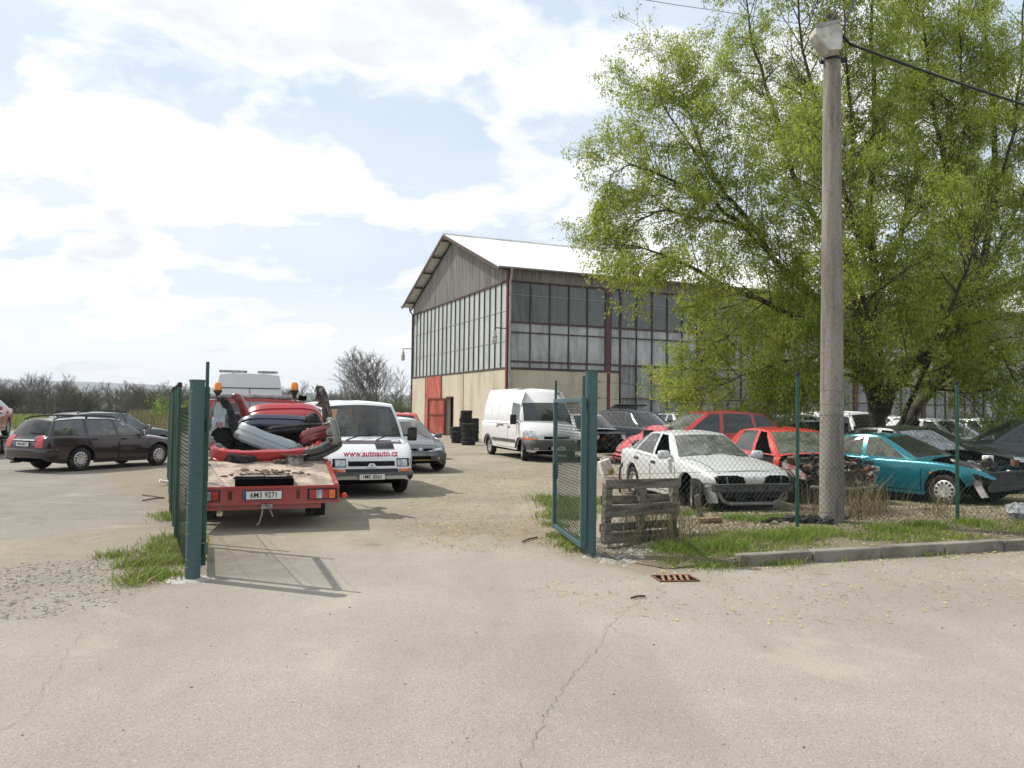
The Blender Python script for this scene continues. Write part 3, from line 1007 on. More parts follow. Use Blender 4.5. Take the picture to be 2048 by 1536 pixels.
q = MB()                                             # the kerb: stones end to end, the first ones sunk
kp = [(1.45, 9.52, .02), (2.05, 9.28, .05), (2.56, 9.11, .06)]
for (ax_, ay, h0), (bx_, by, h1) in zip(kp, kp[1:]):
    a, b = Vector((ax_, ay, 0)), Vector((bx_, by, 0))
    d = (b - a).normalized()
    n_ = Vector((-d.y, d.x, 0)) * .14
    q.add([a, b, b + n_, a + n_, a + Vector((0, 0, h0)), b + Vector((0, 0, h1)), b + n_ + Vector((0, 0, h1)), a + n_ + Vector((0, 0, h0))],
          [(0, 1, 5, 4), (4, 5, 6, 7), (0, 4, 7, 3), (1, 2, 6, 5)])
for k in range(14):
    a = K0 + KD * (k * 1.0 + .004) + KN * R.uniform(-.008, .008)
    c = a + KD * .494 + KN * .07 + Vector((0, 0, .035 + R.uniform(-.006, .006)))
    q.box(c, (.985, .14, .19), Matrix.Rotation(math.atan2(KD.y, KD.x) + R.uniform(-.006, .006), 3, 'Z'))
tag(q.build('kerb', M_KERB, None, 30, bevel=.018), kind='structure')

M_CRACK = mat('crack_line', (.215, .192, .162), .95)  # worn road cracks, drawn as thin darker ribbons
q = MB()
def crack(pts, wd, seed):
    r = random.Random(seed)
    P_ = []
    for (a, b) in zip(pts, pts[1:]):
        a, b = G(*a), G(*b)
        n = max(2, int((b - a).length / .05))
        for i in range(n):
            p = a.lerp(b, i / n)
            P_.append(Vector((p.x + r.uniform(-.022, .022), p.y + r.uniform(-.018, .018), .003)))
    for i in range(len(P_) - 1):
        a, b = P_[i], P_[i + 1]
        d = (b - a).normalized()
        n_ = Vector((-d.y, d.x, 0)) * wd * r.uniform(.25, .6)
        q.add([a - n_, b - n_, b + n_, a + n_], [(0, 1, 2, 3)])
crack([(1305, 1185), (1250, 1222), (1218, 1250), (1200, 1290), (1160, 1330), (1110, 1400), (1085, 1450), (1062, 1500), (1020, 1560)], .0038, 1)
crack([(165, 1260), (120, 1330), (85, 1370), (75, 1405), (30, 1445), (-30, 1480)], .0026, 2)
crack([(1218, 1250), (1240, 1265), (1300, 1282)], .003, 3)
tag(q.build('road_crack', M_CRACK, None, 0), kind='structure')

def hills(name, Y, prof, col, seed):
    r = random.Random(seed)
    m = mat(name + '_cover', col, .95, scale=.004, col2=tuple(c * .8 for c in col))
    rows = [[], [], []]
    f = curve(prof)
    for i in range(81):
        x = -3800 + 7600 * i / 80
        h = f(x) + r.uniform(-2, 2)
        rows[0].append((x, Y, -3))
        rows[1].append((x, Y + 300, h * .7))
        rows[2].append((x, Y + 800, h))
    mb = MB()
    mb.grid(rows)
    tag(mb.build(name, m, None, 60), kind='structure')
hills('hills', 1500, [(-3800, 40), (-1500, 34), (-1000, 30), (-800, 32), (-640, 34), (-420, 24), (-300, 16), (0, 12), (900, 30), (3800, 60)], (.07, .11, .05), 1)
hills('far_hills', 3000, [(-3800, 120), (-2000, 105), (-1200, 75), (-600, 62), (-200, 66), (600, 70), (3800, 150)], (.06, .08, .06), 2)

# ------------------------------------------------------------------ warehouse
HZ = rad(23.4)
A0 = Vector((-.30, 43.0, 0))
HL, HW, EAVE, RIDGE, SILL, WTOP = 60.0, 18.0, 9.3, 12.72, 3.92, 8.72
hall = empty('warehouse', A0, HZ, 'large grey steel warehouse with tall glazed walls, cream plaster base and pale pitched roof', 'warehouse')
def plaster(name, c1, c2):
    return mat(name, c1, .92, scale=.9, col2=c2, lo=.42, hi=.7, bump=.25, bscale=30, stretch=(1, 1, .35))
M_PLASTER = plaster('cream_plaster', (.50, .45, .35), (.36, .31, .23))
M_CLAD = mat('weathered_cladding', (.30, .285, .265), .75, scale=2.5, col2=(.17, .15, .135), stretch=(1, 1, .12), lo=.38, hi=.7)
M_REDST = mat('red_oxide_steel', (.19, .035, .026), .7, scale=3, col2=(.10, .03, .024))
M_REDDOOR = mat('faded_red_door', (.34, .058, .040), .75, scale=2.2, col2=(.44, .13, .08), lo=.45, hi=.62, stretch=(1, 1, .4))
M_ROOF = mat('pale_roof_sheet', (.72, .72, .71), .45, scale=1.2, col2=(.60, .60, .58), metal=.1)
M_ZINC = mat('zinc_gutter', (.40, .41, .42), .5, metal=.4, scale=4, col2=(.28, .28, .28))
M_MULL = mat('mullion_steel', (.045, .032, .03), .7, scale=3, col2=(.10, .05, .04))

def pane_mat(name, c1, c2, rough, streak, pane=(1, 1)):
    """dusty translucent glazing: each pane a little different, rain streaks down it"""
    m, t = new_mat(name)
    co = t.n('ShaderNodeTexCoord').outputs['Object']
    cell = t.n('ShaderNodeVectorMath', {0: co, 1: (pane[0], pane[0], pane[1])}, operation='DIVIDE').outputs[0]
    cell = t.n('ShaderNodeVectorMath', {0: cell}, operation='FLOOR').outputs[0]
    rnd = t.n('ShaderNodeTexWhiteNoise', {'Vector': cell}, noise_dimensions='3D').outputs['Value']
    st = t.noise(t.n('ShaderNodeMapping', {'Vector': co, 'Scale': (7, 7, .5)}).outputs[0], 1.0, 5, .6)
    bl = t.noise(co, .6, 5, .6)
    f = t.math('ADD', t.math('MULTIPLY', t.ramp(st, .35, .7), streak), t.math('ADD', t.math('MULTIPLY', t.ramp(bl, .38, .66), .45), t.math('MULTIPLY', rnd, .25)), clamp=True)
    c = t.mix(f, c1, c2)
    nz = t.n('ShaderNodeBump', {'Strength': .06, 'Distance': .05, 'Height': t.noise(co, 1.3, 2)}).outputs[0]
    b = t.n('ShaderNodeBsdfPrincipled', {'Base Color': c, 'Roughness': t.math('ADD', t.math('MULTIPLY', f, .35), rough), 'Specular IOR Level': .8, 'Normal': nz})
    t.n('ShaderNodeOutputMaterial', {0: b.outputs[0]})
    return m
M_PANE_L = pane_mat('frosted_panes', (.44, .475, .46), (.30, .33, .32), .18, .3, (.86, 1.6))
M_PANE_S = pane_mat('milky_panes', (.50, .51, .52), (.22, .235, .235), .14, .5, (1.08, 2.2))
M_PANE_G = pane_mat('grimy_shaded_panes', (.30, .31, .31), (.10, .105, .10), .16, .5, (1.08, 1.9))  # grime, with tree shade and dark reflections put into the colour too
M_PANE_D = pane_mat('dark_panes', (.035, .04, .038), (.13, .14, .13), .10, .6, (1.08, 2.2))

q = MB()
def slab(x0, x1, y0, y1, z0, z1): q.box(((x0 + x1) / 2, (y0 + y1) / 2, (z0 + z1) / 2), (x1 - x0, y1 - y0, z1 - z0))
DY0, DY1, DH = 8.6, 9.98, 2.45
slab(0, .3, 0, DY0, 0, SILL)
slab(0, .3, DY0, DY1, DH, SILL)
slab(0, .3, DY1, HW, 0, SILL)
slab(.3, 7.0, 0, .3, 0, SILL)
q.build('plaster_wall', M_PLASTER, hall, 0)
q = MB()
slab(7.0, 38.5, .02, .3, 0, 1.0)
slab(.3, HL, HW - .3, HW, 0, EAVE)
slab(HL - .3, HL, 0, HW - .3, 0, EAVE)
q.build('back_wall', mat('grey_render', (.33, .32, .29), .9, scale=1.5, bump=.3), hall, 0)
q = MB()
slab(37.68, HL - .3, .01, .3, 0, WTOP)
q.build('panel_wall', mat('pale_panel', (.42, .43, .43), .8, scale=.8, col2=(.32, .33, .33)), hall, 0)
q = MB()
slab(.4, HL - .4, .4, HW - .4, -.02, .01)
q.build('floor', DARK, hall, 0)
# gable glazing
q = MB()
slab(.06, .10, .16, HW - .1, SILL, WTOP)
gw_ = q.build('gable_window', M_PANE_L, hall, 0)
q = MB()
for k in range(22): slab(.0, .06, .12 + k * (HW - .24) / 21 - .03, .12 + k * (HW - .24) / 21 + .03, SILL + .1, WTOP - .08)
slab(-.02, .07, .05, HW, SILL - .02, SILL + .1)
slab(-.02, .07, .05, HW, WTOP - .08, WTOP + .02)
q.build('mullion', M_MULL, gw_, 0)
q = MB()
for z in (5.45, 7.1): slab(.03, .062, .1, HW - .1, z - .014, z + .014)
q.build('glazing_bar', mat('glazing_lead', (.42, .42, .38), .6), gw_, 0)
# long side glazing, one window per bay
def bay(x0, x1, zlo, m0):
    q2 = MB()
    def sl2(x0_, x1_, y0, y1, z0, z1): q2.box(((x0_ + x1_) / 2, (y0 + y1) / 2, (z0 + z1) / 2), (x1_ - x0_, y1 - y0, z1 - z0))
    q2.mi(0); sl2(x0, x1, .06, .10, 4.34 if zlo < 2 else zlo, 6.45)
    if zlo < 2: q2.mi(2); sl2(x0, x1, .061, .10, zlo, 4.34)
    q2.mi(1); sl2(x0, x1, .062, .10, 6.45, WTOP)
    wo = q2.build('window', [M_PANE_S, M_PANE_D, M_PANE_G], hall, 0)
    q2 = MB()
    n = max(1, round((x1 - x0) / 1.08))
    for k in range(n + 1):
        x = x0 + (m0 if k == 0 else 0) + (x1 - x0) * k / n
        sl2(x - .03, x + .03, -.01, .06, zlo + .1, WTOP - .08)
    for z, hh in ((6.47, .05), (5.92, .03), (4.34, .045)) + (((2.45, .03),) if zlo < 2 else ()): sl2(x0, x1, .0, .061, z - hh, z + hh)
    sl2(x0, x1, -.02, .07, zlo - .03, zlo + .1)
    sl2(x0, x1, -.02, .07, WTOP - .08, WTOP + .02)
    q2.build('window_frame', M_MULL, wo, 0)
    q2 = MB()
    sl2(x0, x1, .02, .062, 7.95, 7.975)
    q2.build('glazing_bar', MATS['glazing_lead'], wo, 0)
bay(.2, 6.1, SILL, 0)
bay(6.45, 7.05, SILL, 0)
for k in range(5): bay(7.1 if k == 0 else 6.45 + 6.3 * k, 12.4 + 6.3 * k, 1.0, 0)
q = MB()
M_COLUMN = mat('grey_brown_column', (.085, .06, .055), .75, scale=2, col2=(.12, .05, .045))
for k in range(5):
    q = MB()
    slab(6.11 + 6.3 * k, 6.44 + 6.3 * k, -.03, .1, 0 if k else SILL, WTOP)
    q.build('steel_column', M_COLUMN, hall, 0)
q = MB()
slab(6.2, 6.42, -.012, .0, 0, SILL - .03)
q.build('wall_post', M_REDST, hall, 0)
q = MB()
slab(-.03, .16, -.03, .15, 0, EAVE)
q.build('corner_post', M_REDST, hall, 0)
# corrugated cladding
def corr(name, p0, du, n, pitch, depth, nrm, zlo, zhi, m, parent):
    rows = [[], []]
    for i in range(n * 4 + 1):
        u = i * pitch / 4
        off = depth * (1, 1, 0, 0)[i % 4]
        p = Vector(p0) + Vector(du) * u + Vector(nrm) * off
        rows[0].append((p.x, p.y, zlo))
        rows[1].append((p.x, p.y, zhi(u)))
    mb = MB()
    mb.grid(rows)
    return mb.build(name, m, parent, 0)
corr('side_cladding', (.1, .02, 0), (1, 0, 0), 290, .205, .04, (0, -1, 0), WTOP, lambda u: EAVE + .05, M_CLAD, hall)
slope = (RIDGE - EAVE) / (HW / 2)
corr('gable_cladding', (.02, .06, 0), (0, 1, 0), 99, .18, .04, (-1, 0, 0), WTOP, lambda u: EAVE + slope * min(u + .06, HW - u - .06) - .05, M_CLAD, hall)
# roof
for sg in (0, 1):
    mb = MB()
    ang = math.atan(slope)
    rows = [[], []]
    for i in range(300 * 4 + 1):
        x = -.75 + i * .0512
        off = .035 * (1, 1, 0, 0)[i % 4]
        for k, yy in ((0, -.5), (1, HW / 2)):
            z = EAVE + slope * yy + .16 + off
            rows[k].append((x, yy if sg == 0 else HW - yy, z))
    mb.grid(rows)
    mb.grid([[(a, b, c - .07) for a, b, c in (rows[0][0], rows[0][-1])], [(a, b, c - .07) for a, b, c in (rows[1][0], rows[1][-1])]])
    mb.build('roof_slope', M_ROOF, hall, 0, fix=True)
q = MB()
ra_ = math.atan(slope)
Lr = (HW / 2 + .5) / math.cos(ra_)
for sg in (1, -1):
    yc = HW / 2 - sg * (HW / 2 + .5) / 2
    zc_ = EAVE + slope * (HW / 2 - .5) / 2 - .02
    q.box((-.72, yc, zc_ + .10), (.05, Lr, .17), (sg * ra_, 0, 0))
    q.box((-.05, yc, zc_ - .08), (.06, Lr - .3, .12), (sg * ra_, 0, 0))
q.build('barge_board', M_MULL, hall, 0)
q = MB()
for sg in (1, -1):
    for f in (.06, .3, .52, .74, .96):
        yy = (HW / 2) * f
        q = MB()
        q.box((-.36, yy if sg > 0 else HW - yy, EAVE + slope * yy - .02), (.62, .09, .12))
        q.build('purlin', M_MULL, hall, 0)
q = MB()
q.tube([(-.75, HW / 2, RIDGE + .20), (HL, HW / 2, RIDGE + .20)], .10, 8)
q.build('ridge_cap', M_ROOF, hall)
for yy in (-.58, HW + .58):
    q = MB()
    pr = [(.09 * math.cos(t), .09 * math.sin(t)) for t in [math.pi + math.pi * k / 8 for k in range(9)]]
    q.grid([[(x, yy + a, EAVE + b + .04) for a, b in pr] for x in (-.8, HL)])
    q.add([(-.8, yy + a, EAVE + b + .04) for a, b in pr], [tuple(range(9))])
    g_ = q.build('gutter', M_ZINC, hall, 40)
q = MB()
q.tube([(.0, -.56, EAVE - .03), (.02, -.52, EAVE - .3), (.1, -.12, EAVE - .75), (.12, -.1, EAVE - 1.0), (.12, -.1, .1)], .065, 9)
for z in (2.5, 4.6, 6.3, 7.4): q.tube([(.12, -.1, z), (.12, -.1, z + .06)], .085, 9)
q.build('downpipe', M_ZINC, hall)
q = MB()
q.tube([(-.1, HW + .56, EAVE - .03), (-.1, HW + .5, EAVE - .3), (.0, HW + .1, EAVE - .6), (.0, HW + .08, .1)], .06, 8)
q.build('downpipe', M_MULL, hall)
# doors in the gable
q = MB()
slab(-.05, .0, 10.95, 14.5, 0.02, SILL - .03)
rd = q.build('sliding_door', M_REDDOOR, hall, 0)
for a in ((-.07, -.045, 10.95, 11.03, .02, SILL - .03), (-.07, -.045, 14.42, 14.5, .02, SILL - .03), (-.012, 0, 6.72, 6.80, 0, SILL - .03), (-.012, 0, HW - .14, HW - .02, 0, SILL - .03)):
    q = MB()
    slab(*a)
    q.build('wall_post', M_REDST, hall, 0)
q = MB()
for y0, y1, z0, z1 in ((DY0 - .06, DY0, 0, DH), (DY1, DY1 + .06, 0, DH), (DY0 - .06, DY1 + .06, DH, DH + .07)): slab(-.02, .1, y0, y1, z0, z1)
q.build('door_frame', M_REDST, hall, 0)
dl = MB()
Ld, th = 1.75, .05
dl.box((0, Ld / 2, DH / 2), (th, Ld, DH - .06))
leafm = Matrix.Translation((-.06, DY1 + .02, 0)) @ Matrix.Rotation(rad(22), 4, 'Z')
def moved(mb, M_):
    mb.v = [tuple(M_ @ Vector(p)) for p in mb.v]
    return mb
dd = moved(dl, leafm).build('door', M_REDDOOR, hall, 0)
dl = MB()
for z in (.08, 1.32, DH - .08): dl.box((-.04, Ld / 2, z), (.05, Ld - .02, .08))
for y in (.05, Ld - .05): dl.box((-.042, y, DH / 2), (.05, .09, DH - .08))
moved(dl, leafm).build('door_rail', M_REDST, dd, 0)
dl = MB().box((-.08, Ld - .16, 1.15), (.04, .16, .04))
moved(dl, leafm).build('handle', STEEL, dd, 0)
q = MB()
slab(.6, .7, DY0 - .5, DY1 + .6, 0.02, 3.0)
q.build('inner_partition', mat('dim_partition', (.05, .045, .04), .9), hall, 0)

def wall_lamp(px, py, Y, base, label):
    c = W(px, py, Y)
    t = empty('wall_lamp', c, 0, label, 'lamp', 'gooseneck lamps on the warehouse')
    b = Vector(base) - c
    MB().tube([b, (0, b.y * .05, b.z), (0, 0, b.z - .05), (0, 0, .34)], .028, 7).build('arm', M_MULL, t)
    MB().lathe([(.001, .42), (.06, .42), (.09, .36), (.10, .18), (.14, .12), (.15, .04), (.13, .02), (.001, .02)], 14).build('housing', mat('lamp_enamel', (.48, .46, .42), .5, scale=9, col2=(.25, .22, .18)), t)
    MB().lathe([(.12, .02), (.15, -.06), (.13, -.20), (.07, -.27), (.001, -.29)], 14).build('shade', mat('lamp_shade_glass', (.5, .5, .47), .2, coat=.4), t)
wall_lamp(989, 676, 42.6, W(1012, 657, 43), 'grey glass hanging lamp on an arm at the near corner of the warehouse')
wall_lamp(806, 714, 59.2, W(826, 698, 59.6), 'grey glass hanging lamp on an arm at the far left corner of the warehouse')

# ------------------------------------------------------------------ trees
def leaf_mat(name, c1, c2, trans=.45):
    m, t = new_mat(name)
    co = t.n('ShaderNodeTexCoord').outputs['Object']
    g = t.n('ShaderNodeNewGeometry').outputs['Random Per Island']
    c = t.mix(t.ramp(t.math('ADD', t.math('MULTIPLY', g, .6), t.math('MULTIPLY', t.noise(co, .7, 3), .5)), .25, .85), c1, c2)
    d = t.n('ShaderNodeBsdfPrincipled', {'Base Color': c, 'Roughness': .55, 'Specular IOR Level': .3})
    tr = t.n('ShaderNodeBsdfTranslucent', {'Color': c})
    mx = t.n('ShaderNodeMixShader', {0: trans, 1: d.outputs[0], 2: tr.outputs[0]})
    t.n('ShaderNodeOutputMaterial', {0: mx.outputs[0]})
    return m
M_BARK = mat('grey_brown_bark', (.085, .068, .05), .95, scale=4, col2=(.035, .028, .022), bump=1, bscale=9, stretch=(1, 1, .3))
M_TWIG = mat('brown_twig', (.075, .058, .04), .9, scale=4)
M_LEAF = leaf_mat('young_leaf', (.43, .51, .065), (.19, .29, .038), .55)
M_CATKIN = leaf_mat('pale_catkin', (.52, .48, .15), (.40, .40, .11))
M_BARE = mat('bare_winter_twig', (.19, .165, .14), .95, scale=2, col2=(.12, .10, .085))

def bend(r, p, d, L, n, wob, trop):
    pts = [Vector(p)]
    d = Vector(d).normalized()
    for i in range(n):
        d = (d + Vector((r.uniform(-1, 1), r.uniform(-1, 1), r.uniform(-1, 1))) * wob + Vector((0, 0, trop))).normalized()
        pts.append(pts[-1] + d * (L / n))
    return pts
def off_dir(r, d, lo, hi):
    a = d.orthogonal().normalized()
    a = Matrix.Rotation(r.uniform(0, 6.283), 3, d) @ a
    t = rad(r.uniform(lo, hi))
    return (d * math.cos(t) + a * math.sin(t)).normalized()
def at_frac(pts, f):
    k = f * (len(pts) - 1)
    i = min(int(k), len(pts) - 2)
    return pts[i].lerp(pts[i + 1], k - i), (pts[i + 1] - pts[i]).normalized()

def leaves_mesh(name, tips, mats, parent, seed, size=(.05, .09), droop=.5):
    """tips: (point, how many leaves, spread, catkins?)"""
    rg = np.random.default_rng(seed)
    pos, cat = [], []
    for p, n, sp, ck in tips:
        a = rg.normal(0, sp, (n, 3)) + np.array(p)
        pos.append(a)
        cat.append((rg.random(n) < ck))
    pos = np.concatenate(pos)
    cat = np.concatenate(cat)
    n = len(pos)
    ax = rg.normal(0, 1, (n, 3))
    ax[:, 2] -= droop
    ax[cat] *= np.array([.35, .35, 1])
    ax[cat, 2] -= 1.2
    ax /= np.linalg.norm(ax, axis=1)[:, None] + 1e-9
    up = rg.normal(0, 1, (n, 3))
    sd = np.cross(ax, up)
    sd /= np.linalg.norm(sd, axis=1)[:, None] + 1e-9
    L = rg.uniform(size[0], size[1], n)
    wd = L * rg.uniform(.30, .5, n)
    L = np.where(cat, L * 1.05, L)
    nz = np.cross(ax, sd)
    A = pos
    B = pos + ax * (L * .45)[:, None] + sd * (wd * .5)[:, None] + nz * (L * .08)[:, None]
    Cc = pos + ax * L[:, None]
    D = pos + ax * (L * .45)[:, None] - sd * (wd * .5)[:, None] + nz * (L * .08)[:, None]
    V = np.stack([A, B, Cc, D], 1).reshape(-1, 3)
    F = np.arange(4 * n).reshape(-1, 4)
    return np_mesh(name, V, F, mats, cat.astype(int), parent)

def big_tree():
    r = random.Random(21)
    base = W(1762, 948, 24)
    base.z = 0
    t = empty('tree', base, 0, 'tall spreading tree with dark forked trunk and fresh yellow green leaves behind the wrecked cars', 'tree')
    Y0 = 24.0
    def L(pts, r0, r1): return ([W(p[0], p[1], p[2] if len(p) > 2 else Y0) - base for p in pts], r0, r1)
    limbs = [
        L([(1764, 952), (1760, 890), (1754, 830), (1740, 770), (1731, 700, 23.9), (1740, 640, 23.7), (1752, 580, 23.5), (1746, 510, 23.3), (1738, 400, 23), (1750, 250, 23), (1742, 80, 23), (1746, -120, 23)], .33, .03),
        L([(1760, 830), (1785, 772, 23.8), (1826, 724, 23.5), (1870, 700, 23.2), (1904, 682, 23), (1930, 628, 22.8), (1990, 577, 22.5), (2060, 548, 22.2), (2190, 500, 22)], .27, .05),
        L([(1768, 940, 24.2), (1800, 860, 24.6), (1858, 784, 25), (1893, 721, 25), (1922, 655, 25), (1962, 540, 25), (1990, 400, 25), (1986, 210, 25), (1970, 60, 25), (1975, -120, 25)], .27, .04),
        L([(1738, 760), (1695, 690, 23.6), (1640, 605, 23.2), (1562, 535, 23), (1516, 465, 22.8), (1452, 390, 22.6), (1400, 290, 22.5), (1365, 190, 22.5)], .17, .02),
        L([(1732, 690), (1700, 570, 24.3), (1650, 470, 24.6), (1600, 380, 25), (1562, 280, 25), (1530, 170, 25), (1500, 60, 25), (1485, -80, 25)], .16, .02),
        L([(1736, 760), (1685, 695, 23.2), (1620, 645, 22.6), (1546, 612, 22), (1460, 576, 21.6), (1377, 530, 21.4), (1305, 503, 21.2), (1262, 490, 21)], .14, .015),
        L([(1731, 700), (1650, 650, 24.5), (1560, 640, 25), (1480, 650, 25), (1410, 700, 25), (1385, 770, 25)], .10, .015),
        L([(1562, 535, 23), (1480, 445, 22.5), (1400, 385, 22), (1310, 345, 21.8), (1262, 328, 21.5), (1215, 352, 21.5)], .08, .012),
        L([(1746, 510, 23.3), (1690, 390, 23), (1645, 250, 22.5), (1605, 100, 22), (1590, -80, 22)], .12, .02),
        L([(1962, 540, 25), (1905, 400, 24.5), (1872, 250, 24), (1850, 80, 24), (1842, -100, 24)], .12, .02),
        L([(1930, 640, 25), (2000, 490, 25.5), (2060, 360, 26), (2130, 200, 26)], .13, .03),
        L([(1752, 590, 23.5), (1800, 480, 24.5), (1832, 350, 25), (1822, 180, 25.5), (1810, -20, 26)], .12, .02),
        L([(1754, 830), (1765, 720, 22.5), (1730, 610, 21), (1690, 500, 20.3), (1660, 380, 20), (1655, 250, 20)], .12, .02),
        L([(1904, 682, 23), (1960, 690, 22), (2010, 720, 21.5), (2040, 770, 21.2)], .08, .015),
        L([(1740, 770), (1705, 735, 23), (1640, 712, 22), (1565, 722, 21.5), (1490, 748, 21.3), (1420, 785, 21.2)], .08, .012),
        L([(1785, 772, 23.8), (1840, 700, 26), (1880, 600, 27.5), (1900, 480, 28.5), (1930, 330, 29)], .13, .02),
        L([(1752, 580, 23.5), (1702, 430, 22.5), (1705, 260, 22), (1690, 90, 22), (1680, -80, 22)], .09, .015),
        L([(1990, 400, 25), (2030, 260, 24.5), (2045, 90, 24.5), (2055, -100, 24.5)], .08, .015),
        L([(1905, 400, 24.5), (1932, 250, 23.5), (1922, 90, 23), (1915, -80, 23)], .07, .015),
        L([(1738, 770), (1700, 748, 22.6), (1650, 765, 22), (1600, 795, 21.6)], .06, .012),
        L([(1790, 770, 23.8), (1850, 775, 22.6), (1920, 785, 22), (1990, 780, 21.6)], .07, .012),
        L([(1858, 790, 25), (1910, 745, 26), (1960, 700, 26.5), (2030, 660, 27)], .09, .012),
        L([(1516, 465, 22.8), (1420, 440, 22.4), (1330, 420, 22), (1285, 436, 22), (1245, 466, 22)], .07, .012),
        L([(1452, 390, 22.6), (1380, 290, 22.6), (1320, 200, 22.6), (1330, 110, 22.6)], .05, .01),
        L([(1800, 860, 24.6), (1850, 740, 22.5), (1890, 640, 21), (1935, 540, 20.5), (1960, 430, 20)], .11, .02),
    ]
    tr = MB()
    tw = MB()
    tips = []
    for k, (pts, r0, r1) in enumerate(limbs):
        n = len(pts)
        fine = []
        for i in range(n - 1):
            for j in range(3):
                p = pts[i].lerp(pts[i + 1], j / 3)
                fine.append(p + Vector((r.uniform(-.05, .05), r.uniform(-.05, .05), r.uniform(-.04, .04))) * (1 if j else 0))
        fine.append(pts[-1])
        m = len(fine)
        tr.tube(fine, [max(r1, r0 * (1 - i / m) ** .8) * (1.2 if k == 0 and i < 2 else 1) * .8 for i in range(m)], 10)
        Ls = sum((fine[i + 1] - fine[i]).length for i in range(m - 1))
        nb = int(Ls * 4.1)
        for b in range(nb):
            f = .22 + .78 * (b + r.random()) / nb
            if k == 0 and f < .3: continue
            p, d = at_frac(fine, min(f, .995))
            if p.z < .9: continue
            d1 = off_dir(r, d, 30, 65)
            bare = noise.noise(p * .55 + Vector((3, 1, 7))) * 1.1 + noise.noise(p * 1.6) * .5
            lf = 1.15 if bare > -.20 else .6 if bare > -.42 else .25
            L1 = r.uniform(1.0, 2.5) * (1.15 - .5 * f)
            bp = bend(r, p, d1, L1, 6, .16, .03 if r.random() < .6 else -.07)
            rb = max(.007, min(.028, r0 * .25) * (1.1 - .6 * f))
            tr.tube(bp, [rb * (1 - .75 * i / 6) for i in range(7)], 5, False)
            ns = int(L1 * 5.2) + 1
            for c in range(ns):
                f2 = .2 + .8 * (c + r.random()) / ns
                p2, d2 = at_frac(bp, min(f2, .99))
                L2 = r.uniform(.35, .95) * (1.1 - .4 * f2)
                sp = bend(r, p2, off_dir(r, d2, 25, 60), L2, 4, .2, -.03 if r.random() < .55 else .06)
                tw.tube(sp, [.007, .006, .005, .004, .003], 3, False)
                for e in range(r.randint(3, 5)):
                    p3, d3 = at_frac(sp, r.uniform(.25, .99))
                    tp = bend(r, p3, off_dir(r, d3, 20, 60), r.uniform(.18, .42), 2, .2, -.06)
                    tw.tube(tp, [.004, .003, .002], 3, False)
                    for pp in tp[1:]: tips.append((pp, max(1, int(r.randint(5, 11) * lf)), .075, .22))
                tips.append((sp[-1], max(1, int(r.randint(7, 12) * lf)), .085, .27))
    trunk = tr.build('trunk', M_BARK, t, 60)
    tw.build('twigs', M_TWIG, trunk, 0)
    leaves_mesh('crown', tips, [M_LEAF, M_CATKIN], t, 5, (.058, .112))
    print('tree tips', len(tips), sum(a[1] for a in tips))
big_tree()

def bare_tree_meshes(seed, H, spread, stems=1, dens=1.0, mbark=None):
    r = random.Random(seed)
    mb = MB()
    for s_ in range(stems):
        d = Vector((r.uniform(-1, 1) * spread * (.25 if stems > 1 else .05), r.uniform(-1, 1) * spread * .2, 1)).normalized()
        tp = bend(r, (r.uniform(-.3, .3) * (stems > 1), 0, -.2), d, H * r.uniform(.75, .95), 8, .06, .06)
        r0 = H * .016 / math.sqrt(stems)
        mb.tube(tp, [r0 * (1 - .93 * i / 8) for i in range(9)], 5, False)
        nb = int(16 * dens)
        for b in range(nb):
            f = .18 + .8 * (b + r.random()) / nb
            p, d1 = at_frac(tp, f)
            L1 = H * .42 * (1.05 - .75 * f) * r.uniform(.8, 1.2) * (.6 + .4 * spread)
            bp = bend(r, p, off_dir(r, d1, 28, 55), L1, 6, .10, .09)
            mb.tube(bp, [r0 * .38 * (1.1 - f * .6) * (1 - .8 * i / 6) + .008 for i in range(7)], 4, False)
            for c in range(int(9 * dens)):
                p2, d2 = at_frac(bp, r.uniform(.2, .98))
                L2 = L1 * r.uniform(.22, .45)
                sp = bend(r, p2, off_dir(r, d2, 18, 45), L2, 3, .12, .08)
                mb.tube(sp, [.022, .017, .013, .009], 3, False)
                for e in range(3):
                    p3, d3 = at_frac(sp, r.uniform(.2, .95))
                    mb.tube(bend(r, p3, off_dir(r, d3, 15, 45), L2 * r.uniform(.3, .55), 2, .12, .06), [.011, .009, .007], 3, False)
    return mb
def bare_tree(px, Y, top_py, label, mb, H, group=None, sx=1.0, rz=0.0):
    p = W(px, 800, Y)
    top = W(px, top_py, Y).z
    o = mb if isinstance(mb, bpy.types.Object) else mb.build('bare_tree', M_BARE, None, 0)
    if isinstance(mb, bpy.types.Object) and mb.get('used'):
        o = mb.copy()
        C.objects.link(o)
    o['used'] = 1
    o.location = (p.x, p.y, 0)
    k = top / H
    o.scale = (k * sx, k * sx, k)
    o.rotation_euler = (0, 0, rz)
    return tag(o, label, 'tree', group)
bt = [bare_tree_meshes(31, 10, 1.7, 5, 1.25).build('bare_tree', M_BARE, None, 0), bare_tree_meshes(32, 10, 1.0, 1, 1.0).build('bare_tree', M_BARE, None, 0),
      bare_tree_meshes(33, 10, 1.3, 2, 1.1).build('bare_tree', M_BARE, None, 0), bare_tree_meshes(34, 10, 1.5, 1, 1.2).build('bare_tree', M_BARE, None, 0)]
bare_tree(757, 118, 698, 'big round bare tree with many rising stems left of the warehouse', bt[0], 9.6, None, 1.2)
bare_tree(803, 112, 738, 'slim bare tree close to the left edge of the warehouse', bt[1], 9.6, None, .8)
bare_tree(698, 122, 768, 'low bare bushy tree at the left foot of the big round bare tree', bt[2], 9.6, None, 1.3, 1.0)
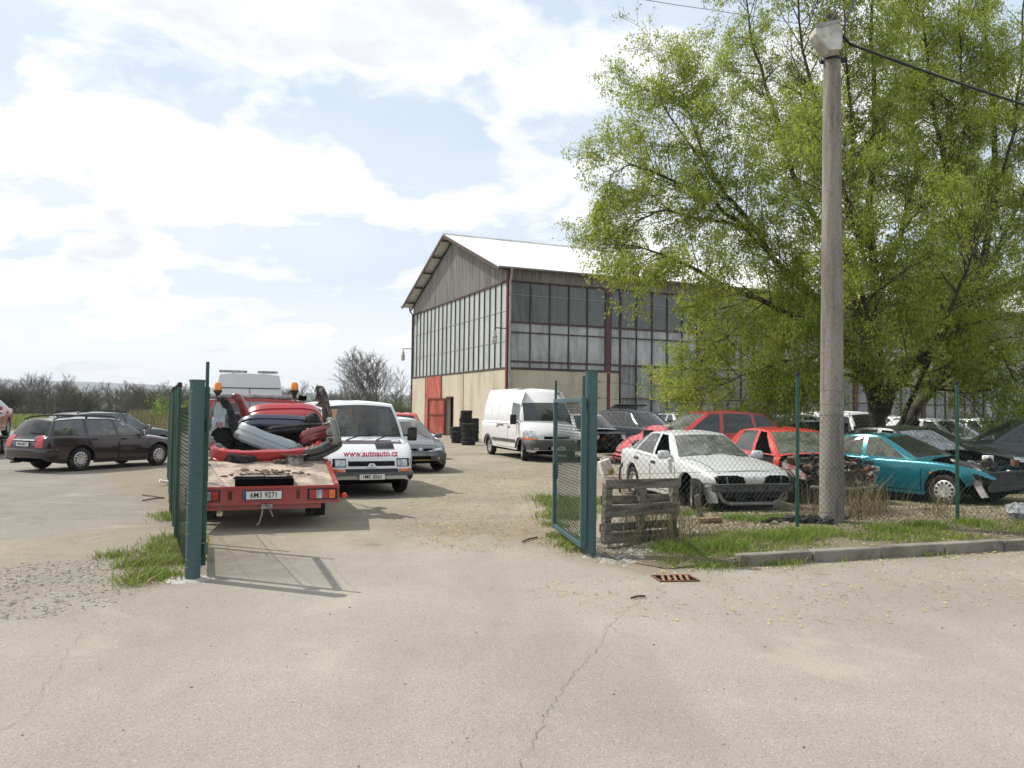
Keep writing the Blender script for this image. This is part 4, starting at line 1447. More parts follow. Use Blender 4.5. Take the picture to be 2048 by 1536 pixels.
bare_tree(603, 125, 764, 'round bare tree seen between the orange beacon and the white van', bt[3], 9.6, None, 1.0)
bare_tree(72, 125, 744, 'tallest bare tree of the hedgerow on the left', bt[0], 9.6, None, .9, 2.0)
bare_tree(128, 128, 752, 'broad bare hedgerow tree next to the tallest one', bt[3], 9.6, None, 1.2, .7)
bare_tree(222, 126, 760, 'round topped bare tree standing alone above the low hedgerow', bt[2], 9.6, None, .9, 2.2)
bare_tree(335, 120, 765, 'dense bare tree just left of the green chain link fence', bt[3], 9.6, None, 1.2, 3.1)
bare_tree(8, 118, 752, 'bare tree at the left edge of the picture', bt[2], 9.6, None, 1.1, 4.0)
for i, (px, tp) in enumerate([(-30, 760), (30, 775), (48, 768), (100, 775), (150, 770), (172, 778), (196, 776), (250, 772), (285, 774), (306, 778), (360, 772), (390, 778), (572, 780), (625, 778), (655, 784), (680, 780), (722, 785), (790, 778), (818, 774)]):
    bare_tree(px, 112 + (i * 7) % 22, tp - 8, 'low grey brown bare tree in the far hedgerow', bt[i % 4], 9.6, 'low bare trees of the far hedgerow', 1.25, i * 1.7)

def brush(name, poly, n, hgt, cols, seed, kind='stuff', wd=.02):
    """thousands of thin stems: dry weeds, hedge undergrowth, grass"""
    rg = np.random.default_rng(seed)
    P_ = np.array([[p[0], p[1]] for p in poly])
    lo, hi = P_.min(0), P_.max(0)
    pts = []
    def inside(a):
        c = np.zeros(len(a), bool)
        j = len(P_) - 1
        for i in range(len(P_)):
            cond = ((P_[i, 1] > a[:, 1]) != (P_[j, 1] > a[:, 1])) & (a[:, 0] < (P_[j, 0] - P_[i, 0]) * (a[:, 1] - P_[i, 1]) / (P_[j, 1] - P_[i, 1] + 1e-12) + P_[i, 0])
            c ^= cond
            j = i
        return c
    tot = 0
    while tot < n:
        a = rg.uniform(lo, hi, (n * 3, 2))
        a = a[inside(a)]
        pts.append(a)
        tot += len(a)
    a = np.concatenate(pts)[:n]
    return a, rg
def blades(name, a, rg, hgt, wd, mats, lean=.5, zf=None, thin=.15, mi_f=None):
    n = len(a)
    z = np.array([zf(x, y) for x, y in a]) if zf else np.zeros(n)
    h = rg.uniform(hgt[0], hgt[1], n)
    ang = rg.uniform(0, 6.283, n)
    ln = rg.normal(0, lean, (n, 2)) * h[:, None]
    sx, sy = np.cos(ang) * wd * .5, np.sin(ang) * wd * .5
    b0 = np.stack([a[:, 0] - sx, a[:, 1] - sy, z], 1)
    b1 = np.stack([a[:, 0] + sx, a[:, 1] + sy, z], 1)
    m0 = np.stack([a[:, 0] - sx * .8 + ln[:, 0] * .35, a[:, 1] - sy * .8 + ln[:, 1] * .35, z + h * .6], 1)
    m1 = np.stack([a[:, 0] + sx * .8 + ln[:, 0] * .35, a[:, 1] + sy * .8 + ln[:, 1] * .35, z + h * .6], 1)
    t0 = np.stack([a[:, 0] - sx * thin + ln[:, 0], a[:, 1] - sy * thin + ln[:, 1], z + h], 1)
    t1 = np.stack([a[:, 0] + sx * thin + ln[:, 0], a[:, 1] + sy * thin + ln[:, 1], z + h], 1)
    V = np.stack([b0, b1, m1, m0, t1, t0], 1).reshape(-1, 3)
    k = np.arange(n)[:, None] * 6
    F = np.concatenate([k + np.array([[0, 1, 2, 3]]), k + np.array([[3, 2, 4, 5]])], 1).reshape(-1, 4)
    mi = np.repeat(rg.integers(0, len(mats), n), 2) if mi_f is None else np.repeat(mi_f, 2)
    return np_mesh(name, V, F, mats, mi)
M_GRASS = leaf_mat('fresh_grass', (.15, .27, .03), (.24, .33, .05), .35)
M_GRASS2 = leaf_mat('dull_grass', (.17, .20, .05), (.26, .25, .09), .3)
M_STRAW = leaf_mat('dry_straw', (.30, .24, .12), (.20, .16, .09), .2)
M_HEDGE = mat('hedge_twig', (.13, .115, .085), .95, scale=.3, col2=(.085, .095, .05))
def hedge():
    """bare bushes grown into one another"""
    rg = np.random.default_rng(8)
    Vs, Fs, n0 = [], [], 0
    src = []
    for o in bt:
        me = o.data
        v = np.empty(len(me.vertices) * 3, np.float32)
        me.vertices.foreach_get('co', v)
        f = np.array([p.vertices[:] for p in me.polygons if len(p.vertices) == 4])
        src.append((v.reshape(-1, 3), f))
    for k in range(70):
        v, f = src[k % 4]
        px = rg.uniform(-60, 400) if k < 54 else rg.uniform(560, 830)
        Y = rg.uniform(112, 138)
        c = W(px, 800, Y)
        h = rg.uniform(.28, .52)
        a_ = rg.uniform(0, 6.28)
        sc = np.array([h * 1.7, h * 1.7, h])
        Rm = np.array([[math.cos(a_), -math.sin(a_), 0], [math.sin(a_), math.cos(a_), 0], [0, 0, 1]])
        Vs.append((v * sc) @ Rm.T + np.array([c.x, c.y, -.4]))
        Fs.append(f + n0)
        n0 += len(v)
    return np_mesh('hedgerow', np.concatenate(Vs), np.concatenate(Fs), M_HEDGE)
tag(hedge(), 'dense grey brown leafless hedgerow along the far side of the field', 'hedge', None, 'stuff')
a, rg = brush('', [(-130, 112), (-52, 112), (-10, 122), (-10, 140), (-140, 140)], 9000, None, None, 3)
tag(blades('undergrowth', a, rg, (.4, 1.9), .07, [M_HEDGE, M_HEDGE, M_TWIG], .5), 'brown brambles under the bare hedgerow trees', 'undergrowth', None, 'stuff')
a, rg = brush('', [xy(255, 842), xy(352, 842), xy(352, 872), xy(300, 866)], 7000, None, None, 4)
tag(blades('dry_weeds', a, rg, (.3, 1.35), .03, [M_STRAW, M_STRAW, M_GRASS2, M_TWIG], .16), 'dry straw coloured weeds at the edge of the field', 'weeds', None, 'stuff')
a, rg = brush('', [(-75, 52), (-10, 52), (-8, 112), (-110, 112)], 26000, None, None, 6)
tag(blades('field_grass', a, rg, (.08, .35), .16, [M_GRASS, M_GRASS2, M_GRASS2], .4), 'rough green grass covering the field beyond the yard', 'grass', None, 'stuff')
def bush(px, py, Y, n, sp, label, cat, mats, seed, size):
    b = W(px, py, Y)
    b.z = 0
    r = random.Random(seed)
    t = empty('sapling' if cat == 'sapling' else 'bush', b, 0, label, cat)
    st = MB()
    tips = []
    for i in range(n):
        tp = bend(r, (r.uniform(-.2, .2), r.uniform(-.2, .2), 0), (r.uniform(-.5, .5) * sp, r.uniform(-.4, .4) * sp, 1), r.uniform(.5, 1) * size, 5, .12, .03)
        st.tube(tp, [.02, .016, .012, .01, .008, .006], 4, False)
        for p in tp[2:]:
            for e in range(3): tips.append((p + Vector((r.uniform(-.25, .25), r.uniform(-.25, .25), r.uniform(-.1, .2))), 6, .12, 0))
    s_ = st.build('stems', M_TWIG, t, 0)
    leaves_mesh('foliage', tips, mats, t, seed, (.10, .2))
bush(325, 860, 54, 8, 1.0, 'bright yellow green sapling among the dry weeds', 'sapling', [M_GRASS], 4, 2.6)
bush(345, 850, 52, 7, 1.0, 'yellow green sapling half hidden by the green fence', 'sapling', [M_GRASS], 5, 2.3)
for i, px in enumerate((780, 800, 815)):
    bush(px, 830, 96 + i * 3, 30, 1.6, 'olive green bush beside the left end of the warehouse' if i == 2 else ('olive green bush below the slim bare tree' if i == 1 else 'olive green bush behind the white van roof'), 'bush', [leaf_mat('olive_leaf', (.10, .125, .04), (.07, .09, .035))], 40 + i, 3.0)

# ------------------------------------------------------------------ vehicles
def place(name, loc, hdg, label, cat='car', group=None, roll=0.0, pitch=0.0):
    t = empty(name, loc, rad(hdg), label, cat, group)
    t.rotation_euler = (rad(roll), rad(pitch), rad(hdg))
    return t
P_PURPLE = paint('aubergine_paint', (.017, .008, .013), .025, rough=.22)
P_GREEN = paint('dark_green_paint', (.02, .032, .034), .10)
P_RED = paint('red_paint', (.46, .018, .022), .05)
P_RED2 = paint('signal_red_paint', (.52, .025, .015), .10)
P_REDOLD = paint('faded_red_paint', (.33, .045, .05), .18)
P_WHITE = paint('white_paint', (.72, .73, .74), .10)
P_VANWHITE = paint('van_white_paint', (.70, .70, .70), .22, dirtcol=(.40, .35, .27))
P_SILVER = paint('silver_white_paint', (.58, .585, .58), .16, metal=.1, dirtcol=(.34, .33, .29))
P_GREY = paint('steel_grey_paint', (.085, .095, .11), .10, metal=.35)
P_TEAL = paint('teal_paint', (.006, .15, .19), .03, rough=.25, metal=.35)
P_BLACK = paint('dusty_black_paint', (.008, .009, .010), .16, dirtcol=(.085, .08, .06))
P_BLUEBLK = paint('blue_black_paint', (.010, .016, .030), .10, dirtcol=(.10, .10, .09))
P_FARSIL = paint('pale_silver_paint', (.5, .52, .54), .2)
P_TRUCK = paint('truck_red_paint', (.33, .022, .022), .20)
P_BUMP = mat('grey_bumper_plastic', (.055, .056, .058), .6, scale=4, col2=(.10, .095, .085))

def tail_lamp(c, a0, a1, z0, z1, cc, m=None, name='tail_light'):
    for s_ in (1, -1):
        c.panel('polar', [(180 - s_ * a0, z0), (180 - s_ * a1, z0), (180 - s_ * a1, z1), (180 - s_ * a0, z1)], .012, name, m or REDLENS, None, c=cc, nu=5, thick=.03)
def head_lamp(c, a0, a1, z0, z1, cc, m=None, sides=(1, -1), top=None):
    for s_ in sides:
        pts = [(s_ * a0, z0), (s_ * a1, z0 + .02), (s_ * a1, z1), (s_ * a0, top or z1)]
        c.panel('polar', pts, .01, 'headlight', m or LAMPGLASS, None, c=cc, nu=6, thick=.03)

# dark purple estate car, seen from behind
wp0, wp1 = G(160, 943), G(316, 930)
hdg = 65.0
rt = place('estate_car', (0, 0, 0), hdg, 'dark purple estate car with black roof rails and pale wheel trims on the left', 'car')
d_ = Vector((math.cos(rad(hdg)), math.sin(rad(hdg)), 0))
n_ = Vector((-d_.y, d_.x, 0))
rt.location = (wp0 + wp1) / 2 + n_ * .80
c = Car(rt, scaled(WAGON, .985, .98, .965), P_PURPLE, glass('green_veil_glass', (.80, .90, .88), .09, (.40, .44, .42), refl=2.2), glass_over={'rear_window': GL_DARK})  # grey-green veil painted into the glass to brighten the windows
c.wheels('cap', .20)
c.doors([([(.95, .36), (.74, .86), (-.10, .87), (-.10, .30), (.80, .30)], .02, .80), ([(-.14, .30), (-.14, .87), (-1.02, .89), (-1.02, .70), (-.86, .42), (-.80, .30)], -.88, .81)])
c.band(-1.7, 180 - 78, 180 + 78, (.30, .42, .56, .60, .61), (.0, .035, .045, .03, .0), 'bumper', P_PURPLE)
c.band(1.5, -70, 70, (.24, .34, .46, .52), (.0, .03, .035, .0), 'bumper', P_PURPLE)
for mode in ('left', 'right'): c.panel(mode, quad(-.85, .85, .50, .565), .018, 'rubbing_strip', P_PURPLE, nu=10, nv=2)
tail_lamp(c, 24, 35, .62, .93, -1.2)
c.panel('rear', quad(-.42, .42, .80, .83), .03, 'handle', CHROME, nu=6, nv=2)
c.plate('rear', 0, .71, '1M5 8077', off=.03)
c.panel('rear', [(-.55, .985), (-.05, 1.0), (-.05, 1.02), (-.55, 1.0)], .03, 'wiper', TRIM, nu=4, nv=1)
head_lamp(c, 24, 50, .56, .70, 1.3)
c.mirror(.62, .93, P_PURPLE)
for s_ in (1, -1):
    q = MB()
    pts = [(.02, s_ * .56, 1.375), (-.12, s_ * .57, 1.445), (-.5, s_ * .58, 1.475), (-1.2, s_ * .585, 1.475), (-1.72, s_ * .575, 1.44), (-1.9, s_ * .565, 1.375)]
    pts = [(a * .97, b * .98, z * .967) for a, b, z in pts]
    q.tube(pts, .018, 7)
    q.box((-.93, s_ * .57, 1.39), (.05, .03, .07))
    q.build('roof_rail', TRIM, rt)
q = MB().tube([(-1.62, 0, 1.38), (-1.74, 0, 1.52)], .006, 5)
q.build('aerial', TRIM, rt)
MB().tube([(-2.0, .45, .24), (-2.26, .45, .24)], .03, 8).build('exhaust', STEEL, rt)

# dark green estate behind it
g0 = W(228, 850, 27.6)
rt = place('estate_car', (g0.x, g0.y, 0), 67, 'dark green grey estate car with roof rails half hidden behind the purple one', 'car')
c = Car(rt, scaled(WAGON, 1.02, 1.0, 1.03), P_GREEN, glass('green_veil_glass', (.80, .90, .88), .09, (.40, .44, .42), refl=2.2))
c.wheels('cap')
c.band(-1.7, 102, 258, (.30, .42, .56, .61), (.0, .035, .045, .0), 'bumper', P_GREEN)
c.mirror(.62, .95, P_GREEN)
head_lamp(c, 24, 50, .58, .72, 1.3)
tail_lamp(c, 24, 35, .62, .93, -1.2)
c.doors([([(.95, .36), (.74, .88), (-.10, .89), (-.10, .30), (.80, .30)], .02, .82)])
for s_ in (1, -1):
    q = MB()
    q.tube([(.02, s_ * .57, 1.42), (-.12, s_ * .58, 1.49), (-.5, s_ * .59, 1.52), (-1.2, s_ * .59, 1.52), (-1.72, s_ * .58, 1.48), (-1.9, s_ * .57, 1.42)], .018, 7)
    q.build('roof_rail', TRIM, rt)

# red car on a trailer at the left edge
tz = .62
te = Vector((-18.0, 26.66, 0))
td = Vector((math.cos(rad(290)), math.sin(rad(290)), 0))
trl = empty('car_trailer', te + td * 1.9, rad(110), 'galvanised flat car trailer at the left edge of the picture', 'trailer')
q = MB()
q.box((1.9, 0, tz - .08), (4.6, 1.9, .10))
q.build('deck', mat('galvanised_steel', (.35, .35, .34), .5, metal=.4, scale=6, col2=(.22, .21, .19)), trl, 0)
q = MB()
for sg in (1, -1):
    q = MB()
    for k in range(30): q.box((-.3 + k * .15, sg * .965, tz - .08), (.07, .02, .05))
    q.build('side_rail', DARK, trl, 0)
for x in (1.75, 2.45):
    for s_ in (1, -1): wheel(trl, x, s_ * .80, .30, .18, 0, 'steel')
q = MB()
for sg in (1, -1): q.box((2.1, sg * .98, .60), (1.5, .2, .03))
q.build('mudguard', TRIM, trl, 0)
rt = place('saloon_car', (te.x, te.y, tz - .03), 290, 'dusty red car standing on the trailer at the left edge, mostly out of the picture', 'car')
c = Car(rt, SEDAN, P_REDOLD, GL_CLEAR)
c.wheels('steel')
c.mirror(.5, .94, P_REDOLD)
c.doors([([(.86, .36), (.66, .86), (-.20, .88), (-.20, .30), (.80, .30)], -.08, .80), ([(-.24, .30), (-.24, .88), (-1.10, .90), (-1.02, .70), (-.90, .42), (-.84, .30)], -.98, .82)])
tail_lamp(c, 20, 36, .66, .86, -1.2)

# ---- white van facing the camera
TRAFIC = dict(plan=[(-2.2, .80), (-2.1, .88), (-1.5, .92), (1.2, .925), (1.75, .90), (2.0, .85), (2.14, .78), (2.2, .70)],
    deck=[(-2.2, .80), (-2.17, 1.0), (-2.1, 1.12), (-1.8, 1.15), (1.3, 1.15), (1.62, 1.12), (1.9, .98), (2.08, .84), (2.17, .70), (2.2, .56)],
    sh=[(-2.2, .76), (-2.17, .97), (-2.1, 1.08), (-1.8, 1.11), (1.0, 1.11), (1.3, 1.10), (1.62, 1.05), (1.9, .91), (2.08, .77), (2.17, .64), (2.2, .52)],
    bot=[(-2.2, .42), (-2.0, .30), (1.8, .27), (2.1, .30), (2.2, .34)], ax=(-1.4, 1.40), ra=.38, wr=.325, tw=.86,
    ws=(1.62, 1.36, .98, .86), rw=(-2.16, -2.08, -2.1, -2.03), roof=[(-2.15, 1.80), (-1.9, 1.83), (.5, 1.83), (.86, 1.79), (1.0, 1.76)], rhw=[(-2.15, .70), (-1.8, .76), (.5, .76), (1.0, .70)],
    T=[0, .05, .3, .6, .84, .94, 1], gs=(1, 4), gw=(1, 5), gr=(1, 4), crown=.075, pow=1.5, sbulge=.015,
    side=[(1.22, .30, .80, .30, 'glass'), (.2, -.75, .2, -.75, 'glass'), (-.85, -1.9, -.85, -1.9, 'paint')], cabin_back=.0, floor=.5, seat_x=.45, seat_z=.82)
vf = W(746, 880, 15.65)
rt = place('van', (0, 0, 0), 292.5, 'white van with red web address on its bonnet facing the gate beside the tow truck', 'van')
d_ = Vector((math.cos(rad(292.5)), math.sin(rad(292.5)), 0))
rt.location = Vector((vf.x, vf.y, 0)) - d_ * 2.25
c = Car(rt, TRAFIC, P_WHITE, GL_DARK, glass_over={'windscreen': glass('van_screen', (.58, .64, .68), .07, (.42, .43, .42), refl=.9)})
c.wheels('steel', .19, rad(4))
M_SCUTTLE = mat('scuttle_plastic', (.10, .085, .095), .7, scale=6)
c.panel('front', [(-.80, 1.02), (.80, 1.02), (.80, 1.085), (-.80, 1.085)], .008, 'scuttle', M_SCUTTLE, nu=14, nv=2)
c.panel('front', quad(.13, .50, .93, 1.03), .02, 'air_intake', TRIM, nu=4, nv=2)
c.panel('front', quad(-.46, .46, .60, .695), .004, 'grille', DARK, nu=8)
for z in (.625, .65, .675): c.panel('front', quad(-.44, .44, z - .005, z + .005), .014, 'grille_bar', TRIM, nu=6, nv=1)
c.panel('front', [(-.10, .58), (.10, .58), (.04, .655), (-.04, .655)], .022, 'badge_panel', P_WHITE, nu=6, nv=2)
c.panel('front', [(-.02, .615), (0, .597), (.02, .615), (0, .635)], .03, 'badge', INK, nu=4, nv=2)
for s_ in (1, -1):
    a, b = sorted((s_ * .50, s_ * .80))
    c.panel('front', quad(a, b, .585, .745), .006, 'headlight_surround', TRIM, nu=5)
    h = c.panel('front', quad(min(s_ * .515, s_ * .71), max(s_ * .515, s_ * .71), .60, .725), .02, 'headlight', LAMPGLASS, nu=5, thick=.02)
    c.panel('front', quad(min(s_ * .53, s_ * .80), max(s_ * .53, s_ * .80), .495, .545), .014, 'indicator', AMBER, nu=5, nv=2)
c.panel('front', quad(-.52, .52, .49, .55), .010, 'lower_grille', TRIM, nu=6, nv=2)
c.band(1.2, -62, 62, (.29, .33, .42, .47, .49), (.0, .05, .075, .05, .0), 'bumper', P_BUMP)
pp, _d = c.hit('front', 0, .40)
number_plate(rt, Matrix.Translation(pp + Vector((.09, -.02, 0))) @ Matrix.Rotation(rad(90), 4, 'Z') @ Matrix.Rotation(rad(90), 4, 'X'), '1M0  8561', .50, False)
M_TXT = mat('red_lettering', (.40, .02, .05), .5)
text_mesh('lettering', 'www.autoauto.cz', .165, M_TXT, rt, Matrix.Translation((3, .0, .835)) @ Matrix.Rotation(rad(90), 4, 'Z') @ Matrix.Rotation(rad(90), 4, 'X'),
          bold=.0035, shear=.2, bvh=c.bvh, axis=Vector((-1, 0, 0)), off=.007, sx=.92)
for y0, y1 in ((.10, -.42), (.68, .18)):
    p0, _d = c.hit('front', y1, 1.09)
    p1, _d = c.hit('front', y0, 1.20)
    MB().tube([p0 + Vector((.05, 0, 0)), (p0 + p1) / 2 + Vector((.06, 0, .03)), p1 + Vector((.03, 0, -.02))], .014, 5).build('wiper', TRIM, rt)
for s_ in (1, -1):
    p, _d = c.hit('left' if s_ > 0 else 'right', 1.15, 1.17)
    q = MB()
    q.box(p + Vector((.10, s_ * .20, .03)), (.09, .20, .29))
    mo = q.build('wing_mirror', TRIM, rt, 40, bevel=.03)
    MB().tube([p, p + Vector((.08, s_ * .16, 0))], .022, 6).build('mirror_arm', TRIM, mo)
M_CARD = mat('cardboard', (.36, .24, .13), .9, scale=8)
p, _d = c.hit('front', -.40, 1.52)
Mx = Matrix.Translation(p + Vector((-.05, 0, 0))) @ Matrix.Rotation(rad(90), 4, 'Z') @ Matrix.Rotation(rad(52), 4, 'X')
q = MB().box((0, 0, 0), (.42, .46, .008))
cd = moved(q, Mx).build('cardboard_sheet', M_CARD, None, 0)
cd.matrix_world = rt.matrix_basis.copy()
tag(cd, 'brown cardboard sheet with a grey diamond emblem behind the white van windscreen', 'cardboard')
q = MB()
o4 = [(0, .19), (.14, 0), (0, -.19), (-.14, 0)]
i4 = [(0, .085), (.055, 0), (0, -.085), (-.055, 0)]
q.add([(x, y, .006) for x, y in o4 + i4], [(i, (i + 1) % 4, 4 + (i + 1) % 4, 4 + i) for i in range(4)])
moved(q, Mx).build('emblem', mat('emblem_grey', (.42, .42, .38), .6), cd, 0)
for s_ in (-1,):
    p, _d = c.hit('right', -.2, 1.52)
    q = c.panel('right', quad(-.62, .05, 1.26, 1.62), .01, 'sticker', PLATE, nu=4, nv=3)
    c.panel('right', quad(-.5, -.1, 1.38, 1.46), .015, 'sticker_print', M_TXT, q, nu=4, nv=2)
    c.panel('right', quad(.35, .55, 1.3, 1.56), .012, 'sticker', M_TXT, nu=4, nv=3)

# ---- grey hatchback behind the van
rt = place('hatchback', (0, 0, 0), 293, 'steel grey hatchback facing the gate between the white van and the red door', 'car')
mf = W(842, 900, 21.6)
d_ = Vector((math.cos(rad(293)), math.sin(rad(293)), 0))
rt.location = Vector((mf.x, mf.y, 0)) - d_ * 2.1
c = Car(rt, HATCH, P_GREY, GL_CLEAR)
c.wheels('cap', .19, rad(18))
c.band(1.3, -66, 66, (.22, .32, .46, .52, .535), (.0, .04, .05, .03, .0), 'bumper', P_BUMP)
head_lamp(c, 17, 46, .575, .67, 1.3, top=.62)
for s_ in (1, -1):
    c.panel('front', [(s_ * .08, .60), (s_ * .36, .61), (s_ * .34, .655), (s_ * .10, .65)], .012, 'grille', DARK, nu=4, nv=2)
    c.panel('front', [(s_ * .46, .36), (s_ * .53, .36), (s_ * .53, .42), (s_ * .46, .42)], .075, 'fog_light', LAMPGLASS, nu=4, nv=2)
q = MB()
p, _d = c.hit('front', 0, .63)
q.add([p + Vector((.03, x, y)) for x, y in ((0, .06), (.042, 0), (0, -.06), (-.042, 0))] + [p + Vector((.035, x, y)) for x, y in ((0, .025), (.016, 0), (0, -.025), (-.016, 0))],
      [(i, (i + 1) % 4, 4 + (i + 1) % 4, 4 + i) for i in range(4)])
q.build('badge', CHROME, rt, 0)
p, _d = c.hit('front', 0, .40)
MB().box(p + Vector((.06, 0, 0)), (.02, .5, .11)).build('plate_holder', DARK, rt, 0)
MB().box(p + Vector((.073, 0, -.045)), (.004, .46, .014)).build('plate_strip', mat('yellow_strip', (.5, .42, .05), .6), rt, 0)
c.mirror(.72, .93, P_GREY)
c.doors([([(.97, .36), (.80, .86), (-.22, .88), (-.22, .30), (.84, .30)], -.1, .80)])

c.panel('top', [(.95, -.66), (.95, .66), (1.88, .50), (1.88, -.50)], .002, 'bonnet_gap', DARK, nu=8)
c.panel('top', [(.965, -.645), (.965, .645), (1.865, .487), (1.865, -.487)], .006, 'bonnet', P_GREY, nu=8, nv=6)
# cars glimpsed further back on the left
rt = place('hatchback', W(798, 838, 29), 300, 'white car mostly hidden behind the white van cab', 'car')
rt.location.z = 0
c = Car(rt, HATCH, P_WHITE, GL_CLEAR, simple=True)
c.wheels('cap')
rt = place('hatchback', W(806, 838, 35), 95, 'red car showing only its roof and rear window by the sliding red door', 'car')
rt.location.z = 0
c = Car(rt, scaled(HATCH, 1, 1, 1.10), P_RED2, GL_DARK, simple=True)
c.wheels('cap')
tail_lamp(c, 24, 35, .75, 1.0, -1.2)

# ---- large white panel van near the warehouse
MASTER = dict(plan=[(-2.75, .88), (-2.68, .96), (-2.2, .985), (1.6, .99), (2.0, .97), (2.3, .90), (2.48, .78), (2.55, .64)],
    deck=[(-2.75, 1.0), (-2.73, 1.2), (-2.68, 1.3), (-2.4, 1.32), (1.6, 1.32), (1.98, 1.27), (2.28, 1.10), (2.46, .92), (2.53, .72), (2.55, .60)],
    sh=[(-2.75, .96), (-2.73, 1.16), (-2.68, 1.26), (-2.4, 1.28), (1.3, 1.27), (1.65, 1.25), (1.98, 1.18), (2.28, 1.0), (2.46, .82), (2.53, .66), (2.55, .55)],
    bot=[(-2.75, .50), (-2.5, .38), (2.2, .32), (2.45, .30), (2.55, .40)], ax=(-1.80, 1.72), ra=.42, wr=.345, tw=.93,
    ws=(2.0, 1.62, .98, .82), rw=(-2.72, -2.66, -2.5, -2.45), roof=[(-2.5, 2.36), (-2.3, 2.40), (.3, 2.40), (.82, 2.34), (1.0, 2.30)], rhw=[(-2.5, .70), (-2.2, .74), (.5, .74), (1.0, .66)],
    T=[0, .05, .2, .38, .56, .60, .75, .9, 1], gs=(1, 5), gw=(1, 5), gr=(1, 1), crown=.06, pow=2.0, powx=1.5, sbulge=.0, rbulge=.02,
    side=[(1.46, .62, 1.30, .58, 'glass'), (.5, -2.5, .5, -2.35, 'paint')], cabin_back=.3, floor=.6, seat_x=.75, seat_z=.95)
hd = -71
rt = place('panel_van', (0, 0, 0), hd, 'large white high roof panel van with grey front bumper parked by the warehouse', 'van')
a_, b_ = G(965, 906), G(1045, 921)
d_ = Vector((math.cos(rad(hd)), math.sin(rad(hd)), 0))
n_ = Vector((-d_.y, d_.x, 0))
rt.location = b_ + n_ * .90 - d_ * 1.75
c = Car(rt, scaled(MASTER, 1.05, 1.03, 1.03), P_VANWHITE, glass('van_glass', (.35, .42, .44), .08), glass_over={'windscreen': glass('van_screen_dark', (.16, .19, .23), .05)})
c.wheels('steel', .21, rad(-14))
c.band(1.7, -74, 74, (.30, .40, .58, .70, .735), (.0, .05, .06, .03, .0), 'bumper', P_BUMP)
for s_ in (1, -1):
    c.panel('polar', [(s_ * 31, .78), (s_ * 62, .82), (s_ * 60, .98), (s_ * 50, 1.06), (s_ * 38, 1.02)], .014, 'headlight', LAMPGLASS, None, c=1.5, nu=7, thick=.03)
    c.panel('polar', [(s_ * 30, .73), (s_ * 63, .75), (s_ * 63, .81), (s_ * 31, .78)], .02, 'indicator', AMBER, None, c=1.5, nu=6, thick=.03)
    c.panel('polar', [(s_ * 34, .42), (s_ * 40, .42), (s_ * 40, .48), (s_ * 34, .48)], .07, 'fog_light', LAMPGLASS, None, c=1.7, nu=4)
c.panel('front', quad(-.46, .46, .76, .85), .012, 'grille', DARK, nu=8)
c.panel('front', quad(-.36, .36, .40, .50), .085, 'lower_grille', DARK, nu=6, nv=2)
c.plate('front', 0, .46, '1M7 3345', False, off=.11)
MD = [([(1.52, .62), (1.42, 1.22), (.50, 1.22), (.50, .42), (1.30, .42)], .62, 1.12), ([(.46, .42), (.46, 1.22), (-.86, 1.22), (-.86, .42)], -.7, 1.12)]
c.doors(MD[:1])
c.doors(MD[1:], sides=('right',))
for mode in ('left', 'right'):
    c.panel(mode, quad(-1.36, 1.28, .60, .70), .026, 'rubbing_strip', P_BUMP, nu=12, nv=2)
    c.panel(mode, quad(-.70, -.0, 1.16, 1.20), .02, 'door_rail', P_BUMP, nu=6, nv=2)
    c.panel(mode, quad(-2.4, .42, 1.236, 1.252), .006, 'body_crease', mat('crease_grey', (.5, .5, .5), .6), nu=12, nv=1)
    for x0_, x1_ in ((-2.35, -1.65), (-1.5, -.85), (-.7, .3)):
        c.panel(mode, quad(x0_, x1_, 1.36, 1.95), .008, 'panel_pressing', P_VANWHITE, nu=6, nv=5)
for s_ in (1, -1):
    for ax_ in c.P['ax']:
        q = MB()
        pts = [(ax_ + .44 * math.cos(t), s_ * (c.plan(ax_) + .012), .345 + .44 * math.sin(t)) for t in [rad(8 + 164 * k / 16) for k in range(17)]]
        q.tube(pts, .032, 6)
        q.build('wheel_arch_trim', P_BUMP, rt)
    p, _d = c.hit('left' if s_ > 0 else 'right', 1.40, 1.36)
    q = MB().box(p + Vector((.10, s_ * .22, .04)), (.13, .22, .34))
    mo = q.build('wing_mirror', TRIM, rt, 40, bevel=.04)
    MB().tube([p - Vector((0, s_ * .04, .06)), p + Vector((.08, s_ * .18, -.06))], .03, 6).build('mirror_arm', TRIM, mo)
p, _d = c.hit('front', .3, 1.36)
q = MB()
r_ = random.Random(3)
for k in range(7): q.box(Vector((1.68 + r_.uniform(-.05, .05), -.38 + k * .09, 1.36 + r_.uniform(0, .06))), (.16, .2, .03), (r_.uniform(-.4, .4), r_.uniform(-.5, .1), r_.uniform(-1, 1)))
pb = q.build('paper_pile', PLATE, None, 0)
pb.matrix_world = rt.matrix_basis.copy()
tag(pb, 'crumpled white papers lying on the dashboard of the large panel van', 'papers')

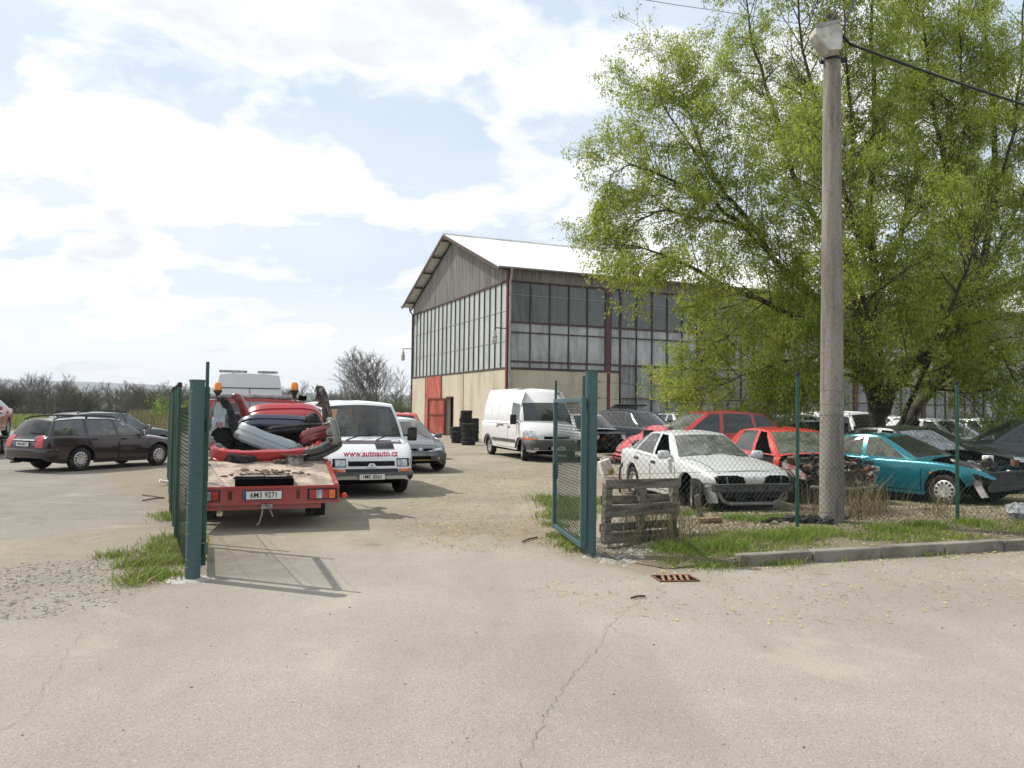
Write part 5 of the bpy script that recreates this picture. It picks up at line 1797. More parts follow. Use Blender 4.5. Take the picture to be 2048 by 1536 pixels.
# ---- high white van behind the truck cab (rear view)
rt = place('high_roof_van', (0, 0, 0), 110, 'white high roof van seen from behind above the red truck cab', 'van')
vb = W(499, 800, 22.0)
d_ = Vector((math.cos(rad(110)), math.sin(rad(110)), 0))
rt.location = Vector((vb.x, vb.y, 0)) + d_ * 2.75
HV = scaled(MASTER, 1, 1.0, 1.10)
HV = vary(HV, T=[0, .05, .2, .38, .56, .60, .75, .9, 1], rw=(-2.72, -2.66, -2.62, -2.58), rhw=[(-2.65, .78), (-2.2, .80), (.5, .78), (1.0, .66)], pow=2.6, seats=False)
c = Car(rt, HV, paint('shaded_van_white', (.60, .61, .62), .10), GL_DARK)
c.wheels('steel')
c.panel('rear', quad(-.006, .006, .6, 2.22), .012, 'door_seam', DARK, nu=2, nv=12)
c.panel('rear', quad(-.80, .80, 2.225, 2.245), .02, 'roof_seam', DARK, nu=8, nv=1)
tail_lamp(c, 21, 26, .85, 1.3, -1.0)
for y0, y1 in ((.1, .95), (-.75, -.10)):
    MB().box((-1.6, (y0 + y1) / 2 - .1, 2.725), (.12, y1 - y0 - .1, .07)).build('roof_bar', STEEL, rt, 0)

# ---- tow truck with sloping tail
TH = 109.5
tail = G(529, 1003, .55)
rt = empty('tow_truck', (0, 0, 0), rad(TH), 'red flatbed tow truck with two orange beacons loaded with loose bumpers', 'truck')
d_ = Vector((math.cos(rad(TH)), math.sin(rad(TH)), 0))
tp_ = W(529, 985, 11.42)
rt.location = (tp_.x, tp_.y, 0)
HWD = 1.03
def deck_z(x): return .60 + .27 * min(1, max(0, x / 1.35))
M_DECK = mat('worn_deck_board', (.42, .33, .26), .85, scale=3.0, col2=(.22, .17, .14), lo=.42, hi=.6, bump=.5, bscale=25)
rows = []
for x in (0.02, .4, .9, 1.35, 2.4, 5.0):
    rows.append([(x, -HWD + .05, deck_z(x)), (x, -.3, deck_z(x)), (x, .3, deck_z(x)), (x, HWD - .05, deck_z(x))])
q = MB()
q.grid(rows)
q.grid([[(a, b, z - .05) for a, b, z in r_] for r_ in rows])
q.build('deck', M_DECK, rt, 0)
for s_ in (1, -1):
    q = MB()
    pts = [(0, .60), (1.35, .87), (5.0, .87)]
    poly = [(x, s_ * (HWD - .045), z + .03) for x, z in pts] + [(x, s_ * (HWD - .045), z - .15) for x, z in reversed(pts)]
    q.prism(poly, (0, s_ * .05, 0))
    q.build('side_rail', P_TRUCK, rt, 0)
q = MB()
q.box((-.02, 0, .485), (.06, 2 * HWD + .02, .22))
q.box((-.05, 0, .60), (.05, 2 * HWD + .02, .03))
q.box((-.05, 0, .375), (.05, 2 * HWD + .02, .03))
rp = q.build('rear_panel', P_TRUCK, rt, 0)
q = MB()
q.box((.06, .02, .33), (.1, 1.62, .10))
q.build('under_bar', P_TRUCK, rt, 0)
for s_ in (1, -1):
    q = MB()
    q.mi(0).box((-.055, s_ * .80, .49), (.03, .42, .15))
    for k, mm in enumerate((1, 2, 1, 3)):
        q.mi(mm).box((-.068, s_ * (.66 + k * .092), .49), (.03, .085, .12))
    q.build('tail_light', [TRIM, REDLENS, LAMPGLASS, AMBER], rt, 0)
    q = MB().box((-.055, s_ * .46, .49), (.02, .05, .12))
    q.build('marker_lamp', mat('dark_red_lens', (.08, .01, .01), .3), rt, 0)
    MB().box((.8, s_ * .79, .25), (.03, .30, .36)).build('mudflap', RUBBER, rt, 0)
    wheel(rt, 1.42, s_ * .84, .335, .22, 0, 'steel')
    wheel(rt, 5.9, s_ * .86, .335, .22, 0, 'steel')
Mx = Matrix.Translation((-.078, .03, .49)) @ Matrix.Rotation(rad(-90), 4, 'Z') @ Matrix.Rotation(rad(90), 4, 'X')
number_plate(rt, Mx, '6M3 9271', .52, True)
q = MB()
q.tube([(-.02, -HWD - .0, .47), (-.03, -HWD - .07, .46)], .012, 6)
ml = q.build('side_marker', TRIM, rt)
MB().lathe([(.001, .03), (.03, .028), (.045, .0), (.03, -.03), (.001, -.03)], 12, Matrix.Translation((-.03, -HWD - .085, .455)) @ Matrix.Rotation(rad(90), 4, 'Y')).build('lens', mat('bright_red_lens', (.62, .02, .015), .25, coat=.5), ml)
q = MB()
q.box((2.6, 0, .62), (5.2, .8, .18))
q.box((1.42, 0, .33), (.1, 1.4, .1))
q.box((3.2, 0, .5), (1.2, 1.7, .3))
q.build('chassis', DARK, rt, 0)
q = MB()
q.tube([(.0, .02, .36), (-.05, .02, .33), (-.04, .03, .22), (-.02, .06, .10), (.0, .1, .06)], .012, 6)
q.tube([(.0, -.06, .36), (-.04, -.08, .28), (-.02, -.12, .18)], .01, 6)
q.build('trailing_cable', mat('grey_cable', (.3, .28, .25), .7), rt)
q = MB()
q.box((-.03, -.03, .34), (.09, .16, .08))
q.build('tow_hitch', STEEL, rt, 0)
CAB = dict(plan=[(-.95, .94), (-.92, .97), (-.7, .985), (.4, .985), (.9, .95), (1.1, .85), (1.2, .7)],
    deck=[(-.95, 1.0), (-.94, 1.08), (-.9, 1.12), (.3, 1.12), (.62, 1.10), (.95, 1.02), (1.12, .9), (1.2, .7)],
    sh=[(-.95, .96), (-.94, 1.04), (-.9, 1.08), (.3, 1.08), (.62, 1.04), (.95, .95), (1.12, .82), (1.2, .64)],
    bot=[(-.95, .5), (1.0, .4), (1.2, .42)], ax=(.35,), ra=.42, wr=.335, tw=.86,
    ws=(.7, .5, .15, .05), rw=(-.93, -.91, -.86, -.85), roof=[(-.86, 1.86), (-.5, 1.89), (0, 1.87), (.2, 1.84)], rhw=.88,
    T=[0, .06, .25, .5, .72, .92, 1], gs=(1, 4), gw=(1, 5), gr=(1, 5), crown=.05, pow=1.8, sbulge=.01, rbulge=.0, bulge=(.01, .06),
    side=[(.42, -.55, .0, -.55, 'glass')], cabin_back=-.85, floor=.6, seat_x=-.3, seat_z=.95)
cabroot = bpy.data.objects.new('cab', None)
link(cabroot, rt)
cabroot.location = (6.05, 0, 0)
c = Car(cabroot, CAB, P_TRUCK, glass('cab_glass', (.72, .78, .80), .10, (.45, .47, .47)))
q = MB().tube([(-.80, -.98, 1.93), (-.80, .98, 1.93)], .05, 8)
q.build('roof_strip', STEEL, cabroot)
q = MB()
for s_ in (1, -1): q.tube([(-.80, s_ * .86, 1.93), (-.80, s_ * 1.02, 1.92)], .055, 8)
q.build('roof_strip_end', DARK, cabroot)
for s_ in (1, -1):
    be = bpy.data.objects.new('beacon', None)
    link(be, rt)
    px, py = (436, 776) if s_ > 0 else (589, 776)
    wpt = W(px, py, 14.6)
    lp = Matrix.Rotation(-rad(TH), 3, 'Z') @ (wpt - rt.location)
    be.location = lp
    MB().lathe([(.001, .11), (.045, .10), (.066, .06), (.07, -.02), (.068, -.05)], 16).build('lens', ORANGE, be)
    MB().lathe([(.075, -.04), (.078, -.065), (.05, -.10), (.03, -.17), (.03, -.19), (.001, -.19)], 14).build('base', TRIM, be)
    q = MB().tube([(0, 0, -.18), (.22, s_ * .20, -.62), (.35, s_ * .28, -1.02)], .02, 7)
    q.build('pole', STEEL, be)
q = MB()
for k in range(3): q.box((2.35, .55, .905 + k * .045), (.05, 1.0, .025))
q.build('headboard_slats', STEEL, rt, 0)

def on_truck(x, y, z): 
    return rt_truck.location + Matrix.Rotation(rad(TH), 3, 'Z') @ Vector((x, y, z))
rt_truck = rt
M_INNER = mat('bumper_inside', (.018, .018, .019), .8, scale=5, col2=(.05, .048, .045))
M_BUMPRED = paint('bumper_red', (.38, .010, .018), .03)
M_BUMPRED2 = paint('bumper_dark_red', (.22, .012, .018), .08)
M_BUMPSIL = paint('bumper_silver', (.36, .40, .43), .12, metal=.3)
M_BUMPBLUE = paint('bumper_blue', (.006, .012, .05), .05)
M_BUMPGREY = paint('bumper_grey', (.20, .20, .19), .22)
def bumper(label, c, span, face, wd, dep, hgt, m, seed, slots=0, strip=False, rag=.015, inner=None, group='loose bumpers piled on the tow truck'):
    """a moulded car bumper: bowed C-section shell with wrap-round ends, dark inside, torn edges.
    span and face are given as (right, up, towards the truck's tail)"""
    r = random.Random(seed)
    n = 34
    prof = [(-.07, -.5), (-.005, -.49), (.018, -.34), (.024, -.12), (.008, -.10), (.016, .08), (.034, .11), (.030, .36), (.004, .48), (-.08, .51)]
    outer = []
    for i in range(n + 1):
        t = -1 + 2 * i / n
        a = t * math.pi / 2
        x = wd / 2 * math.copysign(abs(math.sin(a)) ** .50, math.sin(a)) if abs(a) > 1e-6 else 0
        y = dep * abs(math.cos(a)) ** .75 if abs(t) < .999 else 0
        nx, ny = math.copysign(abs(math.sin(a)) ** 2.2, a), abs(math.cos(a)) ** .6 + .02
        l = math.hypot(nx, ny)
        nx, ny = nx / l, ny / l
        e = abs(t) ** 5
        col = []
        for j, (o, v) in enumerate(prof):
            o2 = o * (1 - .5 * e)
            z = hgt * v * (1 - .30 * e) + .05 * e * hgt
            if j in (0, len(prof) - 1):
                z += r.uniform(-rag, rag)
                o2 += r.uniform(-rag, rag)
            col.append(Vector((x + nx * o2, y + ny * o2 + (r.uniform(-.02, .02) if abs(t) > .9 else 0), z)))
        outer.append(col)
    q = MB()
    q.grid(outer)
    k = len(prof)
    inn = [[p + Vector((-.014 * math.copysign(min(1, abs(p.x) * 2 / wd), p.x), -.014, -.010 * math.copysign(1, p.z) * (j in (0, 1, k - 2, k - 1)))) for j, p in enumerate(col)] for col in outer]
    q.mi(1).grid([col[::-1] for col in inn])
    for j in (0, k - 1): q.mi(0).grid([[outer[i][j] for i in range(n + 1)], [inn[i][j] for i in range(n + 1)]])
    for i in (0, n): q.mi(0).grid([outer[i], inn[i]])
    o = q.build('bumper', [m, inner or M_INNER], None, 32)
    rgt, up, twd = Vector((math.cos(BH), math.sin(BH), 0)), Vector((0, 0, 1)), Vector((math.sin(BH), -math.cos(BH), 0))
    def wv(v): return (rgt * v[0] + up * v[1] + twd * v[2]).normalized()
    S_, F_ = wv(span), wv(face)
    F_ = (F_ - S_ * F_.dot(S_)).normalized()
    U_ = S_.cross(F_)
    Mx = Matrix((S_, F_, U_)).transposed().to_4x4()
    o.matrix_world = Matrix.Translation(c) @ Mx @ Matrix.Translation((0, -dep * .6, 0))
    tag(o, label, 'bumper', group)
    for s_ in range(slots):
        i = (5, n - 8)[s_ % 2]
        p_ = MB().grid([[outer[ii][5] * 1.004 + Vector((0, .012, 0)), outer[ii][7] * 1.004 + Vector((0, .012, 0))] for ii in range(i, i + 5)])
        p_.build('rub_pad', TRIM, o, 0)
    if strip: MB().grid([[p * 1.006 + Vector((0, .004, 0)) for p in (col[4], col[5])] for col in outer[3:-3]]).build('rubbing_strip', TRIM, o, 40)
    return o
BH = rad(TH - 90)      # rightwards across the truck
M_BEIGE = mat('bumper_beige', (.34, .29, .25), .6, scale=5, col2=(.14, .12, .11))
bumper('glossy red bumper lying lowest across the front of the pile', W(536, 908, 12.95), (1, .03, 0), (0, -.45, 1), 1.74, .52, .30, M_BUMPRED, 1)
bumper('silver bumper with two black pads leaning in the middle of the pile', W(538, 884, 13.25), (.9, -.36, .2), (-.35, .1, 1), 1.15, .40, .30, M_BUMPSIL, 2, slots=2)
bumper('pale silver bumper end sticking out at the left of the pile', W(433, 882, 13.2), (.55, -.35, -.7), (-.7, -.25, .7), .95, .35, .40, M_BUMPSIL, 3, slots=1)
bumper('black bumper standing on end at the left of the pile', W(466, 848, 13.5), (.34, -1, .05), (1, .25, .1), 1.0, .14, .30, TRIM, 4, rag=.03)
bumper('bright red bumper lying on top of the pile below the cab window', W(567, 835, 14.2), (1, .03, 0), (0, .72, .7), 1.35, .40, .42, M_BUMPRED, 5)
bumper('dark blue bumper tucked under the topmost red one', W(553, 850, 13.8), (1, -.02, 0), (0, .55, .8), 1.25, .34, .26, M_BUMPBLUE, 6)
bumper('dark red bumper showing its black inside in the middle of the pile', W(572, 872, 13.9), (1, -.02, 0), (0, .1, -1), 1.35, .25, .32, M_BUMPRED2, 7, rag=.03)
bumper('black bumper standing on end at the right of the pile with a beige inside', W(655, 832, 13.6), (-.26, 1, .1), (.8, .1, -.6), 1.05, .10, .17, P_BUMP, 8, rag=.05, inner=M_BEIGE)
bumper('grey bumper hanging over the right side of the deck', W(668, 862, 13.2), (.15, -1, .2), (.75, .15, .6), .42, .08, .24, M_BUMPGREY, 9, rag=.05)
bumper('dark grey bumper with a torn lower lip low at the right of the pile', W(650, 895, 13.2), (.75, .32, -.55), (.35, -.3, .9), .75, .22, .22, P_BUMP, 10, strip=True, rag=.03)
bumper('narrow dark red bumper end pointing up behind the black one', W(489, 826, 13.9), (.36, -1, .0), (.9, .3, .3), .72, .12, .17, M_BUMPRED2, 11)
bumper('dusty black bumper lying under the rest of the pile', W(520, 884, 13.55), (1, -.05, 0), (0, .1, -1), 1.6, .30, .44, TRIM, 12)
bumper('black plastic bumper upright behind the grey hanging one', W(633, 862, 13.9), (-.3, 1, .1), (.5, .1, .8), .62, .12, .22, M_INNER, 13, rag=.04)
bumper('short red bumper corner between the black and grey ones at the right', W(640, 866, 13.5), (.9, .25, -.2), (.2, .2, 1), .62, .18, .22, M_BUMPRED2, 14, rag=.03)
bumper('black bumper with open grille lying across the dark middle of the pile', W(585, 862, 13.7), (1, .10, .1), (0, .5, .8), 1.15, .26, .16, TRIM, 15, rag=.03)

def tyre_thing(loc, label, group=None, r=.31, wd=.19, rot=(0, 0, 0), name='tyre', rimmed=False):
    key = 'loose%.2f%.2f' % (r, wd)
    if key not in WHEELS:
        h = wd / 2
        ri = r * .60
        prof = [(ri, -h * .75), (ri * 1.03, -h * .95), (r * .80, -h * 1.05), (r * .93, -h), (r * .99, -h * .75), (r, -h * .4), (r * .985, -h * .36), (r * .985, -h * .28), (r, -h * .24), (r, h * .24),
                (r * .985, h * .28), (r * .985, h * .36), (r, h * .4), (r * .99, h * .75), (r * .93, h), (r * .80, h * 1.05), (ri * 1.03, h * .95), (ri, h * .75), (r * .82, h * .5), (r * .86, 0), (r * .82, -h * .5), (ri, -h * .75)]
        o = MB().lathe(prof, 28).build(name, RUBBER, None, 50)
        C.objects.unlink(o)
        WHEELS[key] = o.data
    o = bpy.data.objects.new(name, WHEELS[key])
    link(o)
    o.location = loc
    o.rotation_euler = rot
    return tag(o, label, 'tyre', group)
q = on_truck(1.05, .12, deck_z(1.05) + .115)
tyre_thing(W(484, 919, 12.75), 'old black tyre lying flat on the deck of the tow truck', None, .27, .18, (rad(0), rad(8), 0))
q = MB()
q.lathe([(.10, -.10), (.16, -.10), (.195, -.095), (.175, -.07), (.15, -.05), (.145, .05), (.17, .08), (.20, .10), (.17, .10), (.10, .06), (.001, .05)], 22)
o = q.build('wheel_rim', ALLOY, None, 40)
o.location = W(589, 921, 12.8)
tag(o, 'bare metal wheel rim lying on the truck deck right of the tyre', 'wheel rim')
q = MB()
r_ = random.Random(4)
for k in range(6): q.tube([(r_.uniform(-.12, .12), r_.uniform(-.1, .1), .02 + k * .01), (r_.uniform(-.12, .12), r_.uniform(-.1, .1), .05), (r_.uniform(-.15, .15), r_.uniform(-.1, .1), .02)], .02, 6)
o = q.build('rag_bundle', mat('dirty_rag', (.18, .15, .12), .95), None)
o.location = W(560, 928, 12.7)
tag(o, 'dirty crumpled rag lying between tyre and wheel rim', 'rag')
def dk(px, py):            # a pixel on the sloping tail
    best = None
    for k in range(60):
        Y = 11.4 + k * .03
        p = W(px, py, Y)
        l_ = Matrix.Rotation(-rad(TH), 3, 'Z') @ (p - rt_truck.location)
        e = abs(l_.z - deck_z(l_.x))
        if best is None or e < best[0]: best = (e, p, l_)
    return best
for k, (px, lab) in enumerate(((506, 'long black plastic trim lying left on the sloping deck tail'), (551, 'short black plastic trim lying right on the sloping deck tail'))):
    q = MB()
    q.box((0, 0, .025), (.06, .32, .055))
    q.mi(1).box((.01, 0, .055), (.03, .30, .012))
    o = q.build('plastic_trim', [DARK, mat('grey_label', (.4, .38, .34), .7)], None, 0)
    e_, p, l_ = dk(px, 960)
    o.location = p
    o.rotation_euler = (0, rad(-11), rad(TH))
    tag(o, lab, 'trim')
q = MB()
for k in range(60): q.box((r_.gauss(0, .10), r_.gauss(0, .25), .01), (r_.uniform(.02, .08), r_.uniform(.02, .12), .02), (r_.uniform(-.3, .3), r_.uniform(-.3, .3), r_.uniform(0, 3)))
o = q.build('debris', mat('dirt_debris', (.12, .085, .06), .95), None, 0)
o.location = dk(530, 950)[1]
o.rotation_euler = (0, rad(-11), rad(TH))
tag(o, 'scatter of dirt and bark on the sloping deck tail', 'debris', None, 'stuff')

# ------------------------------------------------------------------ tyres stacked by the warehouse wall
STK = [((914, 886), 4, 'front left stack'), ((937, 890), 5, 'front right stack'), ((931, 884), 8, 'tall back stack'), ((946, 884), 6, 'back right stack')]
for si, ((px, py), n, nm) in enumerate(STK):
    p = G(px, py)
    if si >= 2: p = p + Vector((-.05, .75, 0))
    for k in range(n):
        pos = 'lowest' if k == 0 else 'topmost' if k == n - 1 else 'middle'
        tyre_thing((p.x + R.uniform(-.04, .04), p.y + R.uniform(-.04, .04), .11 + k * .205), '%s used tyre in the %s of tyres by the warehouse wall' % (pos, nm), 'used tyres stacked by the warehouse',
                   .32 + .02 * (si == 1), .20, (R.uniform(-.03, .03), R.uniform(-.03, .03), R.uniform(0, 6)))

# ------------------------------------------------------------------ gates and fences
M_POST = mat('blue_green_post', (.034, .085, .092), .55, scale=4, col2=(.055, .10, .10), bump=.08, stretch=(1, 1, .3))
M_POSTD = mat('dark_green_post', (.010, .062, .038), .45, scale=5, col2=(.02, .075, .05))
M_WIRE = mat('green_wire', (.018, .048, .034), .5, scale=3, col2=(.05, .07, .06), spec=.2)
M_GALV = mat('galvanised_wire', (.24, .25, .25), .45, metal=.5, scale=3)
def strands(lines, r, name, m, parent, n=3):
    """straight wires, each a thin prism, as one mesh"""
    A = np.array([l_[0] for l_ in lines], dtype=float)
    B = np.array([l_[1] for l_ in lines], dtype=float)
    d = B - A
    d /= np.linalg.norm(d, axis=1)[:, None] + 1e-9
    up = np.where(np.abs(d[:, 2:3]) < .9, np.array([[0, 0, 1.]]), np.array([[1., 0, 0]]))
    e1 = np.cross(d, up)
    e1 /= np.linalg.norm(e1, axis=1)[:, None]
    e2 = np.cross(d, e1)
    vs = []
    for P_ in (A, B):
        for k in range(n):
            t = 2 * math.pi * k / n
            vs.append(P_ + r * (e1 * math.cos(t) + e2 * math.sin(t)))
    V = np.stack(vs, 1).reshape(-1, 3)
    base = np.arange(len(A))[:, None] * (2 * n)
    F = np.concatenate([base + np.array([[k, (k + 1) % n, n + (k + 1) % n, n + k]]) for k in range(n)], 0)
    return np_mesh(name, V, F, m, None, parent)
def mesh_lines(path, z0f, z1f, pitch, bow=.0, seed=0):
    """diamond mesh along a ground path of (x, y) points"""
    P_ = [Vector((a, b, 0)) for a, b in path]
    seg = [(P_[i + 1] - P_[i]).length for i in range(len(P_) - 1)]
    tot = sum(seg)
    def at(u):
        u = min(max(u, 0), tot)
        for i, s_ in enumerate(seg):
            if u <= s_ or i == len(seg) - 1: return P_[i].lerp(P_[i + 1], u / s_)
            u -= s_
    lines = []
    H = z1f(0) - z0f(0)
    k = -int(H / pitch) - 1
    nst = 4
    while k * pitch < tot:
        u0 = k * pitch
        for sg in (1, -1):
            prev = None
            for i in range(nst * 2 + 1):
                f = i / (nst * 2)
                u = u0 + H * (f if sg > 0 else 1 - f)
                if u < 0 or u > tot:
                    prev = None
                    continue
                p = at(u)
                z = z0f(u) + (z1f(u) - z0f(u)) * f
                o = bow * math.sin(u * 2.1 + seed) * math.sin(f * 3.0) + (.004 if sg > 0 else -.004)
                q_ = (p.x + o * .3, p.y + o, z)
                if prev is not None: lines.append((prev, q_))
                prev = q_
        k += 1
    return lines
def gate_post(x, y, h, label, lean=(0, 0)):
    t = empty('gate_post', (x, y, 0), 0, label, 'post', 'thick blue green gate posts')
    q = MB()
    q.tube([(0, 0, -.1), (lean[0] * h, lean[1] * h, h)], .0735, 24)
    q.lathe([(.079, h - .015), (.079, h + .006), (.001, h + .010)], 24, Matrix.Translation((lean[0] * h, lean[1] * h, 0)))
    q.build('pipe', M_POST, t, 40)
    q = MB()
    z = .12
    r_ = random.Random(int(x * 100))
    while z < h - .1:
        MB().lathe([(.074, -.004), (.0775, 0), (.074, .004)], 24, Matrix.Translation((lean[0] * z, lean[1] * z, z)) @ Matrix.Rotation(r_.uniform(-.05, .05), 4, 'X')).build('wire_winding', mat('rusty_wire', (.036, .085, .095), .7, scale=30, col2=(.055, .09, .09)), t, 40)
        z += r_.choice((.08, .11, .19, .26))
    return t
gp1 = gate_post(-3.19, 8.11, 2.0, 'thick blue green pipe post on the left of the gateway')
MB().lathe([(.001, .012), (.20, .010), (.25, -.02)], 7, Matrix.Translation((-.05, -.01, 0))).build('footing', mat('pale_concrete', (.42, .40, .36), .9, scale=5, col2=(.3, .28, .25)), gp1, 30)
gp2 = gate_post(.965, 9.70, 2.22, 'thick blue green pipe post on the right of the gateway beside the pallet')
for t, sg in ((gp1, 1), (gp2, -1)):
    q = MB()
    for z in (.28, 1.55): q.box((sg * .06, .12, z), (.05, .09, .12))
    q.build('hinge', M_POSTD, t, 0)
def gate_leaf(x0, y0, x1, y1, zb, h, label, m, mw, handle=True):
    L_ = math.hypot(x1 - x0, y1 - y0)
    t = empty('gate_leaf', (x0, y0, zb), math.atan2(y1 - y0, x1 - x0), label, 'gate', 'open gate leaves')
    w_ = .055
    q = MB()
    for x in (w_ / 2, L_ - w_ / 2): q.box((x, 0, h / 2), (w_, w_, h))
    for z in (w_ / 2, h - w_ / 2): q.box((L_ / 2, 0, z), (L_ - 2 * w_, w_ * .98, w_))
    q.build('frame', m, t, 0, bevel=.005)
    q = MB()
    for x in (w_ * .5, L_ - w_ * .5): MB().tube([(x, 0, h), (x, 0, h + .26)], .018, 8).build('extension_bar', M_POSTD, t)
    ln = mesh_lines([(w_, 0), (L_ - w_, 0)], lambda u: w_, lambda u: h - w_, .075)
    strands(ln, .0034, 'wire_mesh', mw, t)
    bw = []
    for z in (h + .10, h + .22):
        for k in range(12):
            x_a, x_b = L_ * k / 12, L_ * (k + 1) / 12
            s_ = lambda x: z - .05 * math.sin(math.pi * x / L_) + .012 * math.sin(x * 23)
            bw.append(((x_a, 0, s_(x_a)), (x_b, 0, s_(x_b))))
            bw.append(((x_a, -.012, s_(x_a) - .012), (x_a, .012, s_(x_a) + .012)))
            bw.append(((x_a - .012, .01, s_(x_a) + .012), (x_a + .012, -.01, s_(x_a) - .012)))
    strands(bw, .0022, 'barbed_wire', M_GALV, t)
    if handle:
        q = MB()
        q.box((L_ - .06, 0, h * .44), (.06, .07, .2))
        q.tube([(L_ - .1, -.04, h * .5), (L_ - .24, -.05, h * .5)], .012, 6)
        q.build('latch', M_POSTD, t, 0)
    return t
gate_leaf(-3.155, 8.28, -3.80, 9.98, .10, 1.84, 'dark green mesh gate leaf swung open behind the left gate post, seen edge on', M_POSTD, M_WIRE)
gate_leaf(.87, 9.60, .615, 11.30, .10, 1.80, 'blue green framed mesh gate leaf swung open beside the right gate post', M_POST, M_WIRE)

def fence(name, path, label, posts, h0, hp, seed, zf=lambda x, y: 0.0, group=None, top=None):
    t = empty(name, (path[0][0], path[0][1], 0), 0, label, 'fence')
    o = Vector((path[0][0], path[0][1], 0))
    loc = [(a - o.x, b - o.y) for a, b in path]
    ln = mesh_lines(loc, lambda u: .06, lambda u: h0, .085, .02, seed)
    strands(ln, .0021, 'wire_mesh', M_WIRE, t)
    tw = []
    zz = [.35, h0 * .55, h0 - .03] + [hp - .32, hp - .12]
    for z in zz:
        for (a, b) in zip(loc, loc[1:]):
            for k in range(8):
                pa = Vector((*a, 0)).lerp(Vector((*b, 0)), k / 8)
                pb = Vector((*a, 0)).lerp(Vector((*b, 0)), (k + 1) / 8)
                sag = lambda f: -.05 * math.sin(math.pi * f) * (z > h0)
                tw.append(((pa.x, pa.y, z + sag(k / 8)), (pb.x, pb.y, z + sag((k + 1) / 8))))
                if z > h0:
                    tw.append(((pa.x - .02, pa.y, z + sag(k / 8) - .02), (pa.x + .02, pa.y, z + sag(k / 8) + .02)))
                    tw.append(((pa.x + .02, pa.y, z + sag(k / 8) - .02), (pa.x - .02, pa.y, z + sag(k / 8) + .02)))
    strands(tw, .0028, 'tension_wire', M_WIRE, t)
    for (x, y, hh) in posts:
        q = MB()
        q.tube([(x - o.x, y - o.y, zf(x, y) - .15), (x - o.x, y - o.y, hh)], .026, 12)
        p_ = q.build('post', M_POSTD, t)
        q = MB().lathe([(.03, hh - .04), (.031, hh + .01), (.018, hh + .022), (.001, hh + .024)], 12, Matrix.Translation((x - o.x, y - o.y, 0)))
        q.build('cap', TRIM, p_)
    return t
fence('chain_link_fence', [(-3.28, 8.2), (-4.30, 10.35), (-5.45, 12.9), (-6.75, 15.9), (-8.2, 19.2)], 'dark green chain link fence running back behind the left gate post',
      [(-4.30, 10.35, 2.02), (-4.85, 11.6, 2.02), (-5.45, 12.9, 2.02), (-6.1, 14.4, 2.02), (-6.75, 15.9, 2.02), (-7.5, 17.6, 2.02), (-8.2, 19.2, 2.02)], 1.72, 2.0, 1)
fence('chain_link_fence', [(1.06, 9.74), (4.01, 11.23), (6.66, 11.97), (9.4, 12.78), (13.5, 14.1)], 'long green chain link fence along the kerb in front of the wrecked cars',
      [(4.01, 11.23, 2.30), (6.66, 11.97, 2.24), (9.4, 12.78, 2.24), (12.2, 13.7, 2.24)], 1.75, 2.22, 2, lotz)

# ------------------------------------------------------------------ concrete lamp post and cables
def speckle_mat():
    m, t = new_mat('weathered_concrete_pole')
    co = t.n('ShaderNodeTexCoord').outputs['Object']
    st = t.noise(t.n('ShaderNodeMapping', {'Vector': co, 'Scale': (3, 3, .35)}).outputs[0], 1.6, 6, .65)
    c = t.mix(t.ramp(st, .38, .66), (.265, .24, .21), (.14, .122, .102))
    c = t.mix(t.ramp(t.noise(co, 30, 4, .7), .52, .68, 0, .7), c, (.09, .075, .06))
    c = t.mix(t.ramp(t.noise(co, 55, 2, .6), .66, .72), c, (.42, .40, .37))
    bp_ = t.n('ShaderNodeBump', {'Strength': .6, 'Distance': .01, 'Height': t.noise(co, 40, 4)}).outputs[0]
    b = t.n('ShaderNodeBsdfPrincipled', {'Base Color': c, 'Roughness': .95, 'Normal': bp_})
    t.n('ShaderNodeOutputMaterial', {0: b.outputs[0]})
    return m
pz = lotz(4.72, 11.8)
pole = empty('lamp_post', (4.72, 11.80, pz), 0, 'tall weathered concrete pole with a boxy white lamp head behind the chain link fence', 'lamp post')
PH = 7.05 - pz
q = MB()
n_ = 26
q.tube([(0.0, 0, -.2 + (PH + .2) * k / 12) for k in range(13)], [.178 - .055 * k / 12 for k in range(13)], n_)
q.tube([(0, 0, PH - .02), (0, 0, PH + .22)], .10, 16)
q.build('pole', speckle_mat(), pole, 50)
lm = W(1652, 78, 11.62) - pole.location
q = MB()
M_LAMPHEAD = mat('grey_white_lamp_shell', (.50, .50, .46), .55, scale=7, col2=(.33, .32, .28))
prof = [(-.21, .11), (-.17, .15), (.12, .215), (.20, .06), (.17, -.22), (.0, -.23), (-.13, -.09), (-.20, .015)]
q.prism([(a, -.14, b) for a, b in prof], (0, .28, 0))
hd_ = q.build('lamp_head', M_LAMPHEAD, pole, 0, bevel=.02, loc=lm)
q = MB()
q.prism([(a, -.15, b) for a, b in [(-.215, .115), (-.175, .158), (.125, .228), (.15, .18), (-.12, .11)]], (0, .30, 0))
q.build('lid', mat('lamp_lid_grey', (.32, .32, .30), .6), hd_, 0)
q = MB()
q.prism([(a, -.10, b) for a, b in [(-.206, .10), (-.208, .015), (-.137, -.095), (-.004, -.236), (-.0, -.225), (-.125, -.09), (-.19, .015)]], (0, .2, 0))
q.build('lens', mat('frosted_lamp_glass', (.42, .40, .35), .3, scale=5), hd_, 0)
q = MB().prism([(a, -.1435, b) for a, b in [(-.10, -.075), (.185, -.06), (.165, -.212), (.004, -.222)]], (0, .01, 0))
q.build('lower_cover', mat('pale_lamp_cover', (.56, .55, .50), .5, scale=9, col2=(.42, .41, .36)), hd_, 0)
q = MB()
q.tube([(.10, 0, .10), (.16, .0, .26), (.10, .02, .36), (.0, .02, .34)], .04, 8)
q.tube([(.14, .0, .26), (.14, 0, .44)], .012, 6)
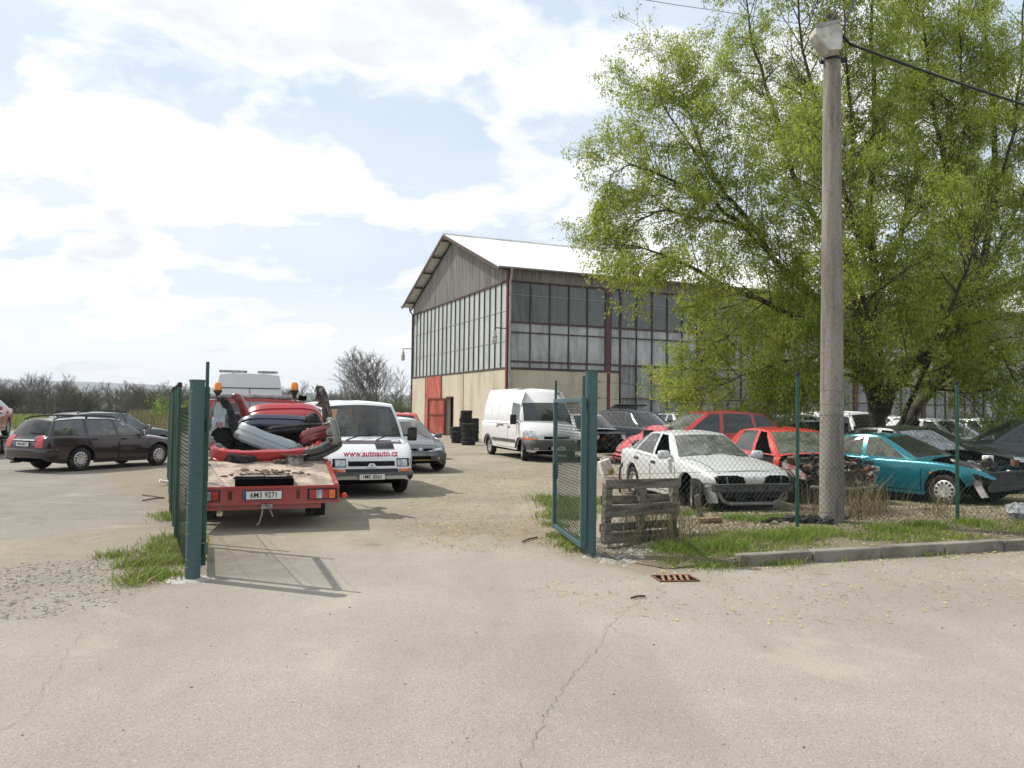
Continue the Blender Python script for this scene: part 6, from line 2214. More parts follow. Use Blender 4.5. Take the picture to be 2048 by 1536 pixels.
for a in (-1, 1): q.tube([(.05, a * .1, .24), (.15, a * .05, .38)], .02, 6)
q.build('bracket', mat('rusty_bracket', (.11, .09, .07), .8, scale=9, col2=(.05, .035, .03)), hd_)
q = MB()
q.lathe([(.128, PH - .05), (.13, PH + .0), (.10, PH + .005)], 20)
q.box((.15, 0, PH - .02), (.13, .05, .06))
q.box((-.14, 0, PH - .06), (.08, .05, .03))
q.build('clamp_band', RUST if False else TRIM, pole, 0)
def cable(label, pts, r, sag=0.0, name='cable'):
    P_ = []
    for a, b in zip(pts, pts[1:]):
        for k in range(12):
            f = k / 12
            p = a.lerp(b, f)
            p.z -= sag * 4 * f * (1 - f) * (b - a).length
            P_.append(p)
    P_.append(pts[-1])
    o = MB().tube([p - pts[0] for p in P_], r, 6).build(name, TRIM, None)
    o.location = pts[0]
    return tag(o, label, 'cable')
top = W(1682, 68, 11.72)
cable('thick black cable sagging from the lamp head to the right edge of the picture', [top, W(1700, 88, 11.9), W(2060, 213, 14.5), W(2350, 300, 17)], .022, .004)
cable('short black cable rising from the lamp head to the top of the picture', [top, W(1697, 28, 11.9), W(1725, -30, 12.6)], .016, .004)
cable('thin overhead wire crossing the sky at the top', [W(1270, -4, 40), W(1425, 20, 46), W(1900, 90, 60)], .016, .003, 'overhead_wire')

# ------------------------------------------------------------------ pallet and small things by the fence
M_WOOD = mat('grey_pallet_wood', (.225, .20, .165), .9, scale=3, col2=(.095, .08, .06), bump=.5, bscale=30, stretch=(1, 6, 6), lo=.4, hi=.62)
pa, pb_ = Vector((1.19, 10.02, 0)), Vector((2.26, 10.58, 0))
L_ = 1.2
pt = empty('pallet', pa, math.atan2(pb_.y - pa.y, pb_.x - pa.x), 'weathered grey wooden pallet standing on edge against the chain link fence beside the gate post', 'pallet')
r_ = random.Random(2)
for x in (.06, .60, 1.14):
    q = MB()
    q.box((x, .09, .42), (.10, .10, .80))
    q.build('block', M_WOOD, pt, 0, bevel=.006)
for z, dz, a in ((.10, .15, .01), (.46, .16, -.01), (.81, .13, .015)):
    q = MB().box((.60, .03, z), (1.22, .022, dz), (0, a, 0))
    q.build('board', M_WOOD, pt, 0, bevel=.004)
for z, dz, a in ((.22, .11, .0), (.58, .12, .01)):
    q = MB().box((.60, .15, z), (1.2, .022, dz), (0, a, 0))
    q.build('board', M_WOOD, pt, 0, bevel=.004)
pt.location.z = .05
pt.scale = (.97, .97, .95)
pt.rotation_euler[0] = rad(3)

# drain
dr = empty('drain_grate', G(1350, 1157), rad(8), 'rusty iron drain grate set in the road by the kerb', 'drain')
q = MB()
for y in (-.17, .17): q.box((0, y, .004), (.52, .035, .012))
for x in (-.245, .245): q.box((x, 0, .004), (.03, .31, .012))
q.build('frame', RUST, dr, 0)
MB().box((0, 0, .0026), (.48, .31, .002)).build('pit', DARK, dr, 0)
for k in range(5):
    MB().box((-.16 + k * .08, 0, .006), (.035, .30, .012), (0, 0, rad(-14))).build('bar', mat('warm_rust', (.30, .17, .09), .85, scale=12, col2=(.17, .10, .06)), dr, 0)

dr.scale = (.82, .82, 1)
def on_lot(px, py, lift=0.0):
    z = .05
    for k in range(4):
        p = G(px, py, z)
        z = lotz(p.x, p.y)
    p.z = z + lift
    return p
def small(name, mb, m, loc, label, cat, rot=(0, 0, 0), smooth=35, bevel=0, kind=None, group=None):
    o = mb.build(name, m, None, smooth, bevel=bevel)
    o.location = loc
    o.rotation_euler = rot
    return tag(o, label, cat, group, kind)
M_LOG = mat('pale_log', (.32, .20, .10), .9, scale=8, col2=(.18, .11, .06))
small('log', MB().tube([(-.17, 0, 0), (.17, 0, .005)], .045, 10), M_LOG, on_lot(1420, 1047, .045), 'short sawn log lying under the nose of the white saloon', 'log', (0, 0, .15))
small('board', MB().box((0, 0, .18), (.09, .02, .40)), M_WOOD, on_lot(1402, 1036), 'narrow grey board leaning beside the turned front wheel of the white saloon', 'board', (.1, -.3, .4), 0)
small('slab', MB().lathe([(.001, .05), (.42, .05), (.44, .03), (.44, 0), (.001, 0)], 22), mat('cover_concrete', (.42, .36, .28), .9, scale=5), on_lot(1318, 1060, -.01), 'round pale concrete cover lying behind the pallet', 'cover')
small('plank', MB().box((0, 0, .02), (1.1, .12, .03)), M_WOOD, on_lot(1300, 990, .02), 'long grey plank lying on the ground behind the pallet', 'plank', (0, 0, .25), 0)
q = MB()
r_ = random.Random(8)
for k in range(26): q.box((r_.gauss(0, .25), r_.gauss(0, .10), r_.uniform(.01, .08)), (r_.uniform(.05, .22), r_.uniform(.03, .12), r_.uniform(.01, .05)), (r_.uniform(-.5, .5), r_.uniform(-.5, .5), r_.uniform(0, 3)))
small('debris', q, TRIM, on_lot(1622, 1046), 'heap of broken black plastic at the foot of the concrete pole', 'debris', smooth=0, kind='stuff')
q = MB()
q.mi(0).box((0, 0, .22), (.30, .18, .40))
q.mi(0).tube([(-.08, 0, .42), (-.08, 0, .47), (.08, 0, .47), (.08, 0, .42)], .02, 6)
q.mi(1).box((.08, 0, .08), (.16, .19, .14))
small('canister', q, [PLATE, mat('yellow_print', (.55, .42, .04), .5)], W(1216, 921, 21) * 1, 'white plastic canister with a yellow corner leaning by the stripped dark car', 'canister', (0, rad(-18), rad(20)), 0, .03)
C.objects['canister'].location.z = .05
hp = G(1240, 985)
small('hose', MB().tube([(0, 0, .0), (-.02, 0, .2), (.0, .02, .5), (.12, .05, .75), (.3, .1, .82)], .022, 7), TRIM, (hp.x, hp.y, 0), 'thick black hose arching up in front of the crumpled red car', 'hose')
q = MB().lathe([(.02, 0), (.14, .03), (.19, .12), (.15, .22), (.05, .26), (.001, .25)], 9)
q.v = [(a + r_.uniform(-.03, .03), b + r_.uniform(-.03, .03), c_ + r_.uniform(-.02, .02)) for a, b, c_ in q.v]
small('plastic_bag', q, mat('crumpled_plastic', (.35, .36, .37), .3, scale=14, col2=(.10, .11, .12)), on_lot(2036, 1040), 'crumpled grey plastic bag on the litter at the right edge', 'bag', smooth=20)
for k, (a, b, lab) in enumerate((((285, 990), (328, 996), 'thin rusty rod lying on the left lot, the upper of two'), ((285, 1001), (328, 995), 'thin rusty rod lying on the left lot, the lower of two'),
                                 ((1045, 1083), (1075, 1074), 'dry twig on the yard left of the open mesh gate leaf'), ((1262, 1196), (1290, 1192), 'small dark twig on the road left of the drain'))):
    p0, p1 = G(*a, .012), G(*b, .012)
    o = MB().tube([Vector((0, 0, 0)), (p1 - p0) * .5 + Vector((0, .01, .006)), p1 - p0], .011, 5).build('stick' if k > 1 else 'rod', RUST if k < 2 else M_TWIG, None)
    o.location = p0
    tag(o, lab, 'stick' if k > 1 else 'rod')
small('plastic_scrap', MB().box((0, 0, .05), (.5, .1, .05), (.1, .2, 0)), PLATE, G(343, 970), 'white strip of plastic lying at the foot of the left fence', 'scrap', (0, 0, .6), 0)

def rocks(name, pts, rng_, size, m, zf=None):
    V, F = [], []
    base = np.array([(1, 0, 0), (.3, .95, 0), (-.8, .58, 0), (-.8, -.58, 0), (.3, -.95, 0), (.15, .1, .75), (-.2, -.1, .6)])
    fc = [(0, 1, 5), (1, 2, 5), (2, 6, 5), (2, 3, 6), (3, 4, 6), (4, 0, 5), (4, 5, 6)]
    for k, (x, y) in enumerate(pts):
        s_ = size[0] + (size[1] - size[0]) * rng_.random() ** 2.2
        b = base * (1 + rng_.normal(0, .18, base.shape)) * s_ * np.array([1, .7, .6])
        a = rng_.random() * 6.283
        Rm = np.array([[math.cos(a), -math.sin(a), 0], [math.sin(a), math.cos(a), 0], [0, 0, 1]])
        b = b @ Rm.T + np.array([x, y, (zf(x, y) if zf else 0) - s_ * .05])
        F += [(i + len(V), j + len(V), l_ + len(V)) for i, j, l_ in fc]
        V += b.tolist()
    return np_mesh(name, V, F, m)
def stone_mat(name, c1, c2):
    m, t = new_mat(name)
    g = t.n('ShaderNodeNewGeometry').outputs['Random Per Island']
    b = t.n('ShaderNodeBsdfPrincipled', {'Base Color': t.mix(g, c1, c2), 'Roughness': .9})
    t.n('ShaderNodeOutputMaterial', {0: b.outputs[0]})
    return m
M_STONE = stone_mat('mixed_stones', (.12, .11, .095), (.36, .33, .28))
def poly_px(pts, lot=False): return [((on_lot(*p) if lot else G(*p))[0], (on_lot(*p) if lot else G(*p))[1]) for p in pts]
a, rg = brush('', poly_px([(-140, 1150), (60, 1125), (205, 1112), (340, 1085), (375, 1150), (300, 1182), (235, 1208), (90, 1240), (-140, 1252)]), 5200, None, None, 12)
a = a[rg.random(len(a)) < np.clip((-poly_sd(GRAV_P, a[:, 0], a[:, 1]) + .05) * 2.2, .04, .34)]
tag(rocks('gravel', a, rg, (.005, .032), M_STONE), 'loose grey stones scattered over the gravel patch left of the gate', 'gravel', None, 'stuff')
a, rg = brush('', poly_px([(1165, 1112), (1210, 1080), (1330, 1075), (1310, 1110), (1250, 1132), (1200, 1125)]), 420, None, None, 13)
tag(rocks('rubble', a, rg, (.02, .085), M_STONE, lotz), 'grey rubble heaped at the foot of the right gate post and pallet', 'rubble', None, 'stuff')
a, rg = brush('', [(-7, 3), (9, 3), (9, 12), (1, 14), (-3, 14)], 700, None, None, 14)
tag(rocks('grit', a, rg, (.004, .013), stone_mat('dark_grit', (.04, .038, .035), (.2, .18, .16))), 'small dark stones scattered over the road', 'grit', None, 'stuff')

# leaf litter, chips, blossom
def flakes(name, a, rg, size, mats, zf=None):
    n = len(a)
    s_ = rg.uniform(size[0], size[1], n)
    t = rg.uniform(0, 6.283, n)
    z = np.array([zf(x, y) for x, y in a]) if zf else np.zeros(n)
    z = z + rg.uniform(.005, .016, n)
    ca, sa = np.cos(t) * s_, np.sin(t) * s_
    k = rg.uniform(.3, .6, n)
    tl = rg.uniform(-.4, .4, (n, 2)) * s_[:, None]
    V = np.stack([np.stack([a[:, 0] + ca, a[:, 1] + sa, z + tl[:, 0]], 1), np.stack([a[:, 0] - sa * k, a[:, 1] + ca * k, z + np.abs(tl[:, 1])], 1),
                  np.stack([a[:, 0] - ca, a[:, 1] - sa, z - tl[:, 0]], 1), np.stack([a[:, 0] + sa * k, a[:, 1] - ca * k, z], 1)], 1).reshape(-1, 3)
    return np_mesh(name, V, np.arange(4 * n).reshape(-1, 4), mats, rg.integers(0, len(mats), n))
M_LIT1 = mat('dry_leaf', (.34, .26, .14), .9, scale=3)
M_LIT2 = mat('pale_chip', (.44, .38, .27), .9, scale=3)
M_LIT3 = mat('brown_chip', (.12, .085, .05), .9, scale=3)
M_BLOS = mat('fallen_blossom', (.46, .40, .10), .9, scale=3)
def lot_pts(t0, t1, s0, s1, n, seed, f=None):
    rg = np.random.default_rng(seed)
    out = []
    while len(out) < n:
        t, s_ = rg.uniform(t0, t1), rg.uniform(s0, s1)
        if s_ < SL(t) + .1: continue
        if f and rg.random() > f(t, s_): continue
        p = K0 + KD * s_ + KN * t
        out.append((p.x, p.y))
    return np.array(out), rg
a, rg = lot_pts(.14, 6.5, -1, 12, 17000, 15, lambda t, s_: .22 + .78 * (1.2 < t < 3.6))
tag(flakes('leaf_litter', a, rg, (.010, .032), [M_LIT1, M_LIT2, M_LIT3, M_LIT2], lotz), 'dry leaves and chips littering the ground under the wrecked cars', 'leaf litter', None, 'stuff')
a1, rg = brush('', poly_px([(1000, 1180), (1320, 1135), (1500, 1140), (2100, 1095), (2100, 1200), (1700, 1260), (1300, 1240)]), 900, None, None, 16)
a2, rg2 = brush('', poly_px([(860, 960), (1100, 930), (1100, 1100), (900, 1110), (760, 1060)]), 5200, None, None, 17)
a3, _r = lot_pts(-.35, .05, .2, 12, 700, 18)if False else brush('', [(2.7, 8.85), (10, 11.3), (10, 11.58), (2.7, 9.08)], 420, None, None, 18)
tag(flakes('fallen_blossom', np.concatenate([a1, a2, a3]), rg, (.008, .024), [M_BLOS, M_BLOS, M_LIT1]), 'yellowish fallen tree blossom scattered over the road and yard', 'blossom', None, 'stuff')

# grass
def patch(t, s_):
    v = math.sin(s_ * 2.3 + 1.1 * math.sin(t * 3)) * .5 + math.sin(s_ * 5.1 + t * 4) * .3 + .5
    d = .6 if t < .3 else 1.0 if t < 1.05 else .35 if t < 1.4 else .03
    return min(1, max(.008, d * (v * 1.3 - .05)))
a, rg = lot_pts(.15, 5.0, -.6, 13, 24000, 20, patch)
h_ = (.015, .065)
tag(blades('verge_grass', a, rg, h_, .011, [M_GRASS, M_GRASS2, M_GRASS, M_STRAW], .55, lotz), 'bright patchy grass growing along the kerb and fence', 'grass', None, 'stuff')
def tuft_pts(cs, n, sp, seed):
    rg = np.random.default_rng(seed)
    out = []
    for (x, y), k in cs:
        out.append(rg.normal(0, 1, (int(n * k), 2)) * sp * (.5 + .5 * k) + np.array([x, y]))
    return np.concatenate(out), rg
cs = [(poly_px([p], True)[0], k) for p, k in (((1600, 1075), 1.2), ((1640, 1068), 1), ((1540, 1078), .8), ((1780, 1062), .9), ((1850, 1055), .8), ((1950, 1050), .8), ((1400, 1095), .9), ((1340, 1098), .7), ((1460, 1092), .7), ((1470, 1040), .5), ((1500, 1042), .4), ((1560, 1040), .4), ((1380, 1030), .3))]
a, rg = tuft_pts(cs, 650, .15, 21)
tag(blades('grass_tufts', a, rg, (.04, .12), .010, [M_GRASS, M_GRASS, M_GRASS2], .6, lotz), 'lush green grass tufts on the verge by the fence post', 'grass', None, 'stuff')
cs = [(poly_px([p])[0], k) for p, k in (((345, 1095), 1.1), ((330, 1108), .9), ((305, 1125), .8), ((275, 1132), .55), ((355, 1125), .7), ((300, 1152), .55), ((330, 1155), .4), ((270, 1165), .3), ((352, 1080), 1.0), ((233, 1113), .35), ((345, 1032), .7), ((352, 1040), .5), ((420, 1022), .9), ((435, 1015), .7),
      ((1110, 1052), .4), ((1140, 1090), .5), ((1125, 1075), .5), ((1150, 1100), .3), ((1350, 1128), .5), ((1410, 1130), .8), ((1450, 1128), .5), ((1545, 1128), .3), ((1580, 1126), .25), ((1850, 1108), .35), ((1660, 1118), .15))]
a, rg = tuft_pts(cs, 700, .17, 22)
tag(blades('ragged_grass', a, rg, (.02, .095), .011, [M_GRASS, M_GRASS, M_GRASS2, M_STRAW], .7), 'bright green grass tufts at the gate posts, gravel and kerb foot', 'grass', None, 'stuff')
cs = [(poly_px([p])[0], k) for p, k in (((1105, 1000), .8), ((1140, 1015), 1.0), ((1180, 1005), .9), ((1130, 1035), .9), ((1150, 1025), .9), ((1115, 1010), .6))]
a, rg = tuft_pts(cs, 700, .22, 23)
tag(blades('yard_grass', a, rg, (.05, .13), .014, [M_GRASS, M_GRASS2, M_GRASS2], .6), 'dull green grass patch seen through the open mesh gate leaf', 'grass', None, 'stuff')
cs = [(poly_px([p], True)[0], k) for p, k in (((1690, 1035), 1.0), ((1720, 1030), .8), ((1640, 1040), .6), ((1750, 1028), .6), ((1880, 1035), .3), ((1300, 1085), .7), ((1260, 1082), .5), ((1360, 1080), .5))]
a, rg = tuft_pts(cs, 170, .22, 24)
tag(blades('dead_stalks', a, rg, (.2, .75), .007, [M_STRAW, M_TWIG, M_STRAW], .35, lotz), 'dead straw coloured stalks round the concrete pole and pallet', 'weeds', None, 'stuff')

# ------------------------------------------------------------------ wrecked cars on the right
def wreck(name, px, py, Y, hd, label, dz=0.0, along=0.0, pitch=0.0, roll=0.0):
    p = W(px, py, Y)
    d = Vector((math.cos(rad(hd)), math.sin(rad(hd)), 0))
    p = Vector((p.x, p.y, 0)) - d * along
    t = place(name, (p.x, p.y, lotz(p.x, p.y) + dz), hd, label, 'car', None, roll, pitch)
    return t
def front_holes(c, z0, z1, spans):
    for a0, a1 in spans: c.panel('front', quad(a0, a1, z0, z1), .006, 'lamp_recess', DARK, nu=5)

# white saloon without headlamps or bumper skin
rt = wreck('saloon_car', 1506, 980, 13.5, 283, 'white saloon with missing headlamps and bumper behind the fence, its front wheel turned', -.03, 2.1, 0, 0)
SD = vary(SEDAN, bench=-1.0)
SD['side'] = [(.58, -.22, -.06, -.28, 'openR'), (-.32, -1.18, -.37, -.80, 'glass'), (-1.24, -1.48, -.86, -.96, 'glass')]
SD['plan'] = [(-2.25, .58), (-2.2, .70), (-2.0, .79), (-1.2, .845), (.9, .85), (1.5, .84), (1.85, .80), (2.03, .735), (2.1, .69)]
SD['deck'] = SEDAN['deck'][:-2] + [(1.98, .765), (2.1, .70)]
SD['sh'] = SEDAN['sh'][:-2] + [(1.98, .70), (2.1, .65)]
SD['bot'] = [(-2.25, .42), (-2.1, .30), (-1.7, .22), (1.62, .19), (1.66, .30), (1.9, .48), (2.1, .52)]
c = Car(rt, SD, P_SILVER, GL_CLEAR, glass_over={'windscreen': glass('dusty_screen', (.42, .44, .40), .42, (.30, .31, .27), .12)})
c.wheels('steel', .19, 0, skip=((1, -1), (1, 1)))
wheel(rt, 1.66, -.82, .305, .19, rad(-22), 'steel')
wheel(rt, 1.28, .75, .30, .19, rad(-28), 'steel')
c.doors([([(.93, .36), (.80, .84), (-.26, .86), (-.26, .28), (.84, .28)], -.14, .77), ([(-.30, .28), (-.30, .86), (-1.12, .90), (-1.20, .76), (-.95, .52), (-.86, .28)], -1.0, .80)])
c.mirror(.56, .92, P_SILVER, size=(.14, .24, .16))
c.panel('top', [(.93, -.665), (.93, .665), (2.01, .60), (2.01, -.60)], .002, 'bonnet_gap', DARK, nu=9)
c.panel('top', [(.942, -.653), (.942, .653), (2.0, .588), (2.0, -.588)], .007, 'bonnet', P_SILVER, nu=10, nv=8)
for s_ in (1, -1): c.panel('front', [(s_ * .16, .56), (s_ * .68, .55), (s_ * .69, .66), (s_ * .60, .685), (s_ * .30, .69), (s_ * .20, .66)], .010, 'lamp_recess', DARK, nu=9)
for s_ in (1, -1):
    q = MB()
    q.box((2.13, s_ * .50, .60), (.03, .015, .13))
    q.box((2.13, s_ * .38, .57), (.03, .2, .015))
    q.build('lamp_bracket', ALLOY, rt, 0)
pp, _d = c.hit('front', 0, .66)
q = MB()
for k in range(3):
    a = rad(90 + 120 * k)
    u, v = Vector((0, math.cos(a), math.sin(a))), Vector((0, -math.sin(a), math.cos(a)))
    o_ = pp + Vector((.015, 0, 0))
    q.add([o_, o_ + u * .018 + v * .011, o_ + u * .036, o_ + u * .018 - v * .011], [(0, 1, 2, 3)])
q.build('badge', CHROME, rt, 0)
q = MB()
q.box((2.09, 0, .475), (.10, 1.46, .125))
for y in (-.5, -.25, 0, .25, .5): q.mi(1).box((2.142, y, .475), (.006, .03, .03))
q.build('bumper_beam', [mat('beam_black', (.03, .03, .032), .5, scale=8, col2=(.07, .07, .07)), DARK], rt, 0, bevel=.012)
q = MB()
q.box((1.95, 0, .36), (.12, 1.3, .12))
q.box((1.98, 0, .24), (.06, .9, .03))
q.build('radiator_pack', ENGINE, rt, 0)
q = MB()
q.tube([(2.03, -.60, .40), (2.04, -.52, .26), (2.05, -.4, .21), (2.05, .4, .21), (2.04, .52, .26), (2.03, .60, .40)], .03, 8)
q.build('lower_crossmember', mat('dirty_grey_steel', (.26, .25, .22), .7, scale=6, col2=(.12, .11, .09)), rt)
q = MB()
pl_ = [(1.72, -.80, .56), (2.02, -.70, .56), (2.02, -.62, .22), (1.84, -.70, .20)]
q.prism(pl_, (0, .03, 0))
q.build('wing_remnant', P_SILVER, rt, 0)
q = MB()
for y in (-.2, .15): q.lathe([(.001, .0), (.11, .0), (.11, .03), (.001, .03)], 14, Matrix.Translation((2.01, y, .34)) @ Matrix.Rotation(rad(90), 4, 'Y'))
q.build('fan', TRIM, rt)
c.panel('right', [(.98, .53), (1.02, .53), (1.02, .57), (.98, .57)], .004, 'indicator_hole', DARK, nu=3, nv=2)
a_, _d = c.hit('front', .45, .93)
MB().tube([a_ + Vector((.02, 0, .01)), a_ + Vector((-.02, -.45, .05)), a_ + Vector((-.04, -.75, .03))], .014, 5).build('wiper', TRIM, rt)

# crumpled red car, side on, nose to the left
rt = wreck('people_carrier', 1404, 930, 20.2, 190, 'red family car with crumpled bonnet and torn nose behind the white saloon', .16, 0.0)
r0 = random.Random(5)
def crumple(p):
    if p.x > 1.0 and p.z > .45:
        k = min(1, (p.x - 1.0) / .8)
        w_ = math.sin(p.x * 9 + p.y * 3) * .5 + math.sin(p.y * 11 + p.x * 4) * .5
        up = .19 * math.exp(-((p.x - 1.25) / .22) ** 2) * (p.z > .7)
        return Vector((p.x - .10 * k * (1 + math.sin(p.y * 5)), p.y + .04 * k * w_, p.z + up * (1 - .3 * abs(p.y)) + .045 * k * w_))
    return p
MPV = scaled(HATCH, 1.03, 1.02, 1.15)
MPV['side'] = [(.78, -.10, .05, -.18, 'glass'), (-.20, -1.02, -.27, -.98, 'glass'), (-1.10, -1.72, -1.06, -1.40, 'glass')]
MPV['deform'] = crumple
MPV['wr'] = .30
c = Car(rt, MPV, P_RED, glass('wreck_glass', (.16, .18, .18), .05), glass_over={'windscreen': GL_DUSTY, 'side1': GL_BLACK, 'side2': GL_BLACK})
c.wheels('steel', .19, skip=((1, 1),))
head_lamp(c, 18, 48, .64, .80, 1.2, LAMPGLASS, sides=(1, -1))
for z in (.36, .46, .55): c.panel('front', quad(-.5, .5, z - .03, z + .02), .012, 'grille', DARK, nu=8, nv=2)
c.band(1.4, -62, 62, (.26, .36, .48, .54), (.02, .07, .06, .0), 'bumper', P_RED)
c.doors([([(.95, .40), (.86, .98), (-.14, 1.0), (-.14, .34), (.86, .34)], -.04, .92), ([(-.18, .34), (-.18, 1.0), (-1.04, 1.03), (-1.04, .80), (-.88, .50), (-.82, .34)], -.92, .94)])
clutter(rt, 1.5, 1.95, -.5, .6, .66, .80, 11, 20, 'exposed_engine')
q = MB().lathe([(.03, -.2), (.10, -.16), (.12, 0), (.10, .16), (.03, .2)], 9, Matrix.Translation((.98, .2, 1.14)) @ Matrix.Rotation(rad(80), 4, 'X'))
ac = q.build('air_filter', mat('dirty_canvas', (.26, .23, .18), .9, scale=12, col2=(.12, .11, .09)), rt)

# red hatchback with no front end, doors off
rt = wreck('stripped_hatchback', 1690, 990, 14.7, 279, 'bright red hatchback without bonnet and nose, greasy engine showing behind the concrete pole', -.02, 1.95)
FH = scaled(HATCH, .96, .97, 1.02)
FH['plan'] = [(x, y if x < 1.5 else .74) for x, y in FH['plan']]
FH['notop'] = ((.93, 9),)
FH['cuts'] = ((-.12, .80, -1, 4, 10.5), (1.02, 9, 0, 0, 12))
FH['xs'] = (-.12, .80, 1.02)
FH['nofront'] = True
FH['side'] = [(.66, -.12, .02, -.18, 'openR'), (-.26, -1.10, -.30, -.98, 'glass')]
FH['ws'] = (1.02, .80, .22, .06)
c = Car(rt, FH, P_RED2, GL_CLEAR, glass_over={'windscreen': GL_MOSS})
c.wheels('rusty', .17, rad(-10), skip=((1, 1),))
q = MB()
for s_ in (1, -1):
    q = MB()
    q.prism([(.98, s_ * .72, .80), (1.55, s_ * .70, .72), (1.80, s_ * .68, .60), (1.80, s_ * .68, .52), (1.45, s_ * .70, .52), (1.25, s_ * .72, .62), (1.02, s_ * .74, .42)], (0, s_ * .035, 0))
    q.build('inner_wing', mat('primer_grey', (.30, .27, .27), .6, scale=4, col2=(.30, .05, .04)), rt, 0)
q = MB()
q.box((.98, 0, .80), (.22, 1.36, .06))
q.build('scuttle', mat('mossy_scuttle', (.16, .15, .05), .95, scale=12, col2=(.08, .075, .04)), rt, 0)
q = MB()
q.box((.90, 0, .55), (.05, 1.40, .55))
q.build('bulkhead', DARK, rt, 0)
q = MB()
q.prism([(.82, -.80, .83), (.90, -.78, .83), (1.05, -.80, .30), (.90, -.82, .22)], (0, .06, 0))
q.build('door_pillar', P_RED2, rt, 0)
clutter(rt, 1.05, 1.88, -.64, .66, .30, .90, 5, 80, 'engine', .22)
clutter(rt, 1.60, 2.0, -.60, .62, .34, .78, 6, 40, 'ancillaries', .2)
q = MB()
q.tube([(1.93, -.66, .40), (1.98, -.3, .37), (1.99, .2, .37), (1.96, .64, .42)], .028, 8)
q.build('front_crossmember', mat('dirty_grey_steel', (.26, .25, .22)), rt)
q = MB()
for k in range(4): q.tube([(1.96, -.34 + k * .10, .40), (1.97, -.34 + k * .10, .50)], .024, 8)
q.build('manifold', RUST, rt)
q = MB().box((1.75, -.12, .22), (.3, .35, .22))
q.build('sump', mat('tan_sump', (.17, .13, .08), .8), rt, 0, bevel=.03)

# teal car, side on
rt = place('teal_car', (7.99, 16.42, lotz(7.99, 16.42)), -55, 'bright teal car with bonnet missing and front wheel showing, right of the concrete pole')
TL = scaled(SEDAN, 1.0, 1.0, .955)
TL['notop'] = ((.98, 9),)
TL['nofront'] = True
TL['cuts'] = ((1.78, 9, 0, 6.5, 12),)
TL['deck'] = [(x, z - (.04 if x > 1.2 else 0)) for x, z in TL['deck']]
TL['plan'] = TL['plan'][:-2] + [(2.05, .74), (2.12, .70)]
TL['bot'] = [(-2.25, .42), (-2.1, .30), (-1.7, .22), (1.60, .19), (1.66, .40), (1.9, .50), (2.12, .54)]
TL['ws'] = (.95, .70, .02, -.10)
TL['rhw'] = [(-1.1, .53), (-.5, .565), (.2, .55)]
TL['side'] = [(.56, -.30, -.16, -.36, 'glass'), (-.40, -1.25, -.44, -.86, 'glass')]
c = Car(rt, TL, P_TEAL, GL_MOSS, glass_over={'windscreen': GL_DARK})
c.wheels('cap', .19)
c.doors([([(.92, .36), (.80, .82), (-.34, .83), (-.34, .28), (.84, .28)], -.2, .74), ([(-.38, .28), (-.38, .83), (-1.14, .85), (-1.2, .74), (-.95, .52), (-.86, .28)], -1.02, .76)])
for m_ in ('right', 'left'): c.panel(m_, quad(1.02, 1.10, .60, .635), .012, 'side_indicator', AMBER, nu=4, nv=2)
clutter(rt, 1.05, 1.95, -.58, .58, .36, .66, 9, 50, 'engine', .12)
q = MB()
q.box((2.0, 0, .50), (.05, 1.35, .34))
q.mi(1).box((2.03, 0, .66), (.06, 1.42, .05))
q.mi(1).box((2.04, 0, .38), (.10, 1.40, .09))
q.build('radiator_panel', [ENGINE, TRIM], rt, 0, bevel=.01)
q = MB().prism([(1.72, -.74, .52), (1.86, -.72, .50), (2.0, -.74, .24), (1.90, -.76, .22)], (0, .04, 0))
q.build('wing_remnant', mat('pale_primer', (.42, .38, .36), .6), rt, 0)

# black car at the right edge, bonnet off
rt = wreck('black_car', 2010, 990, 15.4, 296, 'dusty black car without bonnet at the right edge behind the fence', .02, 2.0)
BK = scaled(SEDAN, 1.02, 1.02, 1.04)
BK['notop'] = ((1.0, 9),)
BK['side'] = [(.58, -.22, -.06, -.28, 'openR'), (-.32, -1.18, -.37, -.80, 'glass'), (-1.24, -1.48, -.86, -.96, 'glass')]
BK['plan'] = BK['plan'][:-2] + [(2.09, .78), (2.16, .74)]
c = Car(rt, BK, P_BLACK, GL_DARK, glass_over={'windscreen': glass('frosted_screen', (.30, .33, .35), .75, (.20, .22, .24), .2)})
c.wheels('steel')
clutter(rt, 1.05, 2.05, -.6, .6, .5, .80, 12, 34)
q = MB().box((1.6, .1, .84), (.14, .18, .14))
q.build('washer_bottle', PLATE, rt, 0, bevel=.02)
c.band(1.3, -66, 66, (.24, .34, .50, .56), (.0, .04, .05, .0), 'bumper', P_BLACK)
c.doors([([(.93, .36), (.80, .86), (-.26, .88), (-.26, .28), (.84, .28)], -.14, .79)])

# dark car with its nose stripped, between gate post and red car
rt = wreck('stripped_saloon', 1222, 900, 26.5, 292, 'car stripped to its engine between the gate post and the crumpled red car', .10, 1.9)
DS = scaled(HATCH, 1.02, 1.02, 1.10)
DS['notop'] = ((.98, 9),)
DS['nofront'] = True
DS['cuts'] = ((1.35, 9, 0, 0, 12),)
c = Car(rt, DS, paint('pale_grey_paint', (.42, .43, .44), .2), GL_DARK)
c.wheels('steel', skip=((1, 1), (1, -1)))
clutter(rt, 1.05, 1.95, -.62, .62, .30, .85, 14, 50, 'engine', .1)
q = MB().box((1.5, 0, .90), (.95, 1.3, .03), (0, .06, 0))
q.build('bonnet', P_BLACK, rt, 0)
q = MB().lathe([(.001, .03), (.10, .0), (.12, -.04)], 12, Matrix.Translation((1.95, -.55, .78)) @ Matrix.Rotation(rad(90), 4, 'Y'))
q.build('headlight', LAMPGLASS, rt)

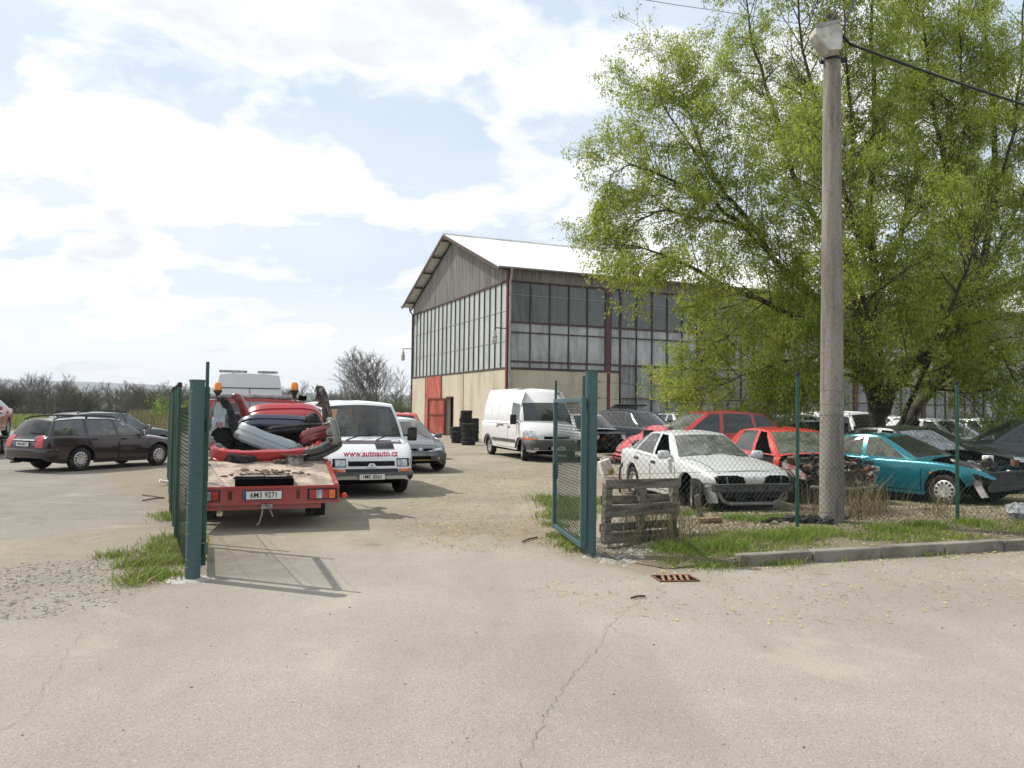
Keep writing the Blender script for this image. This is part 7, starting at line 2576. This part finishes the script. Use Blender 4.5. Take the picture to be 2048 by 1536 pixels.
# cars further back in the yard
def far_car(px, Y, hd, P, m, label, dz=0.0, tailgate=False, g=None, name='parked_car'):
    rt = wreck(name, px, 860, Y, hd, label, dz)
    c = Car(rt, P, m, g or GL_DARK, simple=True)
    c.wheels('steel')
    if P['ax'][1] > .5: head_lamp(c, 22, 48, P['sh'][0][1] + .02, P['sh'][0][1] + .14, 1.2)
    tail_lamp(c, 24, 35, .66, .92, -1.2)
    return rt, c
rt, c = far_car(1285, 30.5, 300, scaled(WAGON, 1.0, 1.02, 1.14), P_BLUEBLK, 'blue black estate car with a bright windscreen behind the crumpled red bonnet', .12, g=GL_CLEAR)
rt, c = far_car(1232, 35.5, 96, scaled(HATCH, 1.05, 1.05, 1.2), P_BLUEBLK, 'dark people carrier with its tailgate raised in front of the warehouse wall', .12)
q = MB().box((-2.1, 0, 1.80), (.95, 1.35, .06), (0, rad(8), 0))
q.build('tailgate', P_BLACK, rt, 0, bevel=.02)
far_car(1368, 33, 288, scaled(HATCH, 1, 1, 1.12), P_FARSIL, 'pale silver hatchback showing a strip of roof above the crumpled red car', .12, g=GL_CLEAR)
far_car(1420, 36, 285, scaled(WAGON, 1, 1, 1.12), P_BLACK, 'black estate car under the low tree branches by the warehouse', .1)
far_car(1565, 27.5, 200, scaled(SEDAN, 1.05, 1, 1.15), P_FARSIL, 'silver saloon under the tree behind the red cars', .12, g=GL_CLEAR)
far_car(1580, 22.5, 195, scaled(SEDAN, 1.05, 1.02, 1.08), P_BLACK, 'black car whose long dusty roof shows between the two red cars', .06)
far_car(1700, 29, 288, scaled(TRAFIC, .9, .95, .95), P_WHITE, 'white van with a blue side window just left of the tree trunk', .02, name='parked_van')
far_car(1800, 31, 290, scaled(HATCH, 1, 1, 1.12), P_WHITE, 'white car seen between the two tree trunks', .1)
far_car(1885, 24.5, 300, scaled(HATCH, 1, 1.02, 1.10), P_FARSIL, 'silver hatchback with bright windscreen right of the tree', .08, g=GL_CLEAR)
far_car(1975, 27, 295, scaled(SEDAN, 1, 1, 1.12), P_WHITE, 'white car with sunlit bonnet behind the black wrecks at the right', .1, g=GL_CLEAR)
far_car(2050, 19.5, 160, scaled(HATCH, 1.05, 1.05, 1.15), P_GREEN, 'dark green car with a pale side window cut by the right edge', .06, g=GL_CLEAR)
far_car(1850, 19.3, 322, scaled(SEDAN, 1.05, 1.02, 1.03), P_BLACK, 'dusty black saloon squeezed behind the teal car', .05)

# an old carpet sheet slumped in front of the teal car
q = MB()
rows = []
for i in range(13):
    f = i / 12
    x = -.75 + 1.5 * f
    h_ = .26 * (1 - .75 * f) * (.7 + .3 * math.sin(f * 7))
    rows.append([(x, .12 * math.sin(f * 4), h_), (x + .02, -.10 + .03 * math.sin(f * 9), h_ * .72), (x + .04, -.26, h_ * .3), (x + .05, -.36 + .03 * math.sin(f * 11), .004)])
q.grid(rows)
q.grid([[(a, b + .015, max(0, c_ - .02)) for a, b, c_ in r_] for r_ in rows])
cp = on_lot(1795, 1030)
small('carpet', q, mat('old_carpet', (.10, .075, .05), .98, scale=9, col2=(.16, .13, .08), bump=.6), (cp.x, cp.y + .35, cp.z), 'brown old carpet sheet slumped on the ground in front of the teal car', 'carpet', (0, 0, .25))

# ------------------------------------------------------------------ the air
hz, t = new_mat('haze')
pv = t.n('ShaderNodeVolumePrincipled', {'Color': (.84, .90, 1.0, 1), 'Density': 1.8e-4, 'Anisotropy': .2})
t.n('ShaderNodeOutputMaterial', {1: pv.outputs[0]})
o = MB().box((0, 2300, 90), (9000, 5000, 186)).build('haze', hz, None, 0)
tag(o, kind='stuff')
